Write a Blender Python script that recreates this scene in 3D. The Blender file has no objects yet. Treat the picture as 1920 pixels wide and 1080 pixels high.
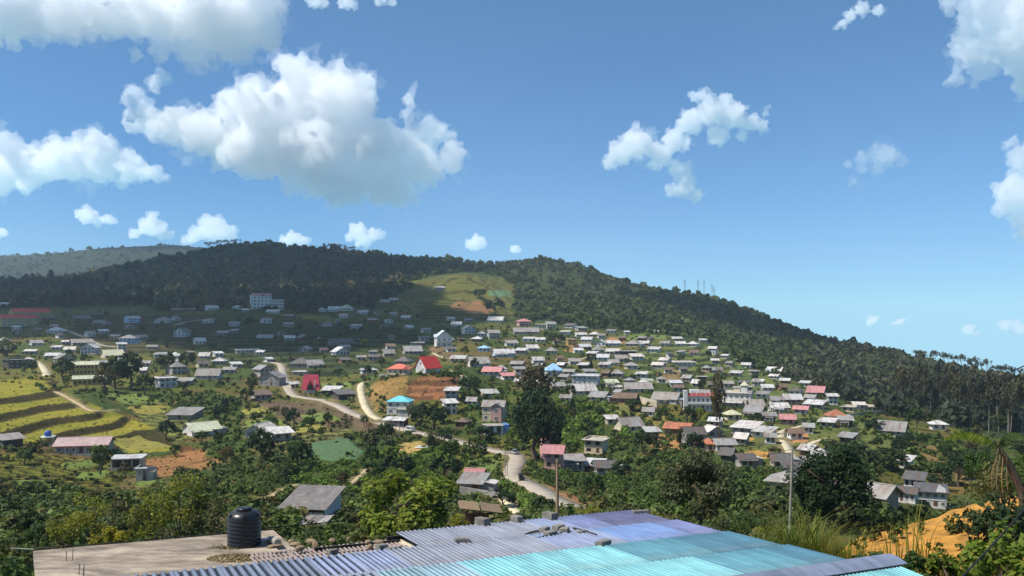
import bpy, bmesh, math, random
import numpy as np
from mathutils import Vector, Matrix

# ---------------------------------------------------------------- camera, sky, sun, exposure
scene = bpy.context.scene
COL = scene.collection
FOC, CX, HY, CZ = 1598.0, 960.0, 590.0, 60.0      # focal length in photo pixels, eye-level row, eye height (m)
cam_d = bpy.data.cameras.new('camera')
cam_d.sensor_width = 36.0
cam_d.lens = FOC / 1920.0 * 36.0
cam_d.shift_y = (HY - 540.0) / 1920.0
cam_d.clip_start, cam_d.clip_end = 0.5, 80000.0
cam = bpy.data.objects.new('camera', cam_d)
COL.objects.link(cam)
cam.location = (0, 0, CZ)
cam.rotation_euler = (math.radians(90), 0, 0)
scene.camera = cam

SUN_AZ, SUN_EL = math.radians(-106), math.radians(56)   # azimuth clockwise from the view direction (+Y)
SUN = Vector((math.sin(SUN_AZ) * math.cos(SUN_EL), math.cos(SUN_AZ) * math.cos(SUN_EL), math.sin(SUN_EL)))
world = bpy.data.worlds.new('World'); scene.world = world; world.use_nodes = True
wn, wl = world.node_tree.nodes, world.node_tree.links
wn.clear()
w_out = wn.new('ShaderNodeOutputWorld'); w_bg = wn.new('ShaderNodeBackground'); w_sky = wn.new('ShaderNodeTexSky')
w_sky.sky_type = 'NISHITA'; w_sky.sun_disc = False
w_sky.sun_elevation = SUN_EL; w_sky.sun_rotation = SUN_AZ
w_sky.altitude = 1900.0; w_sky.air_density = 0.75; w_sky.dust_density = 0.0; w_sky.ozone_density = 1.6
w_tc = wn.new('ShaderNodeTexCoord'); w_sep = wn.new('ShaderNodeSeparateXYZ'); w_max = wn.new('ShaderNodeMath'); w_com = wn.new('ShaderNodeCombineXYZ')
w_max.operation = 'MAXIMUM'; w_max.inputs[1].default_value = 0.012   # the lowland haze goes on below eye level
wl.new(w_tc.outputs['Generated'], w_sep.inputs[0]); wl.new(w_sep.outputs[2], w_max.inputs[0])
wl.new(w_sep.outputs[0], w_com.inputs[0]); wl.new(w_sep.outputs[1], w_com.inputs[1]); wl.new(w_max.outputs[0], w_com.inputs[2])
wl.new(w_com.outputs[0], w_sky.inputs['Vector'])
w_tint = wn.new('ShaderNodeMix'); w_tint.data_type = 'RGBA'; w_tint.blend_type = 'MULTIPLY'; w_tint.inputs[0].default_value = 1.0; w_tint.inputs[7].default_value = (0.545, 0.90, 1.14, 1)   # the clear cyan cast of the highland sky
w_gam = wn.new('ShaderNodeGamma'); w_gam.inputs[1].default_value = 0.80
wl.new(w_sky.outputs[0], w_gam.inputs[0]); wl.new(w_gam.outputs[0], w_tint.inputs[6]); wl.new(w_tint.outputs[2], w_bg.inputs['Color']); w_bg.inputs['Strength'].default_value = 0.15
wl.new(w_bg.outputs[0], w_out.inputs['Surface'])
sun_d = bpy.data.lights.new('sun', 'SUN'); sun_d.energy = 5.0; sun_d.angle = math.radians(0.53); sun_d.color = (1.0, 0.95, 0.86)
sun_o = bpy.data.objects.new('sun', sun_d); COL.objects.link(sun_o)
sun_o.rotation_euler = SUN.to_track_quat('Z', 'Y').to_euler()
sun_o.location = (0, 0, 300)
vs = scene.view_settings
scene.display_settings.display_device = 'sRGB'
vs.view_transform = 'Standard'; vs.look = 'None'; vs.exposure = 0.25; vs.gamma = 1.0; vs.use_curve_mapping = False
cy = scene.cycles
cy.max_bounces = 22; cy.diffuse_bounces = 3; cy.glossy_bounces = 3; cy.transmission_bounces = 4; cy.transparent_max_bounces = 12
cy.volume_bounces = 20; cy.use_denoising = True; cy.sample_clamp_indirect = 6.0

rng = np.random.default_rng(7)
rnd = random.Random(11)

# ---------------------------------------------------------------- helpers
def tag(o, label=None, cat=None, group=None, kind=None):
    if label: o['label'] = label
    if cat: o['category'] = cat
    if group: o['group'] = group
    if kind: o['kind'] = kind
    return o

def empty(name, loc, rz=0.0):
    o = bpy.data.objects.new(name, None); COL.objects.link(o)
    o.empty_display_size = 0.2
    o.location = loc; o.rotation_euler = (0, 0, rz)
    return o

def link(name, me, parent=None, mat=None):
    o = bpy.data.objects.new(name, me); COL.objects.link(o)
    if parent is not None: o.parent = parent
    if mat is not None and len(me.materials) == 0: me.materials.append(mat)
    return o

def np_mesh(name, V, F, mat=None, smooth=False, col=None, fcol=None):
    """mesh from arrays; F is (n,3) or (n,4); col = per-vertex RGB"""
    V = np.asarray(V, np.float32).reshape(-1, 3); F = np.asarray(F, np.int32)
    me = bpy.data.meshes.new(name)
    n, k = F.shape
    me.vertices.add(len(V)); me.vertices.foreach_set('co', V.ravel())
    me.loops.add(n * k); me.loops.foreach_set('vertex_index', F.ravel())
    me.polygons.add(n); me.polygons.foreach_set('loop_start', np.arange(0, n * k, k, dtype=np.int32))
    if smooth: me.polygons.foreach_set('use_smooth', np.ones(n, bool))
    me.update(calc_edges=True)
    if col is not None:
        a = me.color_attributes.new('tint', 'FLOAT_COLOR', 'POINT')
        c = np.ones((len(V), 4), np.float32); c[:, :3] = col
        a.data.foreach_set('color', c.ravel())
    if mat is not None: me.materials.append(mat)
    return me

class MB:
    """collects simple shapes and turns them into one mesh"""
    def __init__(s): s.v = []; s.f = []
    def add(s, V, F):
        b = len(s.v); s.v += [tuple(p) for p in V]; s.f += [tuple(i + b for i in f) for f in F]; return s
    def box(s, x0, x1, y0, y1, z0, z1, M=None):
        V = [(x, y, z) for z in (z0, z1) for y in (y0, y1) for x in (x0, x1)]
        if M is not None: V = [tuple(M @ Vector(p)) for p in V]
        return s.add(V, [(0, 2, 3, 1), (4, 5, 7, 6), (0, 1, 5, 4), (2, 6, 7, 3), (0, 4, 6, 2), (1, 3, 7, 5)])
    def tube(s, pts, r, n=6, cap=True):
        P = [Vector(p) for p in pts]; R = r if isinstance(r, (list, tuple)) else [r] * len(P)
        V = []; F = []
        for i, p in enumerate(P):
            t = (P[min(i + 1, len(P) - 1)] - P[max(i - 1, 0)]).normalized()
            a = t.cross(Vector((0.13, 0.97, 0.2))); 
            if a.length < 1e-3: a = t.cross(Vector((1, 0, 0)))
            a.normalize(); b = t.cross(a)
            for k in range(n):
                th = 2 * math.pi * k / n
                V.append(tuple(p + (a * math.cos(th) + b * math.sin(th)) * R[i]))
        for i in range(len(P) - 1):
            for k in range(n):
                F.append((i * n + k, i * n + (k + 1) % n, (i + 1) * n + (k + 1) % n, (i + 1) * n + k))
        if cap: F.append(tuple(range(n - 1, -1, -1))); F.append(tuple((len(P) - 1) * n + k for k in range(n)))
        return s.add(V, F)
    def lathe(s, prof, n=24, c=(0, 0, 0)):
        V = []; F = []
        for r, z in prof:
            for k in range(n):
                th = 2 * math.pi * k / n; V.append((c[0] + r * math.cos(th), c[1] + r * math.sin(th), c[2] + z))
        for i in range(len(prof) - 1):
            for k in range(n):
                F.append((i * n + k, i * n + (k + 1) % n, (i + 1) * n + (k + 1) % n, (i + 1) * n + k))
        F.append(tuple(range(n - 1, -1, -1))); F.append(tuple((len(prof) - 1) * n + k for k in range(n)))
        return s.add(V, F)
    def prism(s, poly, z0, z1):
        n = len(poly); V = [(x, y, z0) for x, y in poly] + [(x, y, z1) for x, y in poly]
        F = [tuple(range(n - 1, -1, -1)), tuple(range(n, 2 * n))] + [(i, (i + 1) % n, n + (i + 1) % n, n + i) for i in range(n)]
        return s.add(V, F)
    def mesh(s, name, mat=None, smooth=False):
        me = bpy.data.meshes.new(name); me.from_pydata(s.v, [], s.f)
        if smooth: me.polygons.foreach_set('use_smooth', [True] * len(me.polygons))
        if mat is not None: me.materials.append(mat)
        me.update(); return me
    def build(s, name, mat, parent=None, smooth=False):
        return link(name, s.mesh(name, mat, smooth), parent)

def hash2(ix, iy, seed):
    h = (ix.astype(np.int64) * 374761393 + iy.astype(np.int64) * 668265263 + seed * 974634777) & 0xffffffff
    h = ((h ^ (h >> 13)) * 1274126177) & 0xffffffff
    return ((h ^ (h >> 16)) & 0xffff) / 65535.0

def vnoise(x, y, seed=0):
    ix, iy = np.floor(x), np.floor(y); fx, fy = x - ix, y - iy
    fx = fx * fx * (3 - 2 * fx); fy = fy * fy * (3 - 2 * fy)
    a, b = hash2(ix, iy, seed), hash2(ix + 1, iy, seed); c, d = hash2(ix, iy + 1, seed), hash2(ix + 1, iy + 1, seed)
    return (a * (1 - fx) + b * fx) * (1 - fy) + (c * (1 - fx) + d * fx) * fy

def fbm(x, y, seed=0, oct=4):
    t = 0; a = 0.5
    for i in range(oct):
        t = t + a * (vnoise(x * 2 ** i, y * 2 ** i, seed + i) - 0.5); a *= 0.5
    return t

def sstep(a, b, x):
    t = np.clip((x - a) / (b - a), 0, 1); return t * t * (3 - 2 * t)

def in_poly(X, Y, poly):
    r = np.zeros(X.shape, bool); n = len(poly); j = n - 1
    for i in range(n):
        xi, yi = poly[i]; xj, yj = poly[j]
        c = ((yi > Y) != (yj > Y)) & (X < (xj - xi) * (Y - yi) / (yj - yi + 1e-12) + xi)
        r ^= c; j = i
    return r
# ---------------------------------------------------------------- materials
def new_mat(name):
    m = bpy.data.materials.new(name); m.use_nodes = True
    nt = m.node_tree; nt.nodes.clear()
    out = nt.nodes.new('ShaderNodeOutputMaterial')
    return m, nt, out

def N(nt, t, **kw):
    n = nt.nodes.new(t)
    for k, v in kw.items():
        if k.startswith('i_'): n.inputs[k[2:].replace('_', ' ')].default_value = v
        else: setattr(n, k, v)
    return n

def mix_rgb(nt, fac, a, b, mode='MIX'):
    m = nt.nodes.new('ShaderNodeMix'); m.data_type = 'RGBA'; m.blend_type = mode
    for s, v in ((m.inputs[0], fac), (m.inputs[6], a), (m.inputs[7], b)):
        if hasattr(v, 'is_linked') or hasattr(v, 'links'): nt.links.new(v, s)
        elif isinstance(v, (int, float)): s.default_value = v
        else: s.default_value = (*v[:3], 1)
    return m.outputs[2]

def ramp(nt, fac, stops):
    r = nt.nodes.new('ShaderNodeValToRGB'); e = r.color_ramp.elements
    while len(e) < len(stops): e.new(0.5)
    for k, (p, c) in enumerate(stops):
        e[k].position = p; e[k].color = (*c, 1) if not isinstance(c, (int, float)) else (c, c, c, 1)
    nt.links.new(fac, r.inputs[0]); return r.outputs[0]

def noise(nt, scale, detail=4, rough=0.6, coord=None, dist=0.0):
    n = nt.nodes.new('ShaderNodeTexNoise'); n.inputs['Scale'].default_value = scale; n.inputs['Detail'].default_value = detail
    n.inputs['Roughness'].default_value = rough; n.inputs['Distortion'].default_value = dist
    if coord is not None: nt.links.new(coord, n.inputs['Vector'])
    return n.outputs['Fac']

def plain(name, col, rough=0.7, var=0.25, scale=1.5, metal=0.0, spec=0.4, dirt=None, bump=0.0, bscale=20.0, stretch=None):
    """a weathered surface: base colour with blotchy variation and optional dirt stains"""
    m, nt, out = new_mat(name)
    b = N(nt, 'ShaderNodeBsdfPrincipled'); nt.links.new(b.outputs[0], out.inputs[0])
    tc = N(nt, 'ShaderNodeTexCoord'); co = tc.outputs['Object']
    if stretch:
        mp = N(nt, 'ShaderNodeMapping'); mp.inputs['Scale'].default_value = stretch; nt.links.new(co, mp.inputs[0]); co = mp.outputs[0]
    oi = N(nt, 'ShaderNodeObjectInfo')
    ad = N(nt, 'ShaderNodeVectorMath', operation='ADD'); sc = N(nt, 'ShaderNodeVectorMath', operation='SCALE'); sc.inputs['Scale'].default_value = 30.0
    cb = N(nt, 'ShaderNodeCombineXYZ'); nt.links.new(oi.outputs['Random'], cb.inputs[0]); nt.links.new(oi.outputs['Random'], cb.inputs[1])
    nt.links.new(cb.outputs[0], sc.inputs[0]); nt.links.new(co, ad.inputs[0]); nt.links.new(sc.outputs[0], ad.inputs[1]); co = ad.outputs[0]
    f = noise(nt, scale, 5, 0.65, co)
    lo = tuple(c * (1 - var) for c in col); hi = tuple(min(1, c * (1 + var)) for c in col)
    c = ramp(nt, f, [(0.3, lo), (0.7, hi)])
    c = mix_rgb(nt, 1.0, c, ramp(nt, oi.outputs['Random'], [(0.0, (0.78, 0.76, 0.74)), (0.5, (1, 1, 1)), (0.8, (1.04, 0.97, 0.90)), (1.0, (0.86, 0.88, 0.92))]), 'MULTIPLY')
    if dirt:
        f2 = noise(nt, scale * 0.45, 6, 0.7, co, 0.6)
        fr = ramp(nt, f2, [(0.48, 0.0), (0.68, 0.8)])
        c = mix_rgb(nt, fr, c, dirt)
    nt.links.new(c, b.inputs['Base Color'])
    b.inputs['Roughness'].default_value = rough; b.inputs['Metallic'].default_value = metal; b.inputs['Specular IOR Level'].default_value = spec
    if bump:
        bp = N(nt, 'ShaderNodeBump'); bp.inputs['Strength'].default_value = bump; bp.inputs['Distance'].default_value = 0.05
        nt.links.new(noise(nt, bscale, 4, 0.6, co), bp.inputs['Height']); nt.links.new(bp.outputs[0], b.inputs['Normal'])
    return m

def foliage(name, a, b, c=None, trans=0.25, rough=0.55, attr=False):
    """leaf colour differs from leaf to leaf and from clump to clump; light passes through"""
    m, nt, out = new_mat(name)
    g = N(nt, 'ShaderNodeNewGeometry'); oi = N(nt, 'ShaderNodeObjectInfo')
    stops = [(0.0, a), (1.0, b)] if c is None else [(0.0, a), (0.6, b), (1.0, c)]
    col = ramp(nt, g.outputs['Random Per Island'], stops)
    tc = N(nt, 'ShaderNodeTexCoord')
    f = noise(nt, 0.55, 2, 0.5, tc.outputs['Object'])
    col = mix_rgb(nt, 1.0, col, ramp(nt, f, [(0.3, 0.65), (0.7, 1.25)]), 'MULTIPLY')
    if attr:
        at = N(nt, 'ShaderNodeAttribute', attribute_name='tint')
        col = mix_rgb(nt, 1.0, col, at.outputs['Color'], 'MULTIPLY')
    else:
        col = mix_rgb(nt, 1.0, col, ramp(nt, oi.outputs['Random'], [(0.0, (0.75, 0.8, 0.75)), (0.5, (1, 1, 1)), (1.0, (1.3, 1.15, 0.85))]), 'MULTIPLY')
    p = N(nt, 'ShaderNodeBsdfPrincipled'); nt.links.new(col, p.inputs['Base Color'])
    p.inputs['Roughness'].default_value = rough; p.inputs['Specular IOR Level'].default_value = 0.10
    t = N(nt, 'ShaderNodeBsdfTranslucent')
    nt.links.new(mix_rgb(nt, 1.0, col, (1.3, 1.35, 0.6), 'MULTIPLY'), t.inputs[0])
    mx = N(nt, 'ShaderNodeMixShader'); mx.inputs[0].default_value = trans
    nt.links.new(p.outputs[0], mx.inputs[1]); nt.links.new(t.outputs[0], mx.inputs[2]); nt.links.new(mx.outputs[0], out.inputs[0])
    return m

def ground_mat():
    m, nt, out = new_mat('ground')
    b = N(nt, 'ShaderNodeBsdfPrincipled'); nt.links.new(b.outputs[0], out.inputs[0])
    at = N(nt, 'ShaderNodeAttribute', attribute_name='tint')
    tc = N(nt, 'ShaderNodeTexCoord'); co = tc.outputs['Object']
    c = mix_rgb(nt, 1.0, at.outputs['Color'], ramp(nt, noise(nt, 0.6, 6, 0.7, co), [(0.28, 0.5), (0.5, 0.95), (0.75, 1.5)]), 'MULTIPLY')
    c = mix_rgb(nt, 1.0, c, ramp(nt, noise(nt, 0.07, 4, 0.6, co), [(0.3, (0.75, 0.85, 0.7)), (0.7, (1.2, 1.1, 1.05))]), 'MULTIPLY')
    nt.links.new(c, b.inputs['Base Color'])
    b.inputs['Roughness'].default_value = 0.95; b.inputs['Specular IOR Level'].default_value = 0.1
    bp = N(nt, 'ShaderNodeBump'); bp.inputs['Strength'].default_value = 0.7; bp.inputs['Distance'].default_value = 0.5
    nt.links.new(noise(nt, 0.9, 6, 0.75, co), bp.inputs['Height']); nt.links.new(bp.outputs[0], b.inputs['Normal'])
    return m

def volume_mat(name, density, color=(1, 1, 1), aniso=0.0):
    m, nt, out = new_mat(name)
    v = N(nt, 'ShaderNodeVolumePrincipled')
    v.inputs['Color'].default_value = (*color, 1); v.inputs['Density'].default_value = density; v.inputs['Anisotropy'].default_value = aniso
    nt.links.new(v.outputs[0], out.inputs['Volume'])
    return m

M = {}
M['ground'] = ground_mat()
RUST = (0.16, 0.075, 0.035)
ROOFC = {'W': (0.56, 0.55, 0.53), 'G': (0.30, 0.29, 0.275), 'D': (0.12, 0.115, 0.11), 'B': (0.17, 0.12, 0.085), 'R': (0.48, 0.035, 0.03), 'P': (0.52, 0.24, 0.24),
         'T': (0.42, 0.16, 0.085), 'Y': (0.52, 0.52, 0.36), 'U': (0.32, 0.55, 0.80), 'Q': (0.16, 0.55, 0.60), 'C': (0.47, 0.43, 0.37)}
ROOFN = {'W': 'white sheet', 'G': 'grey sheet', 'D': 'dark sheet', 'B': 'rusty sheet', 'R': 'red sheet', 'P': 'pink sheet', 'T': 'tile red', 'Y': 'pale green sheet', 'U': 'pale blue sheet', 'Q': 'turquoise sheet', 'C': 'roof concrete'}
for k_, c_ in ROOFC.items():
    M['roof_' + k_] = plain(ROOFN[k_], c_, 0.5 if k_ not in 'C' else 0.85, 0.22, 0.9, 0.0, 0.4, RUST if k_ in 'GDBW' else tuple(x * 0.55 for x in c_), 0.25, 3.0, (1.6, 0.35, 0.6))
WALLC = {'w': (0.66, 0.65, 0.62), 'c': (0.62, 0.54, 0.40), 'g': (0.38, 0.36, 0.335), 'b': (0.24, 0.13, 0.085), 'y': (0.50, 0.36, 0.13), 'p': (0.60, 0.36, 0.32), 'u': (0.45, 0.55, 0.68), 'k': (0.10, 0.09, 0.08), 't': (0.42, 0.20, 0.15)}
for k_, c_ in WALLC.items():
    M['wall_' + k_] = plain('plaster ' + k_, c_, 0.9, 0.16, 0.8, 0.0, 0.2, tuple(x * 0.5 for x in c_), 0.15, 6.0)
M['glass'] = plain('window glass', (0.02, 0.025, 0.03), 0.12, 0.3, 1.0, 0.0, 0.6)
M['frame'] = plain('painted frame', (0.6, 0.59, 0.56), 0.6, 0.1)
M['door'] = plain('timber door', (0.12, 0.065, 0.035), 0.7, 0.3, 2.0)
M['timber'] = plain('grey timber', (0.20, 0.16, 0.12), 0.9, 0.35, 2.0)
M['dark_timber'] = plain('dark timber', (0.035, 0.03, 0.027), 0.9, 0.3, 4.0)
M['concrete'] = plain('concrete', (0.42, 0.385, 0.33), 0.9, 0.2, 1.0, 0.0, 0.2, (0.20, 0.175, 0.14), 0.3, 8.0)
M['pole_concrete'] = plain('pole concrete', (0.29, 0.27, 0.23), 0.9, 0.15, 2.0)
M['steel'] = plain('grey steel', (0.30, 0.31, 0.33), 0.5, 0.2, 3.0, 0.6)
M['red_trim'] = plain('red trim', (0.30, 0.05, 0.04), 0.7, 0.2, 1.5)
M['trim_white'] = plain('white trim', (0.75, 0.74, 0.72), 0.7, 0.08)
M['road'] = plain('road concrete', (0.37, 0.335, 0.285), 0.92, 0.14, 0.25, 0.0, 0.2, (0.30, 0.25, 0.19), 0.2, 2.0)
M['lane'] = plain('pale lane', (0.56, 0.49, 0.33), 0.92, 0.12, 0.3, 0.0, 0.2, (0.42, 0.34, 0.22), 0.2, 2.0)
M['path'] = plain('earth path', (0.42, 0.33, 0.21), 0.95, 0.2, 0.4, 0.0, 0.1, (0.24, 0.19, 0.10), 0.3, 2.0)
M['black_plastic'] = plain('black plastic', (0.012, 0.012, 0.014), 0.34, 0.4, 2.0, 0.0, 0.5)
M['blue_plastic'] = plain('blue plastic', (0.02, 0.09, 0.40), 0.4, 0.2, 2.0)
M['rubber'] = plain('rubber', (0.015, 0.015, 0.015), 0.85, 0.2, 2.0)
M['bark'] = plain('bark', (0.11, 0.08, 0.055), 0.95, 0.3, 3.0, bump=0.4, bscale=6.0)
M['pale_bark'] = plain('pale bark', (0.27, 0.24, 0.20), 0.9, 0.25, 1.2)
# leaves
M['lf_dark'] = foliage('dark leaves', (0.018, 0.034, 0.014), (0.040, 0.065, 0.022), trans=0.18)
M['lf_mid'] = foliage('green leaves', (0.028, 0.058, 0.016), (0.070, 0.115, 0.026))
M['lf_bright'] = foliage('bright green leaves', (0.075, 0.125, 0.014), (0.165, 0.215, 0.024), (0.24, 0.26, 0.05), 0.32)
M['lf_yellow'] = foliage('yellow green leaves', (0.12, 0.13, 0.014), (0.24, 0.235, 0.024), (0.33, 0.29, 0.05), 0.3)
M['lf_brown'] = foliage('brownish leaves', (0.060, 0.048, 0.022), (0.105, 0.085, 0.034), trans=0.2)
M['lf_olive'] = foliage('olive leaves', (0.045, 0.055, 0.020), (0.085, 0.095, 0.035), (0.16, 0.155, 0.085), 0.2, 0.4)
M['lf_grass'] = foliage('grass blades', (0.07, 0.105, 0.018), (0.135, 0.165, 0.03), (0.22, 0.20, 0.06), 0.3)
M['lf_dry'] = foliage('dry leaves', (0.14, 0.095, 0.045), (0.26, 0.19, 0.10), (0.36, 0.30, 0.19), 0.15)
M['lf_many'] = foliage('mixed leaves', (0.65, 0.68, 0.62), (1.2, 1.2, 1.1), trans=0.2, attr=True)
# crops on the fields
M['crop_cabbage'] = plain('cabbage rows', (0.085, 0.165, 0.075), 0.9, 0.35, 1.6, 0.0, 0.15, (0.12, 0.13, 0.06), 0.6, 3.0)
M['crop_green'] = plain('green crop', (0.13, 0.185, 0.035), 0.9, 0.3, 1.2, 0.0, 0.15, (0.20, 0.18, 0.05), 0.6, 3.0)
M['crop_yellow'] = plain('yellowing crop', (0.245, 0.225, 0.045), 0.92, 0.25, 0.8, 0.0, 0.15, (0.17, 0.15, 0.05), 0.6, 3.0)
M['soil_brown'] = plain('ploughed soil', (0.27, 0.135, 0.06), 0.95, 0.22, 0.9, 0.0, 0.1, (0.19, 0.12, 0.05), 0.6, 3.0)
M['soil_orange'] = plain('orange soil', (0.44, 0.235, 0.085), 0.95, 0.22, 0.5, 0.0, 0.1, (0.30, 0.18, 0.08), 0.5, 2.0)
M['school_red'] = plain('red sheet roof', (0.55, 0.045, 0.03), 0.5, 0.18, 0.8, 0.0, 0.4, (0.30, 0.05, 0.04), 0.2, 3.0)
M['crimson'] = plain('crimson sheet roof', (0.42, 0.03, 0.06), 0.5, 0.18, 0.8, 0.0, 0.4, (0.25, 0.03, 0.05), 0.2, 3.0)
M['coral_roof'] = plain('coral tile roof', (0.62, 0.17, 0.12), 0.7, 0.2, 1.2, 0.0, 0.3, (0.40, 0.13, 0.09), 0.3, 5.0)
M['pink_roof'] = plain('faded pink sheet', (0.44, 0.31, 0.29), 0.55, 0.2, 0.6, 0.0, 0.4, (0.30, 0.22, 0.2), 0.2, 3.0)
M['pink_fascia'] = plain('pink fascia', (0.70, 0.13, 0.17), 0.6, 0.1)
M['pale_roof'] = plain('white blue sheet', (0.60, 0.66, 0.74), 0.5, 0.12, 0.8, 0.0, 0.4, (0.38, 0.45, 0.55), 0.2, 3.0)
M['blue_sheet'] = plain('blue sheet', (0.10, 0.22, 0.55), 0.5, 0.2, 1.0)
M['panel_white'] = plain('white panel', (0.60, 0.61, 0.60), 0.7, 0.1, 0.7, 0.0, 0.3, (0.40, 0.40, 0.38))
M['shed_roof'] = plain('weathered grey sheet', (0.17, 0.155, 0.15), 0.8, 0.2, 0.8, 0.0, 0.25, (0.26, 0.24, 0.225), 0.3, 4.0)
M['lf_euc'] = foliage('eucalyptus leaves', (0.040, 0.044, 0.024), (0.085, 0.080, 0.045), trans=0.15)
M['slab'] = plain('slab concrete', (0.40, 0.335, 0.26), 0.92, 0.62, 1.9, 0.0, 0.2, (0.11, 0.09, 0.07), 0.4, 10.0, (0.45, 1.1, 1))
M['pole_wood'] = plain('old pole wood', (0.33, 0.24, 0.15), 0.9, 0.2, 2.0)
M['stall_board'] = plain('brown boards', (0.22, 0.16, 0.10), 0.9, 0.3, 2.0, stretch=(0.6, 4.0, 1))
# ---------------------------------------------------------------- terrain: surveyed spot heights, interpolated
# each spot: bearing (as photo column), how it is seen (photo row) and its distance; turned into a height
SPOT = [
 # under and round the house in front
 *[(x, 590 + FOC * 11.0 / 16, 16) for x in (-600, 0, 960, 1700)], (2400, 590 + FOC * 7 / 16, 16),
 *[(x, 590 + FOC * 11.5 / 26, 26) for x in (-600, 0, 500, 960, 1400)], (1750, 1190, 26), (2050, 1160, 26), (2500, 1100, 26),
 (-500,1040,60),(0,1045,60),(250,1015,60),(500,1010,65),(750,1020,60),(1000,1025,60),(1300,1010,60),(1600,1020,60),(1850,1012,60),(2100,1000,60),(2500,930,60),
 (-500,970,110),(0,985,100),(200,955,110),(400,965,105),(600,985,118),(800,965,120),(1000,985,110),(1200,965,100),(1400,965,105),(1600,965,105),(1800,988,110),(1920,978,110),(1740,978,150),(1850,965,160),(2300,930,110),
 (-500,930,160),(0,935,160),(200,930,165),(400,930,150),(600,945,150),(800,925,160),(970,930,180),(1100,930,170),(1250,920,155),(1400,915,160),(1600,920,155),(1760,957,196),(1920,915,190),(2300,890,190),
 (-400,885,215),(0,885,215),(120,885,220),(236,888,240),(330,890,225),(450,890,215),(560,885,215),(700,880,215),(830,880,215),(970,897,215),(1035,870,238),(1120,890,235),(1250,865,235),(1400,862,240),(1550,870,225),(1700,885,240),(1800,885,250),(1920,880,250),
 (-400,850,255),(0,855,250),(150,860,262),(300,850,280),(400,840,290),(490,850,260),(610,845,250),(720,845,255),(830,842,270),(930,850,265),(985,862,262),(1110,846,275),(1200,835,280),(1300,838,285),(1450,840,270),(1600,845,270),(1750,845,300),(1900,838,310),
 (-400,790,300),(0,803,290),(100,790,318),(180,770,345),(250,800,330),(330,800,330),(420,815,310),(480,818,300),(560,800,310),(640,785,330),(720,800,320),(800,813,310),(870,826,296),(930,812,320),(1000,825,290),(1110,815,310),(1190,806,330),(1290,812,325),(1400,817,320),(1500,800,335),(1600,805,330),(1750,810,360),(1920,812,390),(2200,800,390),
 (-400,725,400),(0,722,400),(100,727,410),(190,735,410),(330,775,380),(430,775,370),(520,775,360),(620,755,395),(690,772,358),(740,778,352),(840,778,360),(920,788,345),(1000,770,360),(1080,765,375),(1150,760,390),(1250,762,395),(1310,770,390),(1390,766,405),(1500,770,400),(1600,770,430),(1700,785,430),(1800,790,440),(1920,795,450),
 # the red-earth knoll
 (745,714,412),(800,700,425),(850,712,410),(700,728,410),(690,708,440),(870,745,385),(770,745,385),(820,745,382),(740,745,380),
 (-400,695,480),(0,705,480),(150,718,450),(250,725,455),(350,722,450),(450,745,420),(500,745,425),(580,738,438),(640,738,430),(930,745,410),(1000,730,430),(1100,735,440),(1180,745,420),(1300,730,465),(1450,750,450),(1540,740,490),
 (-400,670,580),(0,670,580),(150,685,540),(330,695,530),(430,705,520),(500,695,530),(560,695,540),(640,695,540),(700,690,540),(800,678,530),(900,690,490),(1040,705,480),(1100,715,480),(1200,705,510),(1300,690,560),(1400,705,560),(1470,715,560),(1560,735,560),
 (-400,640,680),(0,645,680),(150,645,680),(300,645,690),(470,660,640),(600,665,630),(700,655,640),(800,650,640),(920,662,590),(1000,665,590),(1100,670,600),(1200,665,620),(1300,660,640),(1400,690,620),(1550,735,620),(1700,770,600),(1850,775,600),
 (-400,610,790),(0,613,790),(150,610,790),(300,612,800),(480,625,760),(640,632,760),(800,625,740),(900,630,710),(1000,630,720),(1100,635,720),(1200,640,720),(1300,645,730),
 (-400,588,900),(0,588,890),(150,588,890),(300,590,900),(430,582,900),(500,583,880),(600,586,900),(740,572,950),(850,600,880),(940,604,860),(1000,612,820),(1100,622,800),(1200,626,800),(1300,640,810),
 (820,545,1080),(870,530,1130),(940,545,1100),(870,565,1000),(960,600,930),(870,516,1200),
 # wooded slopes up to the ridge
 (-400,575,1050),(0,574,1050),(150,570,1060),(300,562,1080),(430,558,1060),(560,558,1080),(700,545,1120),
 (-400,545,1300),(0,540,1290),(120,536,1330),(300,525,1400),(500,518,1400),(650,518,1400),(780,515,1350),(980,555,1150),(1050,560,1100),(1150,575,1050),(1250,595,1000),(1330,620,950),(1420,660,860),(1500,690,800),
 (200,506,1680),(300,487,1850),(400,474,1900),(490,458,1900),(560,470,1850),(640,474,1800),(760,486,1700),(850,491,1600),(905,508,1550),(1000,493,1500),(1060,497,1470),(1100,506,1450),(1200,534,1400),(1300,551,1350),(1400,580,1300),(1470,614,1250),(1540,644,1200),
 (1100,535,1280),(1200,560,1230),(1300,580,1180),(1400,610,1120),
 # nearer eucalyptus ridge on the right
 (1590,655,900),(1640,660,880),(1700,682,800),(1800,712,700),(1920,738,620),(2100,760,600),(2400,770,600),(1540,690,820),(1620,735,690),(1750,765,560),(1900,778,500),
 # behind the ridges
 *[(x, y, 2500) for x, y in ((-600,575),(-200,575),(0,570),(200,560),(400,560),(600,560),(960,575),(1200,620),(1400,720),(1700,770))],
 (1590,740,1300),(1700,760,1150),(1920,800,1000),(2300,820,1000),(1540,730,1700),(1300,640,1900),(2200,790,2200),
 (-600,500,3400),(-200,492,3400),(0,482,3400),(100,479,3400),(150,474,3400),(200,468,3400),(260,468,3400),(330,462,3400),(420,478,3400),(600,535,3400),(960,620,3400),(1200,680,3400),(1400,760,3400),(1920,790,3400),(2400,790,3400),
 *[(x, 625 if x < 900 else 790, 5500) for x in (-600, 0, 500, 1000, 1500, 2000, 2500)],
]
SP = np.array(SPOT, float)

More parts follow.
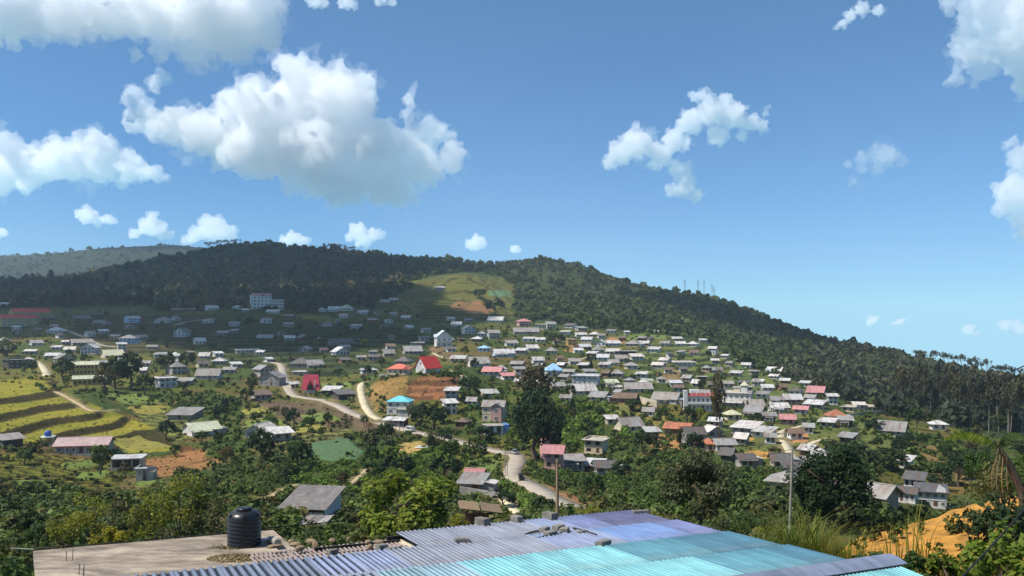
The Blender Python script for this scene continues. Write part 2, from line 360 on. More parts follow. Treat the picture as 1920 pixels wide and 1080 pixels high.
def tps_fit(P, val, reg=0.0008):
    n = len(P); d2 = ((P[:, None] - P[None]) ** 2).sum(-1)
    K = 0.5 * d2 * np.log(d2 + 1e-12) + reg * np.eye(n) * n * 0.01
    Q = np.c_[np.ones(n), P]
    A = np.block([[K, Q], [Q.T, np.zeros((3, 3))]])
    return np.linalg.solve(A, np.r_[val, np.zeros(3)])

SC_U, SC_V = 320.0, 0.42
sp_uv = np.c_[SP[:, 0] / SC_U, np.log(SP[:, 2]) / SC_V]
tps_w = tps_fit(sp_uv, SP[:, 1])

def tps_eval(u, lv):
    P = np.c_[u.ravel() / SC_U, lv.ravel() / SC_V]; out = np.empty(len(P)); n = len(sp_uv)
    for i in range(0, len(P), 20000):
        q = P[i:i + 20000]; d2 = ((q[:, None, 0] - sp_uv[None, :, 0]) ** 2 + (q[:, None, 1] - sp_uv[None, :, 1]) ** 2)
        out[i:i + 20000] = (0.5 * d2 * np.log(d2 + 1e-12)) @ tps_w[:n] + tps_w[n] + q @ tps_w[n + 1:]
    return out.reshape(u.shape)

# grid lines: bearings and distances (dense where the photo looks)
GU = np.r_[np.linspace(-900, -60, 60)[:-1], np.linspace(-60, 1980, 460), np.linspace(1980, 2820, 60)[1:]]
GV = np.r_[np.linspace(np.log(10), np.log(70), 60)[:-1], np.linspace(np.log(70), np.log(1000), 420)[:-1], np.linspace(np.log(1000), np.log(4600), 120)]
# coarse solve then bilinear refine keeps the fit quick
cu = np.linspace(GU[0], GU[-1], 150); cv = np.linspace(GV[0], GV[-1], 150)
CUg, CVg = np.meshgrid(cu, cv); coarse = tps_eval(CUg, CVg)

def bilin(grid, gu, gv, u, v):
    i = np.clip(np.searchsorted(gu, u) - 1, 0, len(gu) - 2); j = np.clip(np.searchsorted(gv, v) - 1, 0, len(gv) - 2)
    a = np.clip((u - gu[i]) / (gu[i + 1] - gu[i]), 0, 1); b = np.clip((v - gv[j]) / (gv[j + 1] - gv[j]), 0, 1)
    return (grid[j, i] * (1 - a) + grid[j, i + 1] * a) * (1 - b) + (grid[j + 1, i] * (1 - a) + grid[j + 1, i + 1] * a) * b

UU, VV = np.meshgrid(GU, GV)
DD = np.exp(VV); XX = (UU - CX) / FOC * DD; YY = DD
ROW = bilin(coarse, cu, cv, UU, VV)
ZZ = CZ + (HY - ROW) / FOC * DD
ZZ += np.clip(DD * 0.006, 0.2, 7.0) * fbm(XX / 70, YY / 70, 3, 3) * sstep(60, 160, DD) * (1 - 0.6 * sstep(700, 1000, DD) * 1.0)
ZZ += np.clip((DD - 900) / 600, 0, 1) * 26 * fbm(XX / 240, YY / 240, 9, 2) * (1 - sstep(2200, 3000, DD))
ZZ += 0.5 * fbm(XX / 12, YY / 12, 5, 3) * sstep(60, 120, DD)

def H(x, y):
    x = np.asarray(x, float); y = np.maximum(np.asarray(y, float), 10.01)
    return bilin(ZZ, GU, GV, CX + FOC * x / y, np.log(y))

DS = np.exp(np.linspace(np.log(14), np.log(4500), 2500))
def P(px, py, dmin=30.0, dmax=None):
    """the place on the ground one looks at"""
    d = DS[DS >= dmin]
    x = (px - CX) / FOC * d; z = CZ + (HY - py) / FOC * d
    hit = np.nonzero(H(x, d) >= z)[0]
    k = hit[0] if len(hit) else len(d) - 1
    if dmax is not None and d[k] > dmax: k = np.searchsorted(d, dmax) - 1
    return Vector((x[k], d[k], float(H(x[k], d[k]))))

def px_of(p): return (CX + FOC * p[0] / p[1], HY - FOC * (p[2] - CZ) / p[1])
# ---------------------------------------------------------------- houses: where the front foot stands (photo column, row), apparent width, storeys,
# roof form (g gable, x gable end to us, h hip, m lean-to, f flat), roof colour, wall colour, turn in degrees, what it looks like
HOUSES = '''
10,577,18,2,g,W,g,8|small white-roofed house behind the red-roofed school at the left edge
101,625,32,1,h,W,w,-12|white bungalow with a pale hipped roof below the red-roofed school
155,607,34,2,g,D,b,10|brown-walled block with a dark roof right of the red-roofed school
185,611,24,1,g,D,k,-8|dark low house just right of the brown-walled block
205,613,18,1,h,D,b,12|dark hip-roofed hut second to the right of the brown-walled block
252,606,26,2,g,W,u,14|pale bluish two-storey house below the dark plantation on the left
302,606,30,1,h,G,w,-10|grey hip-roofed house right of the pale bluish two-storey house
337,585,26,1,m,B,b,6|low brown-roofed shed at the foot of the pale wood on the left
358,584,16,1,g,B,b,-8|smaller brown-roofed hut beside the low brown-roofed shed
400,582,24,1,g,W,w,10|white gabled house left of the tall white hotel
442,580,16,1,h,W,w,-14|small white hip-roofed house just left of the tall white hotel
460,586,12,1,g,W,g,4|tiny grey-walled house at the left foot of the tall white hotel
510,588,26,1,m,W,w,-6|low white annex right below the tall white hotel
196,626,17,1,m,W,g,6|little house with a bright sheet roof below the brown-walled block
336,632,26,2,x,D,w,-16|white house with a steep dark roof turned end on in the shaded fields
123,648,16,1,m,W,g,-4|tiny white-roofed hut left of the long grey roof
156,648,42,1,g,G,g,7|long grey-roofed building below the white bungalow
104,657,17,1,m,W,w,-8|small bright white roof on the slope below the white bungalow
8,662,30,1,h,G,g,12|grey hip-roofed house at the left edge above the pinkish house
38,690,46,2,f,D,k,10|long dark two-storey building right of the pinkish house
97,672,28,1,g,W,c,-10|white-roofed cream house above the cream ramp
124,685,34,2,x,G,g,8|grey two-storey house with a gable facing the valley left of the yellow-green roofs
164,664,32,2,x,W,w,-12|white house with two gables left of the dark town trees
229,658,17,2,m,W,w,4|narrow white house catching the light in front of the bluish-grey house
215,671,40,1,g,Y,c,8|long beige-roofed house above the dark town trees
238,645,34,2,h,G,u,-10|bluish-grey two-storey house on the shaded slope on the left
266,638,22,1,g,G,g,6|grey-roofed cottage right of the bluish-grey two-storey house
299,672,23,1,m,G,w,-6|small house with a sheet roof right of the dark town trees
332,673,21,1,h,W,w,10|white hip-roofed cottage above the grey hip-roofed villa
382,673,20,1,g,W,w,-8|white low cottage left of the long white building in the shade
411,670,18,1,m,W,w,8|white box of a house just below and left of the long white building
409,684,26,1,h,W,g,-6|pale hip-roofed house above the house with the round window
467,662,52,1,f,W,w,4|long low white building with a row of openings in the shaded middle left
336,702,30,2,h,G,g,12|grey hip-roofed villa above the white porch house on the left
388,711,48,1,g,G,w,-8|house with a round window and grey roof right of the grey villa
315,727,38,2,f,W,w,10|white porch house with thin posts below the grey villa
346,722,28,1,m,G,g,-6|grey lean-to building right of the white porch house
606,585,17,1,x,W,w,8|white gabled hut at the left end of the row below the wood
627,584,27,1,g,W,w,-4|long white roof in the middle of the row below the wood
652,583,28,1,h,Y,w,6|greenish hip-roofed house at the right end of the row below the wood
679,589,22,1,g,W,w,-10|pale house a little below the row at the foot of the wood
740,565,16,1,m,W,w,6|bright small house below the left end of the hill clearing
721,570,22,1,g,G,b,-8|grey low house left of the bright small house below the hill clearing
825,543,21,1,m,W,g,4|lone long white roof in the hill clearing
928,604,33,1,g,W,w,-8|white row house under the orange patch of the clearing
881,626,24,2,x,Y,w,10|mint-walled gabled house right of the tall blue and white house
902,631,16,1,h,W,w,-6|small white house right of the mint-walled gabled house
927,636,23,2,g,G,g,8|grey two-storey house second to the right of the mint-walled gabled house
782,648,27,1,f,W,g,-6|thin white slab roof on posts left of the tall blue and white house
775,664,38,1,g,G,g,5|long house with a greenish-grey roof below the thin white slab roof
905,659,20,1,h,U,u,-10|pale blue small house left of the big bright metal roof
947,669,44,1,g,W,u,6|large bright metal-roofed building with a pale blue wall
857,679,30,1,m,W,c,-5|low house with a pale sheet roof right of the steep red roof
768,618,15,1,g,W,g,8|tiny pale-roofed hut in the shaded slope left of the tall blue and white house
666,616,22,1,m,G,w,-6|pale low hut alone in the shaded fields below the row by the wood
575,640,27,1,x,D,b,12|dark gabled house in the shade below the tall white hotel
496,639,32,1,g,G,b,-6|low brownish-walled house in the shade left of the dark gabled house
640,647,50,1,g,D,g,4|long dim grey-roofed house in the shaded middle
567,660,22,1,x,G,g,-14|dim grey gabled cottage between the long white building and the white gabled cottage
643,666,32,1,x,W,w,10|white gabled cottage below the long dim grey-roofed house
486,666,15,1,m,W,w,-8|small white hut right of the long low white building
506,679,15,1,g,W,w,20|bright white hut at the top of the pale lane
562,689,44,1,h,D,g,-5|dark hip-roofed house right of the pale lane
592,690,34,1,g,G,g,8|grey house close beside the dark hip-roofed house by the lane
753,684,30,1,h,D,g,-10|dim house behind the terracotta-roofed house on the knoll
500,706,30,2,x,G,g,15|grey house with a rounded gable left of the pale lane
504,724,46,2,x,G,g,-12|larger grey gabled house in front of the rounded gable by the lane
494,750,36,1,m,B,g,8|brown lean-to roof at the left end of the lane junction
560,704,26,1,f,W,w,-4|white colonnaded cottage above the crimson roof
553,728,18,1,m,W,c,6|white flat annex on the left of the crimson-roofed house
618,741,34,1,m,W,k,-8|dark shack with a white sheet roof right of the crimson-roofed house
650,749,36,1,m,D,k,10|cluster shack with dark sheets at the side of the main road
693,701,32,1,f,W,w,5|long white flat-roofed house left of the knoll
845,752,26,2,m,W,g,-6|grey two-storey house with a bright flat roof below the red-brown field
846,777,26,2,m,W,w,8|white two-storey house under the grey one below the red-brown field
864,803,26,1,h,B,b,-12|brown-roofed hut by the main road left of the unfinished white house
920,746,32,1,m,W,c,6|house with a bright white strip of roof above the grey gabled villa
921,704,38,1,g,P,w,-8|house with a faded pinkish roof left of the pale-blue hip roof
900,688,42,1,g,G,w,5|long whitish-roofed house right of the low pale sheet roof
935,700,20,1,x,W,w,-10|small white gabled house by the faded pinkish roof
985,611,27,2,h,P,p,8|pink two-storey house at the top left of the sunny village
1012,618,22,2,f,C,c,-6|cream flat-roofed house right of the pink two-storey house
1034,617,20,2,g,G,c,10|cream house with a grey roof second to the right of the pink house
987,627,54,1,g,G,g,3|long grey row of rooms below the pink two-storey house
1058,627,20,1,m,Y,w,-8|whitish-green sheet-roofed house right of the cream houses
1090,632,22,1,g,W,w,6|first white house of the top row under the dark wooded hill
1113,632,20,1,h,W,p,-10|pinkish-walled hip-roofed house in the top row under the dark wooded hill
1128,634,14,1,g,G,w,8|last grey-roofed house in the top row under the dark wooded hill
1176,627,10,1,m,W,w,4|tiny white hut at the edge of the wood left of the bright strip of field
1228,627,12,1,g,W,w,-6|tiny white house at the right end of the bright strip of field
1073,648,20,2,f,C,y,6|square cream block standing on orange earth near the top of the village
1099,642,22,1,g,W,w,-8|white gabled house right of the square cream block
1098,655,24,1,g,W,b,10|white-roofed brick house below the square cream block
1124,649,26,1,x,W,w,-6|white gable facing the valley in the dense top of the village
1124,662,22,1,h,G,w,8|grey hip roof below the white gable in the dense top of the village
1152,649,28,1,g,W,w,12|bright white house below the orange scar at the top of the village
1148,664,30,1,m,W,g,-4|pale sheet roof two rows below the orange scar at the top of the village
1184,650,28,1,h,G,g,-10|grey hip-roofed house right of the orange scar at the top of the village
1178,665,36,1,f,W,k,5|dark house with a thin white flat roof below the grey hip roof by the scar
1224,661,24,1,m,W,w,-6|white house alone right of the dense top of the village
1277,649,20,1,g,W,w,7|left one of the twin white houses under the wooded slope
1297,650,19,1,h,W,w,-8|right one of the twin white houses under the wooded slope
1271,640,20,1,m,W,g,5|pale long shed above the twin white houses
1335,665,16,2,g,W,w,-10|tall small white house at the edge of the wood right of the twin houses
1285,686,46,1,f,C,w,6|pale colonnaded long building on the terraced slope
990,641,22,1,m,W,w,-6|small bright house below the long grey row of rooms
1014,642,20,1,g,W,w,8|second small bright house below the long grey row of rooms
1132,691,22,1,m,W,w,-8|white low house right of the pale-blue hip roof
1151,686,22,1,g,G,w,6|grey-roofed house up and right of the white low house
1156,708,24,1,h,G,p,-6|pinkish house with a grey hip roof in the middle of the village
1048,732,28,1,g,G,c,10|grey-roofed cream house left of the wide white roof
1096,723,56,2,f,W,w,-5|white two-storey house with square windows in the middle of the village
1095,740,56,1,g,W,c,8|house with a wide bright white roof under the white two-storey house
1119,752,34,1,g,G,w,-14|grey-roofed house with a porch right below the wide white roof
1149,726,26,1,m,Y,w,6|pale sloping roof in the middle of the sunny village
1171,756,46,1,g,B,b,-5|long brownish-grey roofed house above the green bushes
1198,736,56,1,g,G,c,4|long pale grey roof behind the brownish-grey roofed house
1245,757,54,1,g,G,w,-8|wide grey-roofed house with a shaded porch left of the white house with red trim
1268,726,24,1,m,W,w,6|pair of small white sheets roof above the wide grey-roofed house
1306,726,18,1,g,W,g,-8|small white roof above the white house with red trim
1317,713,18,1,f,W,k,5|dark hut with thin white roof upslope of the white house with red trim
1420,722,20,1,m,W,w,-6|small white house up the slope right of the tower house
1376,788,28,1,h,Y,c,10|cream hip-roofed house below the tower house
1411,782,36,1,g,G,g,-8|grey-roofed house right of the cream hip-roofed house
1187,808,46,1,g,G,c,14|grey-roofed house with bright end wall beside the yellow grass hump
1268,814,52,1,g,T,b,-8|low rust-tiled house left of the twin white sheet roofs
1342,820,34,1,x,W,g,16|white-edged gabled house left of the twin long white roofs
1392,814,48,1,m,W,g,-12|left one of the twin long white sheet roofs
1428,820,36,1,m,W,w,-12|right one of the twin long white sheet roofs
1305,838,42,2,g,D,g,10|dark grey-roofed two-storey house left of the small terracotta roof
1325,846,33,1,h,T,c,-6|small terracotta-roofed house right of the dark grey roof
1361,847,38,1,g,G,g,8|low grey roof right of the small terracotta roof
1112,851,42,2,f,C,c,-10|cream terraced house with stepped flat roofs among green bushes
1032,861,32,2,g,P,p,8|pink-red house with a pinkish roof at the road bend
1036,880,36,2,g,P,p,-6|lower pink-roofed shop at the road bend
1077,881,44,1,m,G,g,6|grey sheet-roofed shop right of the lower pink-roofed shop
1110,886,34,1,m,W,b,-8|patchwork white sheet roof in the row beside the road bend
1136,890,40,1,g,D,g,6|dark grey long roof at the right end of the row beside the road bend
1450,701,32,1,g,W,g,-8|white-roofed house high on the right slope by the wood
1421,724,18,1,h,G,w,8|small hip-roofed house on the terraces right of the tower house
1471,719,18,1,g,W,b,-6|little white-roofed house on the upper right terraces
1458,757,26,1,g,G,w,6|grey-roofed white house between the tower house and the right cluster
1490,741,25,1,h,D,w,-10|dark-roofed white house at the top of the right cluster
1488,757,34,1,g,W,p,8|bright white-roofed house in the middle of the right cluster
1528,742,34,1,g,P,c,-6|pale pinkish-roofed house at the right of the right cluster
1562,759,20,2,m,W,w,6|narrow white two-storey house last before the eucalyptus wood
1524,767,36,1,m,W,g,-8|low white sheet-roofed house below the pale pinkish roof
1464,774,36,1,g,W,w,10|white house with a sheet roof at the bottom of the right cluster
1428,746,24,1,m,G,w,-6|grey lean-to house at the left of the right cluster
1612,767,22,1,m,W,w,5|bright white roof among pale walls below the eucalyptus wood
1590,772,26,1,f,C,c,-8|pale roofless-looking house left of the bright white roof below the eucalyptus
1640,772,34,1,f,C,c,6|long pale wall of a house right of the bright white roof below the eucalyptus
1550,801,28,1,m,W,g,-6|white sheet roof in front of the orange-tiled house on the right
1572,791,38,1,h,T,c,8|orange-tiled house above the white sheet roof on the right
1668,818,56,1,g,G,g,-5|long pale grey roof among trees below the eucalyptus wood
1762,806,30,1,h,W,w,8|white hip-roofed house nearest the eucalyptus trunks
1696,878,20,1,m,W,w,-8|tiny white hut on the bushy slope left of the brown grass mound
1466,880,34,1,g,D,c,6|house with a dark roof just left of the concrete pole
1502,884,30,1,f,G,g,-10|grey house right of the concrete pole
1496,912,30,1,m,D,g,8|dark hut below the grey house right of the concrete pole
1467,928,56,1,h,G,g,-6|broad grey hip roof low among the dark trees behind the concrete pole
1402,878,28,1,g,D,g,12|dark pitched roof buried in trees left of the concrete pole
1640,968,40,1,g,G,g,-14|old grey roof left of the white houses above the orange bank
25,838,40,1,m,G,k,10|junk-strewn shack at the left edge beside the blue water tank
336,787,54,1,m,G,g,-14|grey-white sheet roofed hut beside the long hedge on the left
387,817,62,1,g,Y,w,10|mint-grey roofed house in the valley left of the fields
478,821,50,1,x,W,w,-18|house with folded white roofs behind the dark round tree
530,826,40,1,m,W,g,8|flat white workshop roof right of the folded white roofs
886,911,34,1,g,P,g,-8|pale-roofed roadside house below the road bend
882,927,44,1,m,G,g,-8|low grey roof in front of the pale-roofed roadside house
'''
HOUSES += '''
960,649,24,1,g,G,w,6|grey-roofed cottage right of the pale blue small house, on the slope
975,664,22,1,m,W,g,-8|small sheet-roofed house right of the bright metal roof
1000,658,24,1,g,W,w,10|white-roofed house among bushes left of the square cream block
1032,664,22,1,h,G,c,-6|grey hip-roofed cottage below the cream houses
1010,682,24,1,g,W,w,6|white-roofed house left above the pale-blue hip roof
968,690,26,1,g,G,b,-10|brownish house with a grey roof behind the brownish tree top
955,712,26,1,m,P,w,8|pinkish sheet-roofed house left of the brownish tree top
975,724,22,1,g,W,c,-6|cream house half hidden behind the brownish tree top
1078,684,22,1,g,G,w,8|grey-roofed house at the lower end of the pale village path
1092,692,20,1,m,W,k,-8|dark walled hut right of the lower end of the village path
1066,704,22,1,g,G,w,-6|grey-roofed house right of the pale-blue hip roof
1108,704,24,1,m,G,g,8|grey lean-to above the white house with square windows
1130,676,24,1,g,W,w,-4|white house under the dense top of the village
1166,678,26,1,g,G,g,6|grey house in the second band below the orange scar
1108,668,20,1,m,W,b,-10|brick hut with a white sheet below the white-roofed brick house
1085,662,18,1,g,W,w,6|tiny white house on the orange earth under the cream block
1206,650,22,1,g,W,p,-8|pinkish house right of the grey hip roof by the scar
1196,676,26,1,m,W,w,6|white sheet-roofed house left of the long colonnaded building
1246,648,18,1,g,G,w,-6|grey-roofed small house on the terrace left of the twin houses
1320,642,16,1,m,W,w,8|tiny shed at the forest edge right above the twin houses
1232,692,24,1,g,W,g,-10|white-roofed house below the lone white house on the slope
1186,694,24,1,h,G,w,8|grey hip-roofed house in the bushy middle of the slope
1202,708,22,1,m,W,w,-6|white sheet roof above the terrace wall in the village
1345,700,20,1,g,G,w,6|grey-roofed house behind the top of the thin brownish tree
1378,706,22,1,m,W,g,-8|white sheet-roofed hut on the upper terraces above the tower house
1366,727,22,1,g,G,c,8|cream house right behind the tower house
1398,690,18,1,g,W,w,-6|little white house on the curved terrace wall
1440,733,22,1,g,W,w,8|white-roofed house up the slope left of the right cluster
1508,725,20,1,m,W,w,-6|white sheet roof above the pale pinkish roof
1420,768,28,1,g,G,b,8|brick house with a grey roof left of the right cluster
1500,777,26,1,g,P,w,-6|white house with a pinkish roof under the right cluster
1445,790,26,1,m,G,w,6|grey lean-to roof in the bushes below the right cluster
1340,800,24,1,g,W,c,-8|cream house above the twin long white sheet roofs
1225,822,26,1,m,W,g,8|small grey hut on the bare orange slope
1215,780,22,1,g,G,w,-6|grey-roofed house behind the yellow grass hump
1150,796,24,1,m,W,g,8|hut with a white sheet above the bright green bushes
1060,755,20,1,g,G,w,-6|small grey-roofed house between the tall dark trees and the wide white roof
880,722,20,1,m,W,w,6|white hut left of the faded pinkish roof
885,760,22,1,g,G,w,-8|grey-roofed house left of the grey gabled villa
730,668,22,1,g,G,g,6|dim grey house behind the knoll on the left
700,676,22,1,m,D,g,-6|dark sheet-roofed hut in the shade left of the knoll
800,624,18,1,g,G,w,8|small grey-roofed house left behind the tall blue and white house
855,612,20,1,g,W,w,-6|white house above the mint-walled gabled house
880,604,16,1,m,G,g,6|grey hut at the left foot of the hill clearing
760,600,18,1,g,W,g,-8|small pale house at the left of the hill clearing
700,606,18,1,m,G,b,8|brown hut in the shaded fields below the greenish hip-roofed house
540,612,20,1,g,G,g,-6|dim cottage below the hotel on the right
440,612,20,1,g,G,w,8|pale cottage below the hotel on the left
415,630,22,1,m,G,g,-8|grey hut in the shaded field above the long low white building
376,646,22,1,g,W,w,6|white-roofed cottage right of the steep dark roof
285,655,20,1,g,G,g,-6|grey cottage above the small sheet-roofed house in the town
70,648,22,1,g,G,w,8|grey-roofed house above the dark long building at the left
55,665,22,1,m,W,g,-8|white sheet-roofed house right of the grey hip roof at the left edge
90,600,22,1,g,G,b,6|brown house right of the front red-roofed school block
130,660,20,1,g,W,w,-6|white cottage below the long grey roof
190,686,22,1,g,G,g,8|grey cottage above the yellow-green hall on the right
430,700,24,1,g,G,g,-6|grey cottage right of the house with the round window
445,690,20,1,m,W,w,8|white-roofed hut above the grey cottage near the pale lane
'''

# small houses filling the rows in between: place, roof, wall and a label that says which one
LM = [(101,617,'white bungalow below the school'),(252,600,'pale bluish house'),(467,657,'long white building in the shade'),(388,703,'house with the round window'),(832,640,'tall blue and white house'),(947,664,'large bright metal roof'),
      (582,722,'crimson roof'),(745,695,'terracotta villa'),(812,685,'steep red roof'),(745,768,'turquoise roof'),(924,776,'grey gabled villa'),(1040,698,'pale-blue hipped roof'),(1096,716,'white house with square windows'),
      (1095,732,'wide bright white roof'),(1171,748,'brownish-grey long roof'),(1313,752,'white building with red-brown trim'),(1381,745,'stair tower building'),(1285,678,'colonnaded long building'),(1187,800,'house by the yellow grass hump'),
      (1268,805,'rust-tiled house'),(1410,808,'twin long white roofs'),(1326,838,'small terracotta roof'),(1112,835,'stepped cream house'),(1488,748,'bright white roof in the right cluster'),(1572,784,'orange-tiled house'),(1668,810,'long pale grey roof under the wood'),
      (1467,920,'broad grey hip roof'),(1503,876,'grey house by the concrete pole'),(1402,870,'dark roof buried in trees'),(150,840,'pink-roofed house'),(236,870,'unfinished concrete house'),(387,808,'mint-grey roof'),(478,812,'folded white roofs'),(530,820,'flat white workshop roof'),
      (1073,642,'square cream block'),(985,602,'pink house'),(1277,645,'twin white houses'),(643,658,'white gabled cottage'),(575,632,'dark gabled house'),(500,564,'white hotel'),(693,695,'long white flat roof'),(846,760,'two grey and white houses under the red field'),
      (1060,868,'shops at the road bend'),(900,910,'roadside house below the bend'),(610,845,'blue-green field'),(880,560,'hill clearing'),(1740,935,'white houses above the orange bank'),(124,675,'grey two-storey house'),(160,700,'yellow hall'),(330,625,'white house with a dark steep roof')]

arnd = random.Random(4)
taken = []; labels_used = set()
for line in HOUSES.strip().split('\n'):
    if line: f_ = line.split(','); taken.append((float(f_[0]), float(f_[1]), float(f_[2])))
AREAS = [([(960,625),(1050,612),(1250,632),(1420,690),(1560,745),(1540,770),(1240,735),(1130,760),(1060,745),(960,720)], 46), ([(0,600),(260,598),(440,600),(470,690),(330,715),(180,690),(0,690)], 22), ([(470,600),(740,585),(900,610),(900,700),(820,660),(640,690),(520,660)], 26), ([(1330,770),(1640,780),(1560,870),(1330,870)], 10)]
ROOF_W = {'G': 'grey', 'W': 'white', 'B': 'rusty brown', 'D': 'dark', 'P': 'pinkish', 'C': 'pale flat'}
for poly, n_ in AREAS:
    made = 0
    for _ in range(3000):
        if made >= n_: break
        xs, ys = [p[0] for p in poly], [p[1] for p in poly]; px, py = arnd.uniform(min(xs), max(xs)), arnd.uniform(min(ys), max(ys)); w_ = arnd.uniform(12, 22) * (1 if py < 770 else 1.3)
        if not in_poly(np.array([px]), np.array([py]), poly)[0]: continue
        if any(abs(px - a) < (w_ + b) * .5 + 2 and abs(py - c) < 8.5 for a, c, b in taken): continue
        rc = arnd.choices('GWBDPC', [5, 4, 2.5, 2, .7, 1])[0]; rf = 'f' if rc == 'C' else arnd.choice('ggghm'); wc = arnd.choices('wgcbpk', [4, 3, 2, 2, .7, 1])[0]
        for lx, ly, ln_ in sorted(LM, key=lambda q: (q[0] - px) ** 2 + 4 * (q[1] - py) ** 2)[:14]:
            dx, dy = px - lx, py - ly; rel = ('left of' if dx < 0 else 'right of') if abs(dx) > 2.2 * abs(dy) else ('below' if dy > 0 else 'above')
            if abs(dx) > 25 and abs(dy) > 10 and rel in ('below', 'above'): rel += ' and left of' if dx < 0 else ' and right of'
            lab = '%s %s-roofed house %s the %s' % ('tiny' if w_ < 16 else 'small', ROOF_W[rc], rel, ln_)
            if lab not in labels_used and len(lab.split()) <= 16: break
        else: continue
        labels_used.add(lab); taken.append((px, py, w_)); made += 1
        HOUSES += '%.0f,%.0f,%.0f,1,%s,%s,%s,%.0f|%s\n' % (px, py, w_, rf, rc, wc, arnd.uniform(-18, 18), lab)
# ---------------------------------------------------------------- terraces, roads, house pads pressed into the relief
def PG(pts, **k): return [P(a, b, **k).xy for a, b in pts]
TIN = np.zeros((*ZZ.shape, 3)); 
n1 = fbm(XX / 55, YY / 55, 21, 4); n2 = fbm(XX / 16, YY / 16, 22, 3); n3 = fbm(XX / 130, YY / 130, 23, 3)
g0 = np.array((0.055, 0.080, 0.018)); g1 = np.array((0.125, 0.120, 0.024)); g2 = np.array((0.16, 0.095, 0.040))
TIN[:] = g0
t_ = sstep(-0.05, 0.22, n1)[..., None]; TIN[:] = TIN * (1 - t_) + g1 * t_
t_ = (sstep(0.05, 0.28, n2 + n3 * 0.8) * 0.65)[..., None]; TIN[:] = TIN * (1 - t_) + g2 * t_
dark = np.array((0.040, 0.054, 0.018))
FOOT = np.array([(-900,590),(-100,578),(0,580),(280,574),(300,586),(430,581),(560,590),(700,573),(760,548),(800,520),(870,511),(940,519),(965,545),(962,598),(1010,602),(1060,612),(1150,622),(1250,629),(1330,645),(1400,686),(1470,708),(1530,727),(1560,742),(1600,765),(1680,783),(1760,795),(1850,818),(1920,832),(2100,850),(2820,860)], float)
VROW = HY - FOC * (ZZ - CZ) / DD            # row at which each point is seen (for zoning only)
FOREST = (VROW < np.interp(UU, FOOT[:, 0], FOOT[:, 1])) & (DD > 360)
# everything past the first crest belongs to the wood too
FOREST |= DD > 1300
FOREST &= ~((UU > 765) & (UU < 965) & (DD > 930) & (DD < 1230) & (VROW > 511))
TIN[FOREST] = dark
TIN[DD > 2300] = np.array((0.026, 0.040, 0.020))

# terraced slopes: (outline, step, tread colour, riser colour)
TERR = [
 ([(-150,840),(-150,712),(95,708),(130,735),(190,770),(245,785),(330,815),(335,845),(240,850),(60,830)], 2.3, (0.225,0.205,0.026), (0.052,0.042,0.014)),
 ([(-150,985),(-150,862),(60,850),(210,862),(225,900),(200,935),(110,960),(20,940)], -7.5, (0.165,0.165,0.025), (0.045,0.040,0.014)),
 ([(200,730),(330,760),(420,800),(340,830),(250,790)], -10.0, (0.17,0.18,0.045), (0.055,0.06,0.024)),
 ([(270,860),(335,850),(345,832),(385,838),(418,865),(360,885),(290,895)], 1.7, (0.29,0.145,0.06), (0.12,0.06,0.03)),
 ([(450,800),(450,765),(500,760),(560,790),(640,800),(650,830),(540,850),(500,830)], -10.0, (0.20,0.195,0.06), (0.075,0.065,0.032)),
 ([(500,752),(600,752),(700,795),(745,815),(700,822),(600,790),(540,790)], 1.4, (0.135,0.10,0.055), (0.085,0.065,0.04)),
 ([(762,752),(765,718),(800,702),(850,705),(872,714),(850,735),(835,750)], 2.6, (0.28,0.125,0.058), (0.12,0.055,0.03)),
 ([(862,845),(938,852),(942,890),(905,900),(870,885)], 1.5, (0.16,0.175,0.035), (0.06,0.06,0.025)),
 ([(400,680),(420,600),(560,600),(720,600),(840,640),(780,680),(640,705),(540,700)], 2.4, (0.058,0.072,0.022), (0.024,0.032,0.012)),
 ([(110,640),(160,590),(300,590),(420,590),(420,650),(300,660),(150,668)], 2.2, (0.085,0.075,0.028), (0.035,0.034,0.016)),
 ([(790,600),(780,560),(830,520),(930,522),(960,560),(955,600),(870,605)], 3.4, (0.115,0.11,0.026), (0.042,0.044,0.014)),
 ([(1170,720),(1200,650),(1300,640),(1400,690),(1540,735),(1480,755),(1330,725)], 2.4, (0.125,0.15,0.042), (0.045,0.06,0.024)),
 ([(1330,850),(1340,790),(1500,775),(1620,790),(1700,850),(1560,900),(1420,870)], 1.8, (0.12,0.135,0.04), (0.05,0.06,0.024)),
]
RISG = np.zeros(ZZ.shape, np.float32); TZON = np.zeros(ZZ.shape, bool)
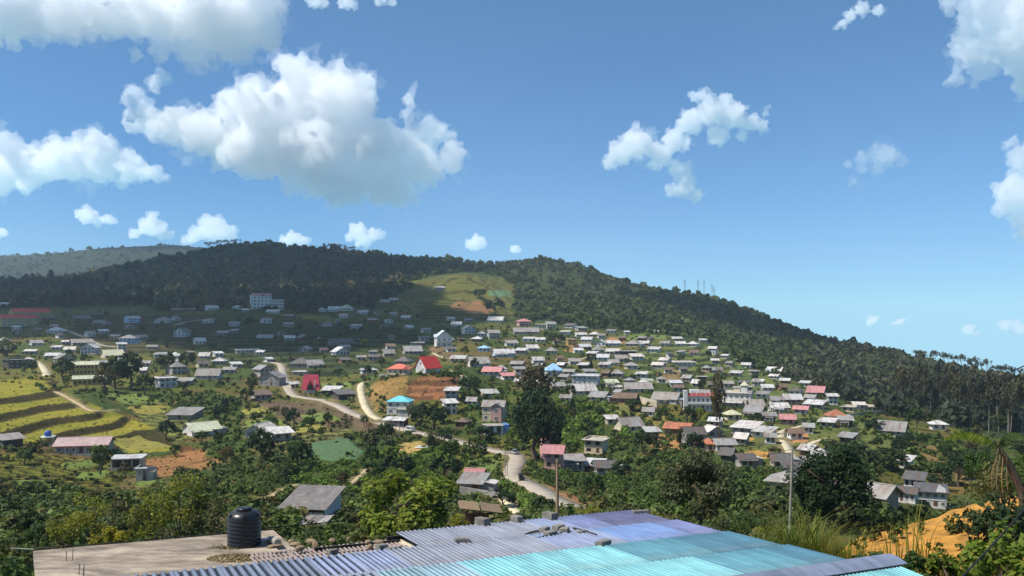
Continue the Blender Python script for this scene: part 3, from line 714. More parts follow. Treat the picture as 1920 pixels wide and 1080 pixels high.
for ti_, (outline, step, tc_, rc_) in enumerate(TERR):
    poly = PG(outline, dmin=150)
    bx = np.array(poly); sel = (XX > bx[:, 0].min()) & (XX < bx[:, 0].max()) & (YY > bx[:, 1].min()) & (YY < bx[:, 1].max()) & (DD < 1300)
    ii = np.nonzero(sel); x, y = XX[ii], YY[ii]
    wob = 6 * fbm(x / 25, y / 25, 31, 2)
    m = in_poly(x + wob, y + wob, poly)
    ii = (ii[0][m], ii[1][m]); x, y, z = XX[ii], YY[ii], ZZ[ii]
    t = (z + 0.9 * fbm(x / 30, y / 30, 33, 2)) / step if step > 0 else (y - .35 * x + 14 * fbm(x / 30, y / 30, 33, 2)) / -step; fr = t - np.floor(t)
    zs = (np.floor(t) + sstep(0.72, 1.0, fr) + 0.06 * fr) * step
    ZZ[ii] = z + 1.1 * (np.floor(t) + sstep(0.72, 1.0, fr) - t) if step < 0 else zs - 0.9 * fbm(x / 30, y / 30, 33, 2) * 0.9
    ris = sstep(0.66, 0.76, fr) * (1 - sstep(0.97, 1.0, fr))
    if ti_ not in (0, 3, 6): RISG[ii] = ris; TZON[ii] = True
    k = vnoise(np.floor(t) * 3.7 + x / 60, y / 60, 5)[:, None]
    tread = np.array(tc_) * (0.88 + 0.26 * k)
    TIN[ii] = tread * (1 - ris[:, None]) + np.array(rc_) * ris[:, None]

# bare earth, dry grass, green patches: (outline, colour)
PATCH = [
 ([(690,725),(715,712),(765,705),(768,728),(745,760),(728,776),(702,768),(688,745)], (0.25,0.155,0.055)),
 ([(840,578),(852,568),(895,564),(925,578),(920,588),(880,586)], (0.23,0.125,0.06)),
 ([(1222,816),(1250,812),(1276,824),(1280,842),(1226,842)], (0.42,0.22,0.085)),
 ([(1480,826),(1488,806),(1510,804),(1518,820),(1502,830)], (0.42,0.21,0.095)),
 ([(1398,850),(1420,844),(1458,846),(1450,860),(1420,862)], (0.45,0.25,0.07)),
 ([(1390,822),(1415,820),(1412,830),(1392,831)], (0.44,0.25,0.08)),
 ([(1020,912),(1060,925),(1105,925),(1100,946),(1050,945),(1015,928)], (0.26,0.12,0.065)),
 ([(1192,878),(1222,880),(1212,900),(1194,896)], (0.28,0.13,0.075)),
 ([(1715,838),(1750,832),(1798,862),(1770,872),(1728,862)], (0.19,0.13,0.055)),
 ([(1745,880),(1775,870),(1810,885),(1800,912),(1755,908)], (0.18,0.125,0.05)),
 ([(1185,785),(1200,772),(1245,776),(1262,792),(1220,798)], (0.23,0.19,0.055)),
 ([(1135,640),(1145,630),(1172,634),(1170,644)], (0.36,0.18,0.085)),
 ([(1058,658),(1068,646),(1090,650),(1085,662)], (0.36,0.20,0.09)),
 ([(742,850),(752,832),(790,826),(800,838),(780,850)], (0.42,0.29,0.10)),
 ([(1150,632),(1250,628),(1250,636),(1175,637)], (0.15,0.19,0.05)),
 ([(1370,712),(1390,660),(1400,700),(1460,740),(1420,745)], (0.11,0.145,0.045)),
 ([(640,950),(700,940),(690,972),(640,978)], (0.32,0.20,0.09)),
 ([(110,585),(270,572),(290,582),(150,592)], (0.11,0.095,0.04)),
 ([(480,755),(540,752),(640,790),(620,800),(520,775)], (0.125,0.085,0.06)),
 ([(670,905),(680,888),(705,880),(700,900)], (0.34,0.21,0.09)),
 ([(1230,700),(1270,690),(1280,712),(1250,716)], (0.24,0.16,0.08)),
 ([(640,772),(720,795),(735,815),(690,812)], (0.15,0.10,0.07)),
 ([(1120,760),(1180,755),(1185,775),(1130,780)], (0.16,0.16,0.05)),
 ([(870,690),(800,655),(830,650),(905,680)], (0.16,0.11,0.06)),
]
for outline, c_ in PATCH:
    poly = PG(outline, dmin=100); bx = np.array(poly)
    sel = np.nonzero((XX > bx[:, 0].min() - 6) & (XX < bx[:, 0].max() + 6) & (YY > bx[:, 1].min() - 6) & (YY < bx[:, 1].max() + 6))
    x, y = XX[sel], YY[sel]
    m = in_poly(x + 5 * fbm(x / 9, y / 9, 41, 3), y + 9 * fbm(x / 9, y / 9, 42, 3), poly)
    TIN[sel[0][m], sel[1][m]] = np.array(c_) * (0.85 + 0.3 * vnoise(x[m] / 7, y[m] / 7, 44))[:, None]

def smooth_line(pts, n):
    """evenly spaced Catmull-Rom line"""
    p = [Vector(q) for q in pts]; out = []
    for i in range(len(p) - 1):
        a, b, c, d = p[max(i - 1, 0)], p[i], p[i + 1], p[min(i + 2, len(p) - 1)]
        for k in range(12):
            t = k / 12
            out.append(0.5 * ((2 * b) + (c - a) * t + (2 * a - 5 * b + 4 * c - d) * t * t + (3 * b - a - 3 * c + d) * t ** 3))
    out.append(p[-1])
    L = [0]
    for i in range(1, len(out)): L.append(L[-1] + (out[i] - out[i - 1]).length)
    s = np.linspace(0, L[-1], n); A = np.array(out)
    return np.stack([np.interp(s, L, A[:, k]) for k in range(3)], 1)

ROADS = [   # name, width, material, line as seen, extra
 ('main_road', 4.8, 'road', [(1115,968),(1075,952),(1045,940),(1010,922),(978,905),(963,893),(961,880),(970,868),(966,856),(940,847),(900,837),(860,828),(820,820),(775,811),(740,801),(700,788),(660,773),(632,760),(605,751),(575,747),(550,741),(538,724),(532,706),(529,692),(524,681),(508,678)]),
 ('side_road', 3.4, 'lane', [(712,790),(697,780),(686,765),(680,748),(676,732),(677,722),(684,712)]),
 ('footpath', 2.0, 'path', [(105,732),(125,744),(150,758),(172,770),(200,778),(215,772)]),
 ('ramp', 4.0, 'lane', [(88,706),(84,694),(78,686),(66,676)]),
 ('hill_lane', 4.0, 'road', [(330,612),(345,605),(370,600),(412,594)]),
 ('footpath', 3.0, 'road', [(122,616),(135,624),(158,632),(190,648),(220,652)]),
 ('footpath', 2.6, 'lane', [(1490,862),(1472,832),(1464,818),(1472,808),(1506,796)]),
 ('footpath', 2.2, 'lane', [(1508,840),(1528,829),(1556,822)]),
 ('footpath', 2.2, 'lane', [(1062,682),(1088,674),(1115,666)]),
 ('footpath', 1.5, 'path', [(450,956),(500,935),(555,916),(610,912),(650,910),(690,886)]),
 ('footpath', 1.8, 'lane', [(945,948),(965,957),(990,966)]),
 ('footpath', 2.0, 'lane', [(1545,852),(1558,862),(1570,872)]),
 ('footpath', 1.6, 'lane', [(812,660),(822,668),(838,672)]),
 ('footpath', 1.4, 'lane', [(870,714),(860,700),(845,692)]),
]
ROADLINES = []
for nm, w, mt, pts in ROADS:
    q = [P(a, b, dmin=60 if b > 940 else 150) for a, b in pts]
    L = sum((q[i + 1] - q[i]).length for i in range(len(q) - 1)); n = max(12, int(L / 2.0))
    ln = smooth_line(q, n)
    zs = ln[:, 2].copy(); kk = 9
    for _ in range(3):
        zp = np.r_[[zs[0]] * kk, zs, [zs[-1]] * kk]; zs = np.convolve(zp, np.ones(2 * kk + 1) / (2 * kk + 1), 'valid')
    ln[:, 2] = zs
    ROADLINES.append((nm, w, mt, ln))
    bx = ln; sel = np.nonzero((XX > bx[:, 0].min() - 12) & (XX < bx[:, 0].max() + 12) & (YY > bx[:, 1].min() - 12) & (YY < bx[:, 1].max() + 12))
    x, y = XX[sel], YY[sel]; best = np.full(x.shape, 1e9); bz = np.zeros(x.shape)
    for p in ln:
        d2 = (x - p[0]) ** 2 + (y - p[1]) ** 2; m = d2 < best; best[m] = d2[m]; bz[m] = p[2]
    dist = np.sqrt(best); k = 1 - sstep(w * 0.5 + 0.8, w * 0.5 + 4.0, dist)
    ZZ[sel] = ZZ[sel] * (1 - k) + (bz - 0.12) * k
    ver = (dist < w * 0.5 + 1.6); TIN[sel[0][ver], sel[1][ver]] = TIN[sel[0][ver], sel[1][ver]] * 0.4 + np.array((0.24, 0.18, 0.10)) * 0.6

def pad(x, y, z, w, d, yaw):
    """level the ground under a building"""
    c, s = math.cos(-yaw), math.sin(-yaw); R = max(w, d) * 0.75 + 6
    j0, j1 = np.searchsorted(GV, math.log(max(y - R, 11))), np.searchsorted(GV, math.log(y + R))
    u0, u1 = sorted(((x - R) / (y - R) * FOC + CX, (x - R) / (y + R) * FOC + CX)), sorted(((x + R) / (y - R) * FOC + CX, (x + R) / (y + R) * FOC + CX))
    i0, i1 = np.searchsorted(GU, u0[0]), np.searchsorted(GU, u1[1]) + 1
    X, Y = XX[j0:j1, i0:i1] - x, YY[j0:j1, i0:i1] - y
    lx, ly = np.abs(X * c - Y * s) - w / 2, np.abs(X * s + Y * c) - d / 2
    dist = np.maximum(np.maximum(lx, ly), 0); k = 1 - sstep(1.2, 3.6, dist)
    ZZ[j0:j1, i0:i1] = ZZ[j0:j1, i0:i1] * (1 - k) + (z - 0.05) * k
    kk = (1 - sstep(0.5, 2.5, dist))[..., None] * 0.55
    TIN[j0:j1, i0:i1] = TIN[j0:j1, i0:i1] * (1 - kk) + np.array((0.17, 0.12, 0.075)) * kk

FOOTPRINTS = []
class Site:
    def __init__(s, px, py, wpx, depth=0.75, yaw=0.0, dmin=120, dmax=1250, dep_m=None, w_m=None):
        p = P(px, py, dmin=dmin, dmax=dmax); s.dist = p.y
        s.w = w_m or wpx * p.y / FOC
        s.d = dep_m or max(4.5, min(s.w * depth, 11.0))
        s.yaw = math.radians(yaw) - math.atan2(p.x, p.y)      # front faces the eye, then turned
        back = Vector((-math.sin(s.yaw), math.cos(s.yaw), 0))
        s.loc = p + back * (s.d / 2); s.loc.z = p.z
        FOOTPRINTS.append((s.loc.x, s.loc.y, s.w, s.d, s.yaw, p.z))
SITES = []
for line in HOUSES.strip().split('\n'):
    if not line: continue
    a, lab = line.split('|'); f = a.split(',')
    px, py, w, st = float(f[0]), float(f[1]), float(f[2]), int(f[3])
    SITES.append((Site(px, py, w * 0.84, 0.85 + 0.3 * ((px * 7 + py) % 10) / 10, float(f[7]) * 1.9), w, st, f[4], f[5], f[6], lab))
BIG = {}
def site(key, *a, **k): BIG[key] = Site(*a, **k)
site('school_back', 62, 602, 66, yaw=22, dep_m=14); site('school_front', 38, 612, 62, yaw=18, dep_m=12)
site('hotel', 492, 580, 34, yaw=10, dep_m=11); site('hotel_wing', 519, 580, 26, yaw=6, dep_m=9)
site('hall_up', 156, 703, 50, yaw=-4, dep_m=9); site('hall_low', 168, 722, 56, yaw=-4, dep_m=7)
site('pink', 152, 852, 88, yaw=-16, dep_m=9); site('bare', 236, 882, 52, yaw=-12, dep_m=7); site('bare_annex', 271, 902, 30, yaw=-12, dep_m=4.5)
site('crimson', 582, 738, 34, yaw=-6, dep_m=9); site('terracotta', 746, 703, 40, yaw=-14, dep_m=8); site('steep', 812, 699, 36, yaw=38, dep_m=8)
site('turquoise', 746, 778, 42, yaw=-14, dep_m=8); site('shelter', 737, 801, 42, yaw=-22, dep_m=5); site('tall', 833, 650, 29, yaw=12, dep_m=9)
site('bluehip', 1040, 706, 30, yaw=10, dep_m=8); site('villa', 924, 790, 40, yaw=-10, dep_m=8); site('unfinished', 932, 816, 46, yaw=8, dep_m=6)
site('redtrim', 1314, 771, 50, yaw=8, dep_m=9); site('tower', 1381, 763, 50, yaw=-8, dep_m=9)
site('white_a', 1690, 942, 46, yaw=-8, dmin=165, dep_m=5); site('white_b', 1712, 930, 32, yaw=-8, dmin=165, dep_m=5.5); site('white_c', 1747, 952, 50, yaw=4, dmin=165, dep_m=5)
site('shed', 568, 984, 82, yaw=-24, dmin=80, dep_m=6.2); site('lean', 585, 1003, 44, yaw=-24, dmin=80, dep_m=2.4)
for f in FOOTPRINTS: pad(f[0], f[1], f[5], f[2], f[3], f[4])

# one sheet of ground
nv_, nu_ = ZZ.shape; idx = np.arange(nv_ * nu_).reshape(nv_, nu_)
F_ = np.stack([idx[:-1, :-1], idx[:-1, 1:], idx[1:, 1:], idx[1:, :-1]], -1).reshape(-1, 4)
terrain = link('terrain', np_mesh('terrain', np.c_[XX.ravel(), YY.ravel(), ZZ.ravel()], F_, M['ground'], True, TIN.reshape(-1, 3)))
tag(terrain, kind='structure')

for nm, w, mt, ln in ROADLINES:
    V = []; n = len(ln); FF = []
    T = np.gradient(ln[:, :2], axis=0); T /= np.linalg.norm(T, axis=1)[:, None] + 1e-9; S = np.c_[T[:, 1], -T[:, 0]]
    ww = w * (1 + 0.12 * (vnoise(np.arange(n) * 0.3, np.zeros(n), 3) - 0.5))
    for sd, dz in ((-0.5, -0.25), (-0.5, 0.02), (0, 0.06), (0.5, 0.02), (0.5, -0.25)):
        V.append(np.c_[ln[:, :2] + S * (ww * sd)[:, None], ln[:, 2] + dz])
    V = np.concatenate(V); I = np.arange(n - 1)
    for k in range(4): FF.append(np.stack([I + k * n, I + k * n + 1, I + (k + 1) * n + 1, I + (k + 1) * n], -1))
    o = link(nm, np_mesh(nm, V, np.concatenate(FF), M[mt])); tag(o, kind='structure')

# crop fields: thin standing crops draped on the ground
def field(name, outline, mt, h=0.25, step=1.0, rows=None):
    poly = PG(outline, dmin=100); b = np.array(poly); x0, y0 = b.min(0); x1, y1 = b.max(0)
    gx, gy = np.arange(x0, x1 + step, step), np.arange(y0, y1 + step, step); X, Y = np.meshgrid(gx, gy)
    ins = in_poly(X, Y, poly); Z = H(X, Y) + h
    if rows: Z = Z + 0.18 * np.sin((X * rows[0] + Y * rows[1]))
    Z = np.where(ins, Z, H(X, Y) - 0.3)
    id_ = np.arange(X.size).reshape(X.shape)
    q = ins[:-1, :-1] | ins[1:, :-1] | ins[:-1, 1:] | ins[1:, 1:]
    FF = np.stack([id_[:-1, :-1][q], id_[:-1, 1:][q], id_[1:, 1:][q], id_[1:, :-1][q]], -1)
    o = link(name, np_mesh(name, np.c_[X.ravel(), Y.ravel(), Z.ravel()], FF, M[mt], True)); tag(o, kind='structure'); return o
field('crop_field', [(540,852),(588,832),(637,821),(655,824),(666,838),(684,848),(668,866),(640,868),(600,862)], 'crop_cabbage', 0.3, 0.6, (1.1, 2.4))
field('crop_field', [(602,719),(655,716),(660,728),(605,730)], 'crop_green')
field('crop_field', [(452,768),(486,765),(506,772),(455,780)], 'crop_yellow')
field('crop_field', [(455,792),(520,786),(538,795),(470,803)], 'crop_green')
field('crop_field', [(112,872),(185,862),(190,872),(120,884)], 'crop_green', 0.3)
field('crop_field', [(150,890),(205,882),(200,896),(140,902)], 'crop_green', 0.3)
field('crop_field', [(915,548),(955,545),(960,556),(918,557)], 'crop_cabbage', 0.3, 2.0)
field('crop_field', [(205,826),(262,818),(322,838),(250,846)], 'crop_yellow', 0.3)
field('crop_field', [(196,840),(240,846),(225,852),(200,850)], 'crop_green', 0.3)
field('crop_field', [(200,742),(262,738),(300,752),(232,758)], 'crop_green', 0.3)
field('crop_field', [(238,764),(300,758),(322,772),(268,778)], 'crop_yellow', 0.3)
field('crop_field', [(550,800),(600,796),(610,806),(560,812)], 'crop_yellow', 0.3)
field('crop_field', [(560,778),(620,776),(640,790),(590,790)], 'crop_green', 0.3)
field('crop_field', [(872,868),(935,860),(940,884),(900,894)], 'crop_green', 0.3)
field('crop_field', [(250,905),(300,898),(310,906),(262,914)], 'crop_green', 0.3)
field('crop_field', [(60,930),(110,918),(150,926),(90,940)], 'crop_green', 0.3)
field('crop_field', [(20,905),(60,900),(110,910),(60,922)], 'crop_green', 0.3)
# ---------------------------------------------------------------- house builder
def unit_frame():
    b = MB(); t = 0.12
    b.box(-.5, .5, -.5, .5, -.5, -.5 + t); b.box(-.5, .5, -.5, .5, .5 - t, .5); b.box(-.5, -.5 + t, -.5, .5, -.5 + t, .5 - t); b.box(.5 - t, .5, -.5, .5, -.5 + t, .5 - t)
    b.box(-.035, .035, -.4, .4, -.5 + t, .5 - t)
    return b.mesh('window', M['frame'])
ME_FRAME = unit_frame()
ME_PANE = MB().box(-.5, .5, -.5, .5, -.5, .5).mesh('pane', M['glass'])
ME_DOOR = MB().box(-.5, .5, -.5, .5, 0, 1).mesh('door', M['door'])
ME_POST = MB().tube([(0, 0, 0), (0, 0, 1)], 0.09, 6).mesh('post', M['trim_white'])

def window(parent, x, y, z, w, h, rz=0.0, detail=True):
    """frame with its pane (a sub-part), or only the pane where it shows too small"""
    if detail:
        f = link('window', ME_FRAME, parent); f.location = (x, y, z); f.scale = (w, 0.14, h); f.rotation_euler.z = rz
        p = link('pane', ME_PANE, f); p.scale = (0.8, 0.5, 0.8)
        return f
    p = link('window', ME_PANE, parent); p.location = (x, y, z); p.scale = (w, 0.08, h); p.rotation_euler.z = rz
    return p

def slab_quad(b, A, B, C, D, t):
    """a sheet through four corners, t thick (downwards)"""
    V = [Vector(q) for q in (A, B, C, D)]; n = (V[1] - V[0]).cross(V[3] - V[0]).normalized()
    if n.z < 0: n = -n
    W = [v - n * t for v in V]
    b.add(V + W, [(0, 1, 2, 3), (7, 6, 5, 4), (0, 4, 5, 1), (1, 5, 6, 2), (2, 6, 7, 3), (3, 7, 4, 0)])

def house(st, storeys, roof, rc, wc, label, name='house', cat='house', group=None, sh=2.8, pitch=0.42, eave=0.55, win=True, nwin=None, detail=None,
          door=True, wallmat=None, roofmat=None, z_extra=0.0, win_h=1.25, plinth=True):
    w, d = st.w, st.d; h = storeys * sh + z_extra
    root = empty(name, st.loc, st.yaw); tag(root, label, cat, group)
    wm, rm = wallmat or M['wall_' + wc], roofmat or M['roof_' + rc]
    x0, x1, y0, y1 = -w / 2, w / 2, -d / 2, d / 2
    b = MB(); b.box(x0, x1, y0, y1, -1.6, h)
    if plinth: b.box(x0 - .12, x1 + .12, y0 - .12, y1 + .12, -1.6, 0.35)
    if storeys > 1: 
        for k in range(1, storeys): b.box(x0 - .1, x1 + .1, y0 - .1, y1 + .1, k * sh - .1, k * sh + .1)
    r = MB(); e = eave; t = 0.10; top = h
    if roof == 'g':
        rh = pitch * d / 2; top = h + rh; k = rh / (d / 2)
        b.add([(x0, y0, h), (x0, y1, h), (x0, 0, top), (x1, y0, h), (x1, y1, h), (x1, 0, top)], [(0, 2, 1), (3, 4, 5), (0, 3, 5, 2), (1, 2, 5, 4)])
        slab_quad(r, (x0 - e, y0 - e, h - e * k + t + .03), (x1 + e, y0 - e, h - e * k + t + .03), (x1 + e, 0, top + t + .03), (x0 - e, 0, top + t + .03), t)
        slab_quad(r, (x0 - e, 0, top + t + .03), (x1 + e, 0, top + t + .03), (x1 + e, y1 + e, h - e * k + t + .03), (x0 - e, y1 + e, h - e * k + t + .03), t)
    elif roof == 'x':
        rh = max(pitch, 0.55) * w / 2; top = h + rh; k = rh / (w / 2)
        b.add([(x0, y0, h), (x1, y0, h), (0, y0, top), (x0, y1, h), (x1, y1, h), (0, y1, top)], [(0, 1, 2), (3, 5, 4), (0, 2, 5, 3), (1, 4, 5, 2)])
        slab_quad(r, (x0 - e, y0 - e, h - e * k + t + .03), (0, y0 - e, top + t + .03), (0, y1 + e, top + t + .03), (x0 - e, y1 + e, h - e * k + t + .03), t)
        slab_quad(r, (0, y0 - e, top + t + .03), (x1 + e, y0 - e, h - e * k + t + .03), (x1 + e, y1 + e, h - e * k + t + .03), (0, y1 + e, top + t + .03), t)
    elif roof == 'h':
        s = min(w, d) / 2 + e; rh = pitch * 1.1 * s; a = max(w / 2 + e - s, 0.0); c = max(d / 2 + e - s, 0.0); z0 = h + 0.02; top = z0 + rh
        V = [(x0 - e, y0 - e, z0), (x1 + e, y0 - e, z0), (x1 + e, y1 + e, z0), (x0 - e, y1 + e, z0), (-a - .02, -c, top), (a + .02, -c, top), (a + .02, c + .02, top), (-a - .02, c + .02, top)]
        V += [(p[0], p[1], p[2] - t) for p in V[:4]]
        r.add(V, [(0, 1, 5, 4), (1, 2, 6, 5), (2, 3, 7, 6), (3, 0, 4, 7), (4, 5, 6, 7), (8, 11, 10, 9), (0, 8, 9, 1), (1, 9, 10, 2), (2, 10, 11, 3), (3, 11, 8, 0)])
    elif roof == 'm':
        rh = 0.14 * d + 0.15; top = h + rh
        b.add([(x0, y0, h), (x1, y0, h), (x1, y1, h), (x0, y1, h), (x0, y1, top), (x1, y1, top)], [(0, 1, 5, 4), (0, 4, 3), (1, 2, 5), (3, 4, 5, 2)])
        k = rh / d
        slab_quad(r, (x0 - e, y0 - e * 1.3, h - e * k + t + .03), (x1 + e, y0 - e * 1.3, h - e * k + t + .03), (x1 + e, y1 + e, top + e * k + t + .03), (x0 - e, y1 + e, top + e * k + t + .03), t)
    else:
        top = h + .5
        r.box(x0 - e, x1 + e, y0 - e * 1.4, y1 + e * .4, h + .01, h + .16)
        b.box(x0 + .1, x1 - .1, y1 - .3, y1 - .1, h + .165, h + .7); b.box(x0 + .1, x0 + .3, y0 + .1, y1 - .32, h + .165, h + .7)
    wall = b.build('wall', wm, root); rf = r.build('roof', rm, root)
    wpx = w / st.dist * FOC
    if detail is None: detail = wpx > 36
    if roof in 'gx' and wpx > 26:
        c = MB()
        if roof == 'g': c.tube([(x0 - e, 0, top + t + .04), (x1 + e, 0, top + t + .04)], .14, 6)
        else: c.tube([(0, y0 - e, top + t + .04), (0, y1 + e, top + t + .04)], .14, 6)
        c.build('ridge_cap', rm, rf)
    if win:
        n = nwin or max(2, min(6, int(w / 2.6)))
        ww = min(1.5, w / n * 0.55)
        kd = n // 2
        for s in range(storeys):
            zc = s * sh + min(1.55, sh * .57)
            for i in range(n):
                x = x0 + w * (i + .5) / n
                if s == 0 and i == kd and door:
                    o = link('door', ME_DOOR, root); o.location = (x, y0 - .02, 0.36 if plinth else 0); o.scale = (min(1.0, ww), .12, min(2.0, sh * .72)); continue
                window(root, x, y0 - .02, zc, ww, win_h, 0, detail)
            m = 2 if d > 5.5 else 1
            for sd in (-1, 1):
                if (sd > 0) != (st.loc.x < 0 or st.yaw > 0.1): continue
                for i in range(m):
                    window(root, sd * (w / 2 + .02), y0 + d * (i + .5) / m, zc, min(1.3, d / m * .5), win_h, math.pi / 2, detail)
    return root, dict(w=w, d=d, h=h, top=top, x0=x0, x1=x1, y0=y0, y1=y1, wall=wall, roof=rf)

GROUP_H = 'houses scattered over the valley and the hillside'
for k, (st, wpx, storeys, rf, rc, wc, lab) in enumerate(SITES):
    flat_old = rf == 'f'
    root, g = house(st, storeys, rf, rc, wc, lab, 'house' if 'hut' not in lab and 'shack' not in lab else 'hut', 'house' if 'hut' not in lab and 'shack' not in lab else 'hut', GROUP_H,
                    sh=2.15 + (k % 4) * 0.12, pitch=0.40 + (k % 5) * 0.05, nwin=2 if wpx < 20 else None, eave=0.75 + 0.12 * (k % 3), win_h=1.0)
    if wpx > 24 and k % 3 == 0 and rf in 'gm':          # a porch roof on posts
        p = MB(); hh = 2.1
        slab_quad(p, (g['x0'] - .2, g['y0'] - 1.9, hh - .35), (g['x1'] * .35, g['y0'] - 1.9, hh - .35), (g['x1'] * .35, g['y0'] - .01, hh + .05), (g['x0'] - .2, g['y0'] - .01, hh + .05), .08)
        pr = p.build('porch_roof', M['roof_' + rc], root)
        for q in (0.05, 0.5, 0.95):
            po = link('post', ME_POST, root); po.location = (g['x0'] + q * (g['x1'] * .35 - g['x0'] - .2), g['y0'] - 1.75, 0); po.scale = (1, 1, hh - .42)
    if wpx > 26 and k % 4 == 1 and rf != 'f':            # a lean-to at the side
        b = MB(); s = 1 if k % 2 else -1; a0, a1 = (g['x1'] + .01, g['x1'] + 2.6) if s > 0 else (g['x0'] - 2.6, g['x0'] - .01)
        b.box(a0, a1, g['y0'] + .6, g['y1'] - .8, -1.5, 2.1)
        o = b.build('lean_to', M['wall_' + ('g' if wc in 'wc' else wc)], root)
        r = MB(); zz = (2.15, 2.6) if s < 0 else (2.6, 2.15)
        slab_quad(r, (a0 - (.4 if s < 0 else 0), g['y0'] + .3, zz[0]), (a1 + (.4 if s > 0 else 0), g['y0'] + .3, zz[1]), (a1 + (.4 if s > 0 else 0), g['y1'] - .5, zz[1]), (a0 - (.4 if s < 0 else 0), g['y1'] - .5, zz[0]), .08)
        r.build('lean_to_roof', M['roof_' + 'GWBD'[k % 4]], o)
    if rf == 'f' and wpx > 24 and ('colonnad' in lab or 'posts' in lab or 'openings' in lab):
        c = MB()
        for q in range(5): c.box(g['x0'] + .2 + q * (g['w'] - .6) / 4, g['x0'] + .4 + q * (g['w'] - .6) / 4, g['y0'] - .55, g['y0'] - .35, 0, g['h'])
        c.build('porch_columns', M['trim_white'], root)['kind'] = 'stuff'

# ---------------------------------------------------------------- the singular buildings
def add(parent, name, mat, fn):
    b = MB(); fn(b); return b.build(name, mat, parent)

# school: two long red-roofed blocks
root, g = house(BIG['school_back'], 3, 'g', 'R', 'y', 'rear yellow-walled school block with a long red roof and a blank gable end', 'school', 'school', 'red-roofed school blocks', sh=2.9, pitch=.5, nwin=8, door=False, roofmat=M['school_red'])
for s in range(3): add(root, 'corridor_slab', M['wall_c'], lambda b: b.box(g['x0'], g['x1'], g['y0'] - 1.4, g['y0'] - .13, s * 2.9 + 2.6, s * 2.9 + 2.8))
root, g = house(BIG['school_front'], 3, 'g', 'R', 'y', 'front red-roofed school block with dark corridor bands, before the rear one', 'school', 'school', 'red-roofed school blocks', sh=2.5, pitch=.5, nwin=8, door=False, roofmat=M['school_red'])
for s in range(3): add(root, 'corridor_slab', M['wall_c'], lambda b: b.box(g['x0'], g['x1'], g['y0'] - 1.5, g['y0'] - .13, s * 2.5 + 0.1, s * 2.5 + 1.0))
# hotel
root, g = house(BIG['hotel'], 4, 'g', 'P', 'w', 'tall white four-storey hotel with a small pinkish gabled roof against the wood', 'hotel', 'hotel', sh=3.5, nwin=5, pitch=.5, win_h=1.7, detail=False)
add(root, 'corner_tower', M['wall_w'], lambda b: (b.box(g['x0'] - 1.4, g['x0'] - .02, g['y0'] - 1.2, g['y1'], -1, g['h'] + 1.2)))
for s in range(1, 4): add(root, 'balcony', M['trim_white'], lambda b: b.box(g['x0'] + .3, g['x1'] - .3, g['y0'] - 1.2, g['y0'] - .12, s * 3.5, s * 3.5 + .9))
add(root, 'dormer', M['roof_P'], lambda b: (b.box(-2.2, 2.2, g['y0'] - .4, 0, g['h'], g['h'] + 1.6), b.add([(-2.6, g['y0'] - .6, g['h'] + 1.6), (2.6, g['y0'] - .6, g['h'] + 1.6), (0, g['y0'] - .6, g['h'] + 3.6), (-2.6, .2, g['h'] + 1.6), (2.6, .2, g['h'] + 1.6), (0, .2, g['h'] + 3.6)], [(0, 1, 2), (3, 5, 4), (0, 2, 5, 3), (1, 4, 5, 2)])))
root, g = house(BIG['hotel_wing'], 3, 'f', 'W', 'w', 'white three-storey wing with open galleries joined to the right of the hotel', 'hotel_wing', 'hotel', sh=3.3, nwin=6, win_h=1.9, detail=False)
for s in range(4): add(root, 'gallery', M['trim_white'], lambda b: b.box(g['x0'], g['x1'], g['y0'] - 1.6, g['y0'] - .13, max(s * 3.3 - .2, .4), max(s * 3.3, .6)))
# hall with pale green roofs
root, g = house(BIG['hall_up'], 2, 'g', 'Y', 'y', 'yellow two-storey hall with a pale green roof and a row of windows', 'hall', 'hall', sh=2.9, nwin=8, pitch=.36, door=False, detail=False)
root, g = house(BIG['hall_low'], 1, 'g', 'Y', 'y', 'lower yellow wing with a pale green roof in front of the two-storey hall', 'hall', 'hall', sh=3.3, nwin=7, pitch=.4, detail=False)
# pink roof house with verandah on a stone terrace
st = BIG['pink']; root, g = house(st, 1, 'g', 'P', 'g', 'long house with a pink roof and red eaves on a walled terrace', 'house', 'house', sh=3.0, pitch=.38, nwin=7, eave=.9, roofmat=M['pink_roof'])
add(root, 'fascia', M['pink_fascia'], lambda b: b.box(g['x0'] - .95, g['x1'] + .95, g['y0'] - .98, g['y0'] - .905, g['h'] - .42, g['h'] - .18))
add(root, 'terrace_wall', M['concrete'], lambda b: (b.box(g['x0'] - 1, g['x1'] + 1.2, g['y0'] - 3.2, g['y0'] - .13, -3.2, -.15), b.box(g['x0'] - 1, g['x1'] + 1.2, g['y0'] - 3.2, g['y0'] - 3.0, -.15, .5)))
for q in range(6):
    p = link('post', ME_POST, root); p.location = (g['x0'] + .2 + q * (g['w'] - .4) / 5, g['y0'] - .8, -.15); p.scale = (1, 1, g['h'] - .1)
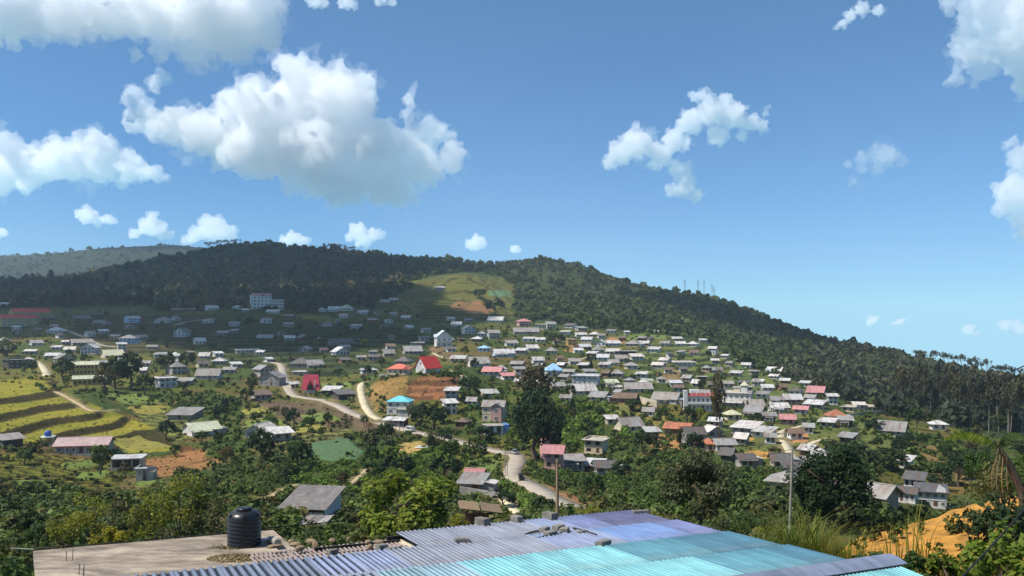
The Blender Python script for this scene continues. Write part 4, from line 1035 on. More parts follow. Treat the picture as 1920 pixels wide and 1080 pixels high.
# unfinished concrete house: open bays under a white slab
st = BIG['bare']; root = empty('unfinished_house', st.loc, st.yaw); tag(root, 'unfinished concrete house with open bays under a bright white slab roof', 'house')
w, d = st.w, st.d; add(root, 'roof', M['roof_W'], lambda b: b.box(-w/2-.6, w/2+.6, -d/2-.8, d/2+.5, 3.2, 3.5))
add(root, 'floor_slab', M['concrete'], lambda b: b.box(-w/2, w/2, -d/2, d/2, -.3, 0.05))
add(root, 'back_wall', M['wall_g'], lambda b: b.box(-w/2, w/2, d/2-.2, d/2, .06, 3.19))
add(root, 'lower_wall', M['wall_c'], lambda b: (b.box(-w/2+.1, w*.1, -d/2+.05, d/2, -4.5, -.31)))
add(root, 'parapet', M['wall_c'], lambda b: (b.box(-w/2+.31, w/2-.31, -d/2+.02, -d/2+.18, .06, .9)))
add(root, 'side_wall', M['wall_c'], lambda b: (b.box(-w/2, -w/2+.2, -d/2+.31, d/2-.21, .06, 3.19), b.box(w/2-.2, w/2, -d/2+1.6, d/2-.21, .06, 3.19)))
for x in (-w/2, -w*.12, w*.18, w/2-.3): add(root, 'column', M['wall_w'], lambda b: (b.box(x, x+.3, -d/2, -d/2+.3, -2.5, 3.19)))
st = BIG['bare_annex']; root = empty('annex', st.loc, st.yaw); tag(root, 'small block annex without a roof right of the unfinished concrete house', 'annex')
w, d = st.w, st.d
add(root, 'wall', M['wall_g'], lambda b: (b.box(-w/2, -w*.1, -d/2, -d/2+.2, -2, 3.0), b.box(w*.12, w/2, -d/2, -d/2+.2, -2, 2.2), b.box(-w/2, -w/2+.2, -d/2+.2, d/2, -2, 3.4), b.box(w/2-.2, w/2, -d/2+.2, d/2, -2, 2.0), b.box(-w/2+.2, w/2-.2, d/2-.2, d/2, -2, 2.8)))
add(root, 'lintel', M['trim_white'], lambda b: b.box(-w/2-.3, w*.16, -d/2-.4, -d/2+.5, 3.01, 3.2))
# crimson house: steep red walls-and-roof block with a dark pointed arch
st = BIG['crimson']; root = empty('house', st.loc, st.yaw); tag(root, 'crimson-roofed tall house with a dark pointed opening beside the pale lane', 'house', GROUP_H)
w, d = st.w, st.d
add(root, 'wall', M['wall_w'], lambda b: b.box(-w*.25, w*.25, -d/2, d/2, -1.5, 2.6))
add(root, 'roof', M['crimson'], lambda b: b.add([(-w/2, -d/2-.3, 1.8), (w/2, -d/2-.3, 1.8), (w*.40, -d*.12, 9.2), (-w*.40, -d*.12, 9.2), (-w/2, d/2, 1.8), (w/2, d/2, 1.8), (w*.40, d*.12, 9.2), (-w*.40, d*.12, 9.2)], [(0, 1, 2, 3), (1, 5, 6, 2), (5, 4, 7, 6), (4, 0, 3, 7), (3, 2, 6, 7), (4, 5, 1, 0)]))
add(root, 'dormer', M['crimson'], lambda b: b.add([(-w*.24, -d/2-1.1, 2.0), (w*.2, -d/2-1.1, 2.0), (-w*.02, -d/2-1.1, 6.6), (-w*.24, 0, 2.0), (w*.2, 0, 2.0), (-w*.02, 0, 6.6)], [(0, 2, 5, 3), (1, 4, 5, 2), (0, 1, 2)]))
add(root, 'window', M['glass'], lambda b: b.add([(-w*.15, -d/2-1.16, 2.1), (w*.11, -d/2-1.16, 2.1), (w*.11, -d/2-1.16, 3.6), (-w*.02, -d/2-1.16, 5.3), (-w*.15, -d/2-1.16, 3.6), (-w*.15, -d/2-1.05, 2.1), (w*.11, -d/2-1.05, 2.1), (w*.11, -d/2-1.05, 3.6), (-w*.02, -d/2-1.05, 5.3), (-w*.15, -d/2-1.05, 3.6)], [(0, 1, 2, 3, 4), (0, 5, 6, 1), (1, 6, 7, 2), (2, 7, 8, 3), (3, 8, 9, 4), (4, 9, 5, 0)]))
add(root, 'chimney', M['trim_white'], lambda b: b.box(w*.2, w*.26, -d*.48, -d*.40, 2.2, 6.5))
# terracotta villa on a high retaining wall
root, g = house(BIG['terracotta'], 1, 'h', 'T', 'c', 'terracotta-roofed villa standing on a high cream wall atop the orange knoll', 'house', 'house', GROUP_H, sh=3.0, roofmat=M['coral_roof'], pitch=.45)
add(root, 'retaining_wall', M['wall_c'], lambda b: (b.box(g['x0'] - 3.5, g['x1'] + 1.5, g['y0'] - 3.0, g['y0'] - .13, -5.2, -.2), b.box(g['x0'] - 3.5, g['x0'] + 1.5, g['y0'] - 3.0, g['y0'] - 2.8, -.2, .8)))
add(root, 'porch_gable', M['coral_roof'], lambda b: b.add([(g['x1']-3, g['y0']-1.6, 2.7), (g['x1']+.6, g['y0']-1.6, 2.7), (g['x1']-1.2, g['y0']-1.6, 4.2), (g['x1']-3, 0, 2.7), (g['x1']+.6, 0, 2.7), (g['x1']-1.2, 0, 4.2)], [(0, 1, 2), (0, 2, 5, 3), (1, 4, 5, 2)]))
# steep red roof
st = BIG['steep']; root = empty('house', st.loc, st.yaw); tag(root, 'white house with one very steep bright red roof slope on the knoll', 'house', GROUP_H)
w, d = st.w, st.d
add(root, 'wall', M['wall_w'], lambda b: (b.box(-w/2, w/2, -d/2, d/2, -2, 3.2), b.add([(-w/2, -d/2, 3.2), (-w/2, d/2, 3.2), (-w/2, .3, 7.8), (w/2, -d/2, 3.2), (w/2, d/2, 3.2), (w/2, .3, 7.8)], [(0, 2, 1), (3, 4, 5), (0, 3, 5, 2), (1, 2, 5, 4)])))
add(root, 'roof', M['school_red'], lambda b: (slab_quad(b, (-w/2-.5, -d/2-.9, 2.2), (w/2+.5, -d/2-.9, 2.2), (w/2+.5, .3, 8.05), (-w/2-.5, .3, 8.05), .12), slab_quad(b, (-w/2-.5, .3, 8.05), (w/2+.5, .3, 8.05), (w/2+.5, d/2+.9, 2.2), (-w/2-.5, d/2+.9, 2.2), .12)))
for x in (-w*.3, w*.1): window(root, x, -d/2-.02, 1.5, 1.2, 1.3)
window(root, -w/2-.02, 0, 4.6, 1.2, 1.3, math.pi/2); window(root, -w/2-.02, -1.8, 1.6, 1.2, 1.3, math.pi/2)
# turquoise
root, g = house(BIG['turquoise'], 2, 'h', 'Q', 'w', 'house with a turquoise roof and white walls where the side road starts', 'house', 'house', GROUP_H, sh=2.7)
add(root, 'annex_roof', M['roof_Y'], lambda b: b.box(0.2, g['x1'] + 2.2, g['y0'] - 2.6, g['y0'] - .15, 2.4, 2.55)); add(root, 'annex', M['wall_w'], lambda b: b.box(.6, g['x1'] + 1.8, g['y0'] - 2.2, g['y0'] - .13, -1.2, 2.39))
# roadside shelter
st = BIG['shelter']; root = empty('roadside_shelter', st.loc, st.yaw); tag(root, 'long roadside shelter with a white sheet roof on posts below the turquoise roof', 'shelter')
w, d = st.w, st.d; add(root, 'roof', M['roof_W'], lambda b: slab_quad(b, (-w/2-.4, -d/2-.6, 2.5), (w/2+.4, -d/2-.6, 2.5), (w/2+.4, d/2+.4, 3.3), (-w/2-.4, d/2+.4, 3.3), .09))
add(root, 'back_wall', M['wall_b'], lambda b: b.box(-w/2, w/2, d/2-.2, d/2, -1, 3.0)); add(root, 'counter', M['wall_g'], lambda b: b.box(-w*.4, w*.3, -.3, .3, -1, 1.0))
for q in range(5):
    p = link('post', ME_POST, root); p.location = (-w/2+.2 + q*(w-.4)/4, -d/2, -1); p.scale = (1, 1, 3.5)
# tall blue-and-white
root, g = house(BIG['tall'], 2, 'x', 'U', 'w', 'tall white house with a pale blue gabled roof standing out in the shaded slope', 'house', 'house', GROUP_H, sh=3.6, pitch=.8, roofmat=M['pale_roof'], nwin=3, detail=True, win_h=1.7)
add(root, 'side_gable', M['pale_roof'], lambda b: b.add([(g['x0']-1.2, -2, g['h']-.2), (g['x0']-1.2, 2, g['h']-.2), (g['x0']-1.2, 0, g['h']+2), (0, -2, g['h']-.2), (0, 2, g['h']-.2), (0, 0, g['h']+2)], [(0, 2, 1), (0, 3, 5, 2), (1, 2, 5, 4)]))
add(root, 'balcony', M['trim_white'], lambda b: b.box(g['x0'], g['x1'], g['y0']-1.3, g['y0']-.12, 3.3, 4.2))
# pale blue hip
root, g = house(BIG['bluehip'], 1, 'h', 'U', 'w', 'house with a bright pale-blue hipped roof above the tall dark trees', 'house', 'house', GROUP_H, sh=3.4, pitch=.75)
# grey two-storey villa with a bay gable
root, g = house(BIG['villa'], 2, 'g', 'G', 'c', 'grey gabled two-storey villa with a jutting bay left of the tall dark trees', 'house', 'house', GROUP_H, sh=3.0, pitch=.5)
add(root, 'bay', M['wall_p'], lambda b: (b.box(-.5, g['x1']-.6, g['y0']-1.4, g['y0']-.13, -1.5, g['h']), b.add([(-.5, g['y0']-1.4, g['h']), (g['x1']-.6, g['y0']-1.4, g['h']), ((g['x1']-1.1)/2, g['y0']-1.4, g['h']+1.3)], [(0, 1, 2)])))
bw = (g['x1']-1.1)/2
add(root, 'bay_roof', M['roof_G'], lambda b: (slab_quad(b, (-.9, g['y0']-1.9, g['h']-.1), (bw, g['y0']-1.9, g['h']+1.55), (bw, 0, g['h']+1.55), (-.9, 0, g['h']-.1), .1), slab_quad(b, (bw, g['y0']-1.9, g['h']+1.55), (g['x1']-.2, g['y0']-1.9, g['h']-.1), (g['x1']-.2, 0, g['h']-.1), (bw, 0, g['h']+1.55), .1)))
for z in (1.5, 4.5): window(root, bw, g['y0']-1.43, z, 1.4, 1.4)
# unfinished white with blue sheet side
st = BIG['unfinished']; root = empty('unfinished_house', st.loc, st.yaw); tag(root, 'unfinished white house with two dark open bays and a blue sheet at its side', 'house')
w, d = st.w, st.d
add(root, 'roof', M['concrete'], lambda b: b.box(-w/2-.4, w*.28, -d/2-.5, d/2+.3, 3.3, 3.55)); add(root, 'back_wall', M['wall_w'], lambda b: b.box(-w/2, w/2, d/2-.2, d/2, -2, 3.29))
add(root, 'front_wall', M['wall_w'], lambda b: (b.box(-w/2, -w*.34, -d/2, -d/2+.25, -2, 3.29), b.box(-w*.14, -w*.02, -d/2, -d/2+.25, -2, 3.29), b.box(w*.16, w*.26, -d/2, -d/2+.25, -2, 3.29), b.box(-w*.34, w*.16, -d/2+.02, -d/2+.22, -2, .5), b.box(-w/2, -w/2+.2, -d/2+.26, d/2-.21, -2, 3.29)))
add(root, 'sheet', M['blue_sheet'], lambda b: (b.box(w*.28, w/2, -d/2+.3, -d/2+.4, 1.4, 3.6), b.box(w*.28, w/2, -d/2+.3, d/2-.3, 3.6, 3.7))); add(root, 'side_room', M['wall_g'], lambda b: b.box(w*.28, w/2-.1, -d/2+.6, d/2-.3, -2, 3.5))
# white building with red trim
root, g = house(BIG['redtrim'], 2, 'f', 'W', 'w', 'white two-storey building with red-brown roof trim and a corner tower', 'house', 'house', GROUP_H, sh=3.4, nwin=6, detail=True, win_h=1.6)
add(root, 'corner_tower', M['wall_w'], lambda b: (b.box(g['x0']-1.6, g['x0']-.02, g['y0']-.8, g['y0']+2, -1.5, 9.4)))
for q in range(6): add(root, 'roof_trim', M['red_trim'], lambda b: b.add([(g['x0']+.2+q*g['w']/6, g['y0']-1.0, 6.9), (g['x0']+g['w']/6-.1+q*g['w']/6, g['y0']-1.0, 6.9), (g['x0']+g['w']/6-.1+q*g['w']/6, g['y0']+.6, 8.3), (g['x0']+.2+q*g['w']/6, g['y0']+.6, 8.3), (g['x0']+.2+q*g['w']/6, g['y0']+.6, 6.98), (g['x0']+g['w']/6-.1+q*g['w']/6, g['y0']+.6, 6.98)], [(0, 1, 2, 3), (0, 3, 4), (1, 5, 2), (3, 2, 5, 4)]))
add(root, 'roof_room', M['wall_w'], lambda b: b.box(g['x0']+2, g['x0']+6, 0, g['y1']-.4, 7.0, 9.2)); add(root, 'balcony', M['trim_white'], lambda b: b.box(g['x0']+.2, g['x1'], g['y0']-1.3, g['y0']-.12, 3.2, 4.1))
# tower house
root, g = house(BIG['tower'], 2, 'f', 'C', 'w', 'pale building with a stair tower under a little pyramid roof', 'house', 'house', GROUP_H, sh=3.3, nwin=5, detail=True)
add(root, 'stair_tower', M['wall_w'], lambda b: b.box(g['w']*.12, g['w']*.36, -1.5, 2.2, 6.77, 10.2)); add(root, 'tower_roof', M['roof_Y'], lambda b: b.add([(g['w']*.08, -2, 10.2), (g['w']*.40, -2, 10.2), (g['w']*.40, 2.7, 10.2), (g['w']*.08, 2.7, 10.2), (g['w']*.24, .3, 12.2)], [(0, 1, 4), (1, 2, 4), (2, 3, 4), (3, 0, 4), (3, 2, 1, 0)]))
add(root, 'stair_room', M['wall_c'], lambda b: b.box(-g['w']*.16, g['w']*.08, 0, 3, 6.78, 9.0)); add(root, 'room_roof', M['roof_W'], lambda b: b.box(-g['w']*.2, g['w']*.1, -.4, 3.4, 9.01, 9.15))
add(root, 'porch_roof', M['roof_W'], lambda b: slab_quad(b, (g['x0']-2.5, g['y0']-4, 2.2), (g['x1']*.5, g['y0']-4, 2.2), (g['x1']*.5, g['y0']-.13, 3.1), (g['x0']-2.5, g['y0']-.13, 3.1), .1))
# white group on the right above the bank
house(BIG['white_a'], 1, 'g', 'D', 'w', 'left wing of the white houses above the orange bank, with a dark roof and porch', 'house', 'house', GROUP_H, sh=2.2, pitch=.35, nwin=5)
root, g = house(BIG['white_b'], 2, 'm', 'D', 'w', 'rear white house with a tall white end wall behind the two other white ones', 'house', 'house', GROUP_H, sh=2.0, nwin=3)
root, g = house(BIG['white_c'], 2, 'm', 'D', 'w', 'right and largest of the white houses above the orange bank, with four dark upper windows', 'house', 'house', GROUP_H, sh=1.85, nwin=4, win_h=.9)
add(root, 'gable_parapet', M['trim_white'], lambda b: b.add([(g['x1']-2.2, g['y0']-.15, g['h']), (g['x1'], g['y0']-.15, g['h']), (g['x1']-.3, g['y0']-.15, g['h']+1.0), (g['x1']-1.6, g['y0']-.15, g['h']+1.7), (g['x1']-2.2, g['y0']+.2, g['h']), (g['x1'], g['y0']+.2, g['h']), (g['x1']-.3, g['y0']+.2, g['h']+1.0), (g['x1']-1.6, g['y0']+.2, g['h']+1.7)], [(0, 1, 2, 3), (4, 7, 6, 5), (0, 3, 7, 4), (3, 2, 6, 7), (2, 1, 5, 6)]))
# shed below the slab: mono-pitch grey roof in sheets, white panels between dark posts
st = BIG['shed']; root = empty('shed', st.loc, st.yaw); tag(root, 'shed with a big grey single-pitch roof and white panel walls below the slab', 'shed')
w, d = st.w, st.d; hf, hb = 2.3, 3.7
for i in range(5):                      # roof sheets, each its own piece
    a0 = -w/2-.5 + i*(w+1.0)/5
    for j in range(2):
        y0_, y1_ = (-d/2-.7, 0.05) if j == 0 else (-.05, d/2+.6)
        z0_, z1_ = hf + (hb-hf)*(y0_+d/2)/d, hf + (hb-hf)*(y1_+d/2)/d
        add(root, 'roof_sheet', M['shed_roof'], lambda b: slab_quad(b, (a0+.01, y0_, z0_+.10+.02*j+.006*(i%2)), (a0+(w+1.0)/5+.03, y0_, z0_+.10+.02*j+.006*(i%2)), (a0+(w+1.0)/5+.03, y1_, z1_+.10+.02*j+.006*(i%2)), (a0+.01, y1_, z1_+.10+.02*j+.006*(i%2)), .05))
for i in range(4):
    a0 = -w/2 + i*w/4
    add(root, 'wall_panel', M['panel_white'], lambda b: b.box(a0+.07, a0+w/4-.07, -d/2, -d/2+.06, -1.5, hf-.55))
    add(root, 'vent_slot', M['glass'], lambda b: b.box(a0+.3, a0+w/4-.3, -d/2+.02, -d/2+.05, hf-.5, hf-.15))
for i in range(3):
    a0 = -d/2 + i*d/3; za, zb = hf+(hb-hf)*i/3-.05, hf+(hb-hf)*(i+1)/3-.05
    for sx in (-w/2, w/2-.06):
        add(root, 'wall_panel', M['panel_white'], lambda b: b.add([(sx, a0+.06, -1.5), (sx, a0+d/3-.06, -1.5), (sx, a0+d/3-.06, zb), (sx, a0+.06, za), (sx+.06, a0+.06, -1.5), (sx+.06, a0+d/3-.06, -1.5), (sx+.06, a0+d/3-.06, zb), (sx+.06, a0+.06, za)], [(0, 3, 2, 1), (4, 5, 6, 7), (0, 1, 5, 4), (1, 2, 6, 5), (2, 3, 7, 6), (3, 0, 4, 7)]))
for i in range(5): add(root, 'post', M['dark_timber'], lambda b: b.box(-w/2-.06+i*w/4, -w/2+.06+i*w/4, -d/2-.02, -d/2+.1, -1.5, hf-.05))
add(root, 'back_wall', M['panel_white'], lambda b: b.box(-w/2+.1, w/2-.1, d/2-.1, d/2, -1.5, hb-.1)); add(root, 'beam', M['dark_timber'], lambda b: b.box(-w/2, w/2, -d/2-.03, -d/2+.05, hf-.58, hf-.5))
st = BIG['lean']; root = empty('lean_to', st.loc, st.yaw); tag(root, 'low lean-to with patched grey sheets in front of the shed', 'lean-to')
w, d = st.w, st.d
for i in range(4):
    a0 = -w/2-1.6+i*(w+1.6)/4
    add(root, 'roof_sheet', M['roof_G'] if i % 2 else M['shed_roof'], lambda b: slab_quad(b, (a0, -d/2-.5-.3*(i%2), 0.45+.05*i), (a0+(w+1.6)/4+.06, -d/2-.5-.3*(i%2), .5+.05*i), (a0+(w+1.6)/4+.06, d/2+.2, 1.0+.04*i), (a0, d/2+.2, 1.0), .05))
add(root, 'wall', M['wall_t'], lambda b: b.box(-w/2, w/2-1.2, -d/2+.3, d/2, -1.5, .5))
for x in (-w/2-1.3, w/2-.2): add(root, 'post', M['timber'], lambda b: b.box(x, x+.12, -d/2-.2, -d/2-.08, -1.5, .45))
# ---------------------------------------------------------------- leaves
def leaf_quads(C, size, r, up=0.35, out=None, narrow=0.55):
    """one leaf (or spray of leaves) per centre: a diamond, randomly turned"""
    n = len(C); a = r.normal(size=(n, 3)); a /= np.linalg.norm(a, axis=1)[:, None]
    nn = r.normal(size=(n, 3)); nn[:, 2] = np.abs(nn[:, 2]) + up
    if out is not None: nn += out * 1.1
    nn /= np.linalg.norm(nn, axis=1)[:, None]
    a -= nn * (a * nn).sum(1)[:, None]; a /= np.linalg.norm(a, axis=1)[:, None] + 1e-9
    b = np.cross(nn, a)
    s = (np.asarray(size) * r.uniform(0.65, 1.35, n))[:, None]
    V = np.stack([C - a * s, C + b * s * narrow - a * s * .1, C + a * s + nn * s * 0.15, C - b * s * narrow - a * s * .1], 1)
    return V.reshape(-1, 3), np.arange(4 * n).reshape(-1, 4)

def clumps(k, rx, ry, rz, cz, r, shell=0.75, low=-0.5):
    d = r.normal(size=(k * 3, 3)); d /= np.linalg.norm(d, axis=1)[:, None]; d = d[d[:, 2] > low][:k]
    q = r.uniform(shell, 1.0, len(d))[:, None]
    return d * q * np.array((rx, ry, rz)) + np.array((0, 0, cz)), d

def crown_mesh(name, mat, kind, n, leaf, seed):
    """unit tree: 1 wide, 1 high"""
    r = np.random.default_rng(seed)
    if kind == 'round': K, D = clumps(22, .38, .38, .30, .60, r); cr = .13
    elif kind == 'bushy': K, D = clumps(26, .40, .40, .40, .50, r, .6, -.9); cr = .14
    elif kind == 'tall': K, D = clumps(34, .34, .34, .46, .53, r, .55, -.95); K[:, :2] *= np.clip(1.5 - K[:, 2:3] * 1.25, .25, 1.0); cr = .11
    elif kind == 'dark': K, D = clumps(30, .38, .38, .36, .58, r, .6, -.8); cr = .14
    elif kind == 'euc': K, D = clumps(15, .36, .36, .22, .76, r, .4, -.8); cr = .13
    elif kind == 'spindly': K, D = clumps(30, .30, .30, .40, .60, r, .2, -.9); cr = .10
    elif kind == 'umbrella': K, D = clumps(16, .42, .42, .12, .82, r, .6, -.3); cr = .10
    per = max(1, n // len(K)); C = np.repeat(K, per, 0); Dd = np.repeat(D, per, 0)
    off = r.normal(size=C.shape); off /= np.linalg.norm(off, axis=1)[:, None]
    C = C + off * (cr * r.uniform(.35, 1.0, len(C)) ** 0.6)[:, None] * np.repeat(r.uniform(.6, 1.3, len(K)), per)[:, None]
    C[:, 2] = np.clip(C[:, 2], .02, 1.05)
    V, Fq = leaf_quads(C, leaf, r, .3, off * .8 + Dd * .4)
    return np_mesh(name, V, Fq, mat)

def trunk_mesh(kind, mat, seed):
    r = random.Random(seed); b = MB()
    top = {'euc': .86, 'spindly': .92, 'umbrella': .84, 'tall': .85}.get(kind, .6)
    tr = {'euc': .019, 'spindly': .022, 'umbrella': .03}.get(kind, .045)
    pts = [(r.uniform(-.02, .02) * i, r.uniform(-.02, .02) * i, -.12 + (top + .12) * i / 5) for i in range(6)]
    b.tube(pts, [tr * (1.25 - .19 * i) for i in range(6)], 6)
    lo = {'euc': .55, 'umbrella': .6, 'spindly': .35}.get(kind, .25)
    for k in range(7):
        z = lo + (top - lo) * k / 7; a = r.uniform(0, 6.28); L = r.uniform(.18, .34)
        i = min(4, int((z + .12) / (top + .12) * 5)); p = Vector(pts[i]); p.z = z
        b.tube([p, p + Vector((math.cos(a) * L * .5, math.sin(a) * L * .5, .07)), p + Vector((math.cos(a) * L, math.sin(a) * L, .19))], [tr * .5, tr * .35, tr * .15], 4)
    return b.mesh('trunk', mat, True)

TK = {}
def tree_kind(key, kind, leafmat, n, leaf, bark='bark', variants=2, seed=0):
    TK[key] = [(trunk_mesh(kind, M[bark], seed + 10 * v + len(key)), crown_mesh('crown', M[leafmat], kind, n, leaf, seed + v + 100)) for v in range(variants)]
tree_kind('round', 'round', 'lf_mid', 520, .062, variants=3)
tree_kind('round_dark', 'round', 'lf_dark', 560, .062, variants=3, seed=5)
tree_kind('round_bright', 'round', 'lf_bright', 520, .060, variants=2, seed=9)
tree_kind('olive', 'bushy', 'lf_olive', 600, .055, variants=2, seed=14)
tree_kind('brown', 'round', 'lf_brown', 520, .055, variants=2, seed=17)
tree_kind('tall_dark', 'tall', 'lf_dark', 900, .055, variants=2, seed=21)
tree_kind('spindly', 'spindly', 'lf_brown', 420, .042, variants=1, seed=25)
tree_kind('euc', 'euc', 'lf_euc', 520, .060, bark='pale_bark', variants=4, seed=31)
tree_kind('umbrella', 'umbrella', 'lf_euc', 150, .055, bark='bark', variants=2, seed=37)
tree_kind('big_dark', 'dark', 'lf_dark', 7500, .022, variants=1, seed=41)
tree_kind('big_olive', 'dark', 'lf_olive', 6500, .021, variants=1, seed=43)
tree_kind('mid_dark', 'dark', 'lf_dark', 2600, .034, variants=2, seed=51)
tree_kind('big_bright', 'bushy', 'lf_bright', 5600, .027, variants=1, seed=47)

def tree(key, loc, w, h, label, group=None, name='tree', rz=None, v=None):
    tk = TK[key][rnd.randrange(len(TK[key])) if v is None else v]
    root = empty(name, loc, rnd.uniform(0, 6.28) if rz is None else rz); root.scale = (w, w, h)
    tag(root, label, 'tree', group)
    t = link('trunk', tk[0], root); c = link('crown', tk[1], root)
    return root

# view table: which distance is seen first at each (column, row)
VC = np.arange(-120, 2044, 4.0); VR = np.arange(430, 1100, 1.0)
dd_ = np.exp(np.linspace(np.log(40), np.log(5600), 1500))
xg = (VC[None, :] - CX) / FOC * dd_[:, None]; rowg = HY - FOC * (H(xg, np.broadcast_to(dd_[:, None], xg.shape)) - CZ) / dd_[:, None]
runmin = np.minimum.accumulate(rowg, 0)
VD = np.full((len(VR), len(VC)), np.nan)
for j in range(len(VC)):
    k = np.searchsorted(-runmin[:, j], -VR, side='left'); ok = k < len(dd_)
    VD[ok, j] = dd_[np.minimum(k, len(dd_) - 1)][ok]
def PV(px, py):
    """vectorised: ground points seen at (px, py)"""
    j = np.clip(((px - VC[0]) / 4).round().astype(int), 0, len(VC) - 1); i = np.clip((py - VR[0]).round().astype(int), 0, len(VR) - 1)
    d = VD[i, j]; x = (px - CX) / FOC * d
    return x, d

RP = np.concatenate([np.c_[ln[:, :2], np.full(len(ln), w)] for nm, w, mt, ln in ROADLINES])
FP = np.array(FOOTPRINTS)
def free(x, y, r, front=4.0, road=0.8):
    front = np.broadcast_to(front, x.shape)[:, None]
    """clear of roads, of buildings and of the view of their fronts"""
    ok = np.ones(len(x), bool)
    for i in range(0, len(x), 2000):
        s = slice(i, i + 2000); X, Y, R = x[s][:, None], y[s][:, None], np.broadcast_to(r, x.shape)[s][:, None]
        k = (np.hypot(X - RP[None, :, 0], Y - RP[None, :, 1]) > RP[None, :, 2] * .5 + R * road).all(1)
        k &= ((np.hypot(X - RP[None, :, 0], Y + 3 + R * 1.8 - RP[None, :, 1]) > RP[None, :, 2] * .5 + R * .7) | (RP[None, :, 2] < 3)).all(1)   # verges kept open below the roads
        c, sn = np.cos(-FP[:, 4])[None], np.sin(-FP[:, 4])[None]; dx, dy = X - FP[None, :, 0], Y - FP[None, :, 1]
        lx, ly = dx * c - dy * sn, dx * sn + dy * c
        hit = (np.abs(lx) < FP[None, :, 2] / 2 + R * .75) & (ly < FP[None, :, 3] / 2 + R * .8) & (ly > -FP[None, :, 3] / 2 - R - front[s])
        ok[s] = k & ~hit.any(1)
    return ok

def stuff_mesh(name, templ, X, Y, Z, SX, SZ, tint, mat, sink=0.0):
    """many plants as one mesh; templ = list of (V,F) unit plants"""
    VV_, FF_, CC_ = [], [], []; base = 0; n = len(X); r = np.random.default_rng(len(X))
    which = r.integers(0, len(templ), n); ang = r.uniform(0, 6.283, n)
    for t, (tv, tf) in enumerate(templ):
        I = np.nonzero(which == t)[0]
        if not len(I): continue
        c, s = np.cos(ang[I])[:, None], np.sin(ang[I])[:, None]
        vx = (tv[None, :, 0] * c - tv[None, :, 1] * s) * SX[I][:, None] + X[I][:, None]
        vy = (tv[None, :, 0] * s + tv[None, :, 1] * c) * SX[I][:, None] + Y[I][:, None]
        vz = tv[None, :, 2] * SZ[I][:, None] + Z[I][:, None] - sink
        VV_.append(np.stack([vx, vy, vz], -1).reshape(-1, 3))
        FF_.append((tf[None] + (np.arange(len(I)) * len(tv))[:, None, None]).reshape(-1, tf.shape[1]) + base); base += len(I) * len(tv)
        CC_.append(np.repeat(tint[I], len(tv), 0))
    o = link(name, np_mesh(name, np.concatenate(VV_), np.concatenate(FF_), mat, False, np.concatenate(CC_)))
    tag(o, kind='stuff'); return o

def templ(n, leaf, rz, cz, seed, low=-.3, k=9, cr=.3):
    r = np.random.default_rng(seed); K, D = clumps(k, .72, .72, rz, cz, r, .5, low)
    per = max(1, n // len(K)); C = np.repeat(K, per, 0); off = r.normal(size=C.shape); off /= np.linalg.norm(off, axis=1)[:, None]
    C = C + off * (cr * r.uniform(.5, 1.0, len(C)))[:, None]
    return leaf_quads(C, leaf, r, .35, off + np.repeat(D, per, 0) * .4, .6)

# ---------------------------------------------------------------- the woods on the hills
r = np.random.default_rng(3)
n = 38000
u = r.uniform(-60, 1990, n); lv = np.exp(r.uniform(np.log(400), np.log(3600), n))
w_ = r.uniform(0, 1, n) < np.clip(1.25 - (lv - 400) / 3600, .35, 1)
u, lv = u[w_], lv[w_]
x, y = (u - CX) / FOC * lv, lv; z = H(x, y); row = HY - FOC * (z - CZ) / y
foot = np.interp(u, FOOT[:, 0], FOOT[:, 1])
inw = ((row < foot - r.uniform(0, 3, len(u))) & (y > 360)) | (y > 1300)
inw &= ~((u > 792 - (row - 511) * .35) & (u < 950 + (row - 511) * .15) & (y > 930) & (y < 1230) & (row > 513))
# keep what can be seen: crest points and slopes facing us
jj = np.clip(((u - VC[0]) / 4).astype(int), 0, len(VC) - 1); ii = np.searchsorted(dd_, y * 0.985)
vis = row < runmin[np.clip(ii, 0, len(dd_) - 1), jj] + 22 * FOC / y
k = inw & vis; u, x, y, z, row = u[k], x[k], y[k], z[k], row[k]
N_ = len(u); print('forest trees', N_)
rad = np.clip(r.gamma(6.0, .62, N_), 1.6, 9) * np.clip(y / 1300, .8, 2.0) ** .55
hh = rad * r.uniform(.8, 1.15, N_)
tint = np.array((0.068, 0.088, 0.026))[None] * r.uniform(.65, 1.3, N_)[:, None] * (1 + .6 * fbm(x / 60, y / 60, 71, 3)[:, None])
def zone(poly, col, prob, hs=1.0, rs=1.0):
    b = in_poly(u + 25 * fbm(x / 40, y / 40, 77, 2), row + 18 * fbm(x / 40, y / 40, 78, 2), poly) & (r.uniform(0, 1, N_) < prob)
    tint[b] = np.array(col) * r.uniform(.7, 1.35, b.sum())[:, None]; hh[b] *= hs; rad[b] *= rs
zone([(50,545),(50,505),(250,505),(480,490),(560,540),(480,585),(300,580),(280,545)], (0.15,0.13,0.065), 0.75, 1.35, .85)
zone([(600,560),(600,470),(740,470),(760,540),(700,570)], (0.13,0.10,0.058), .7, 1.35, .85)
zone([(-80,600),(-80,525),(60,528),(285,548),(290,590)], (0.018,0.030,0.018), .95, 1.6, .9)
zone([(700,600),(560,600),(480,580),(500,480),(600,480),(640,560)], (0.085,0.088,0.045), .6, 1.25, .85)
zone([(1210,640),(1240,590),(1340,620),(1480,680),(1440,705),(1340,660)], (0.075,0.10,0.03), .75)
zone([(1440,700),(1500,660),(1560,640),(1700,655),(1990,720),(1990,790),(1700,760),(1560,740)], (0.085,0.085,0.045), .7, 1.3, .95)
zone([(1560,780),(1560,720),(1700,740),(1990,790),(1990,870),(1760,820)], (0.042,0.052,0.032), .6, 1.4, .85)
FT = [templ(30, .52, .52, .62, s, -.25) for s in range(6)]
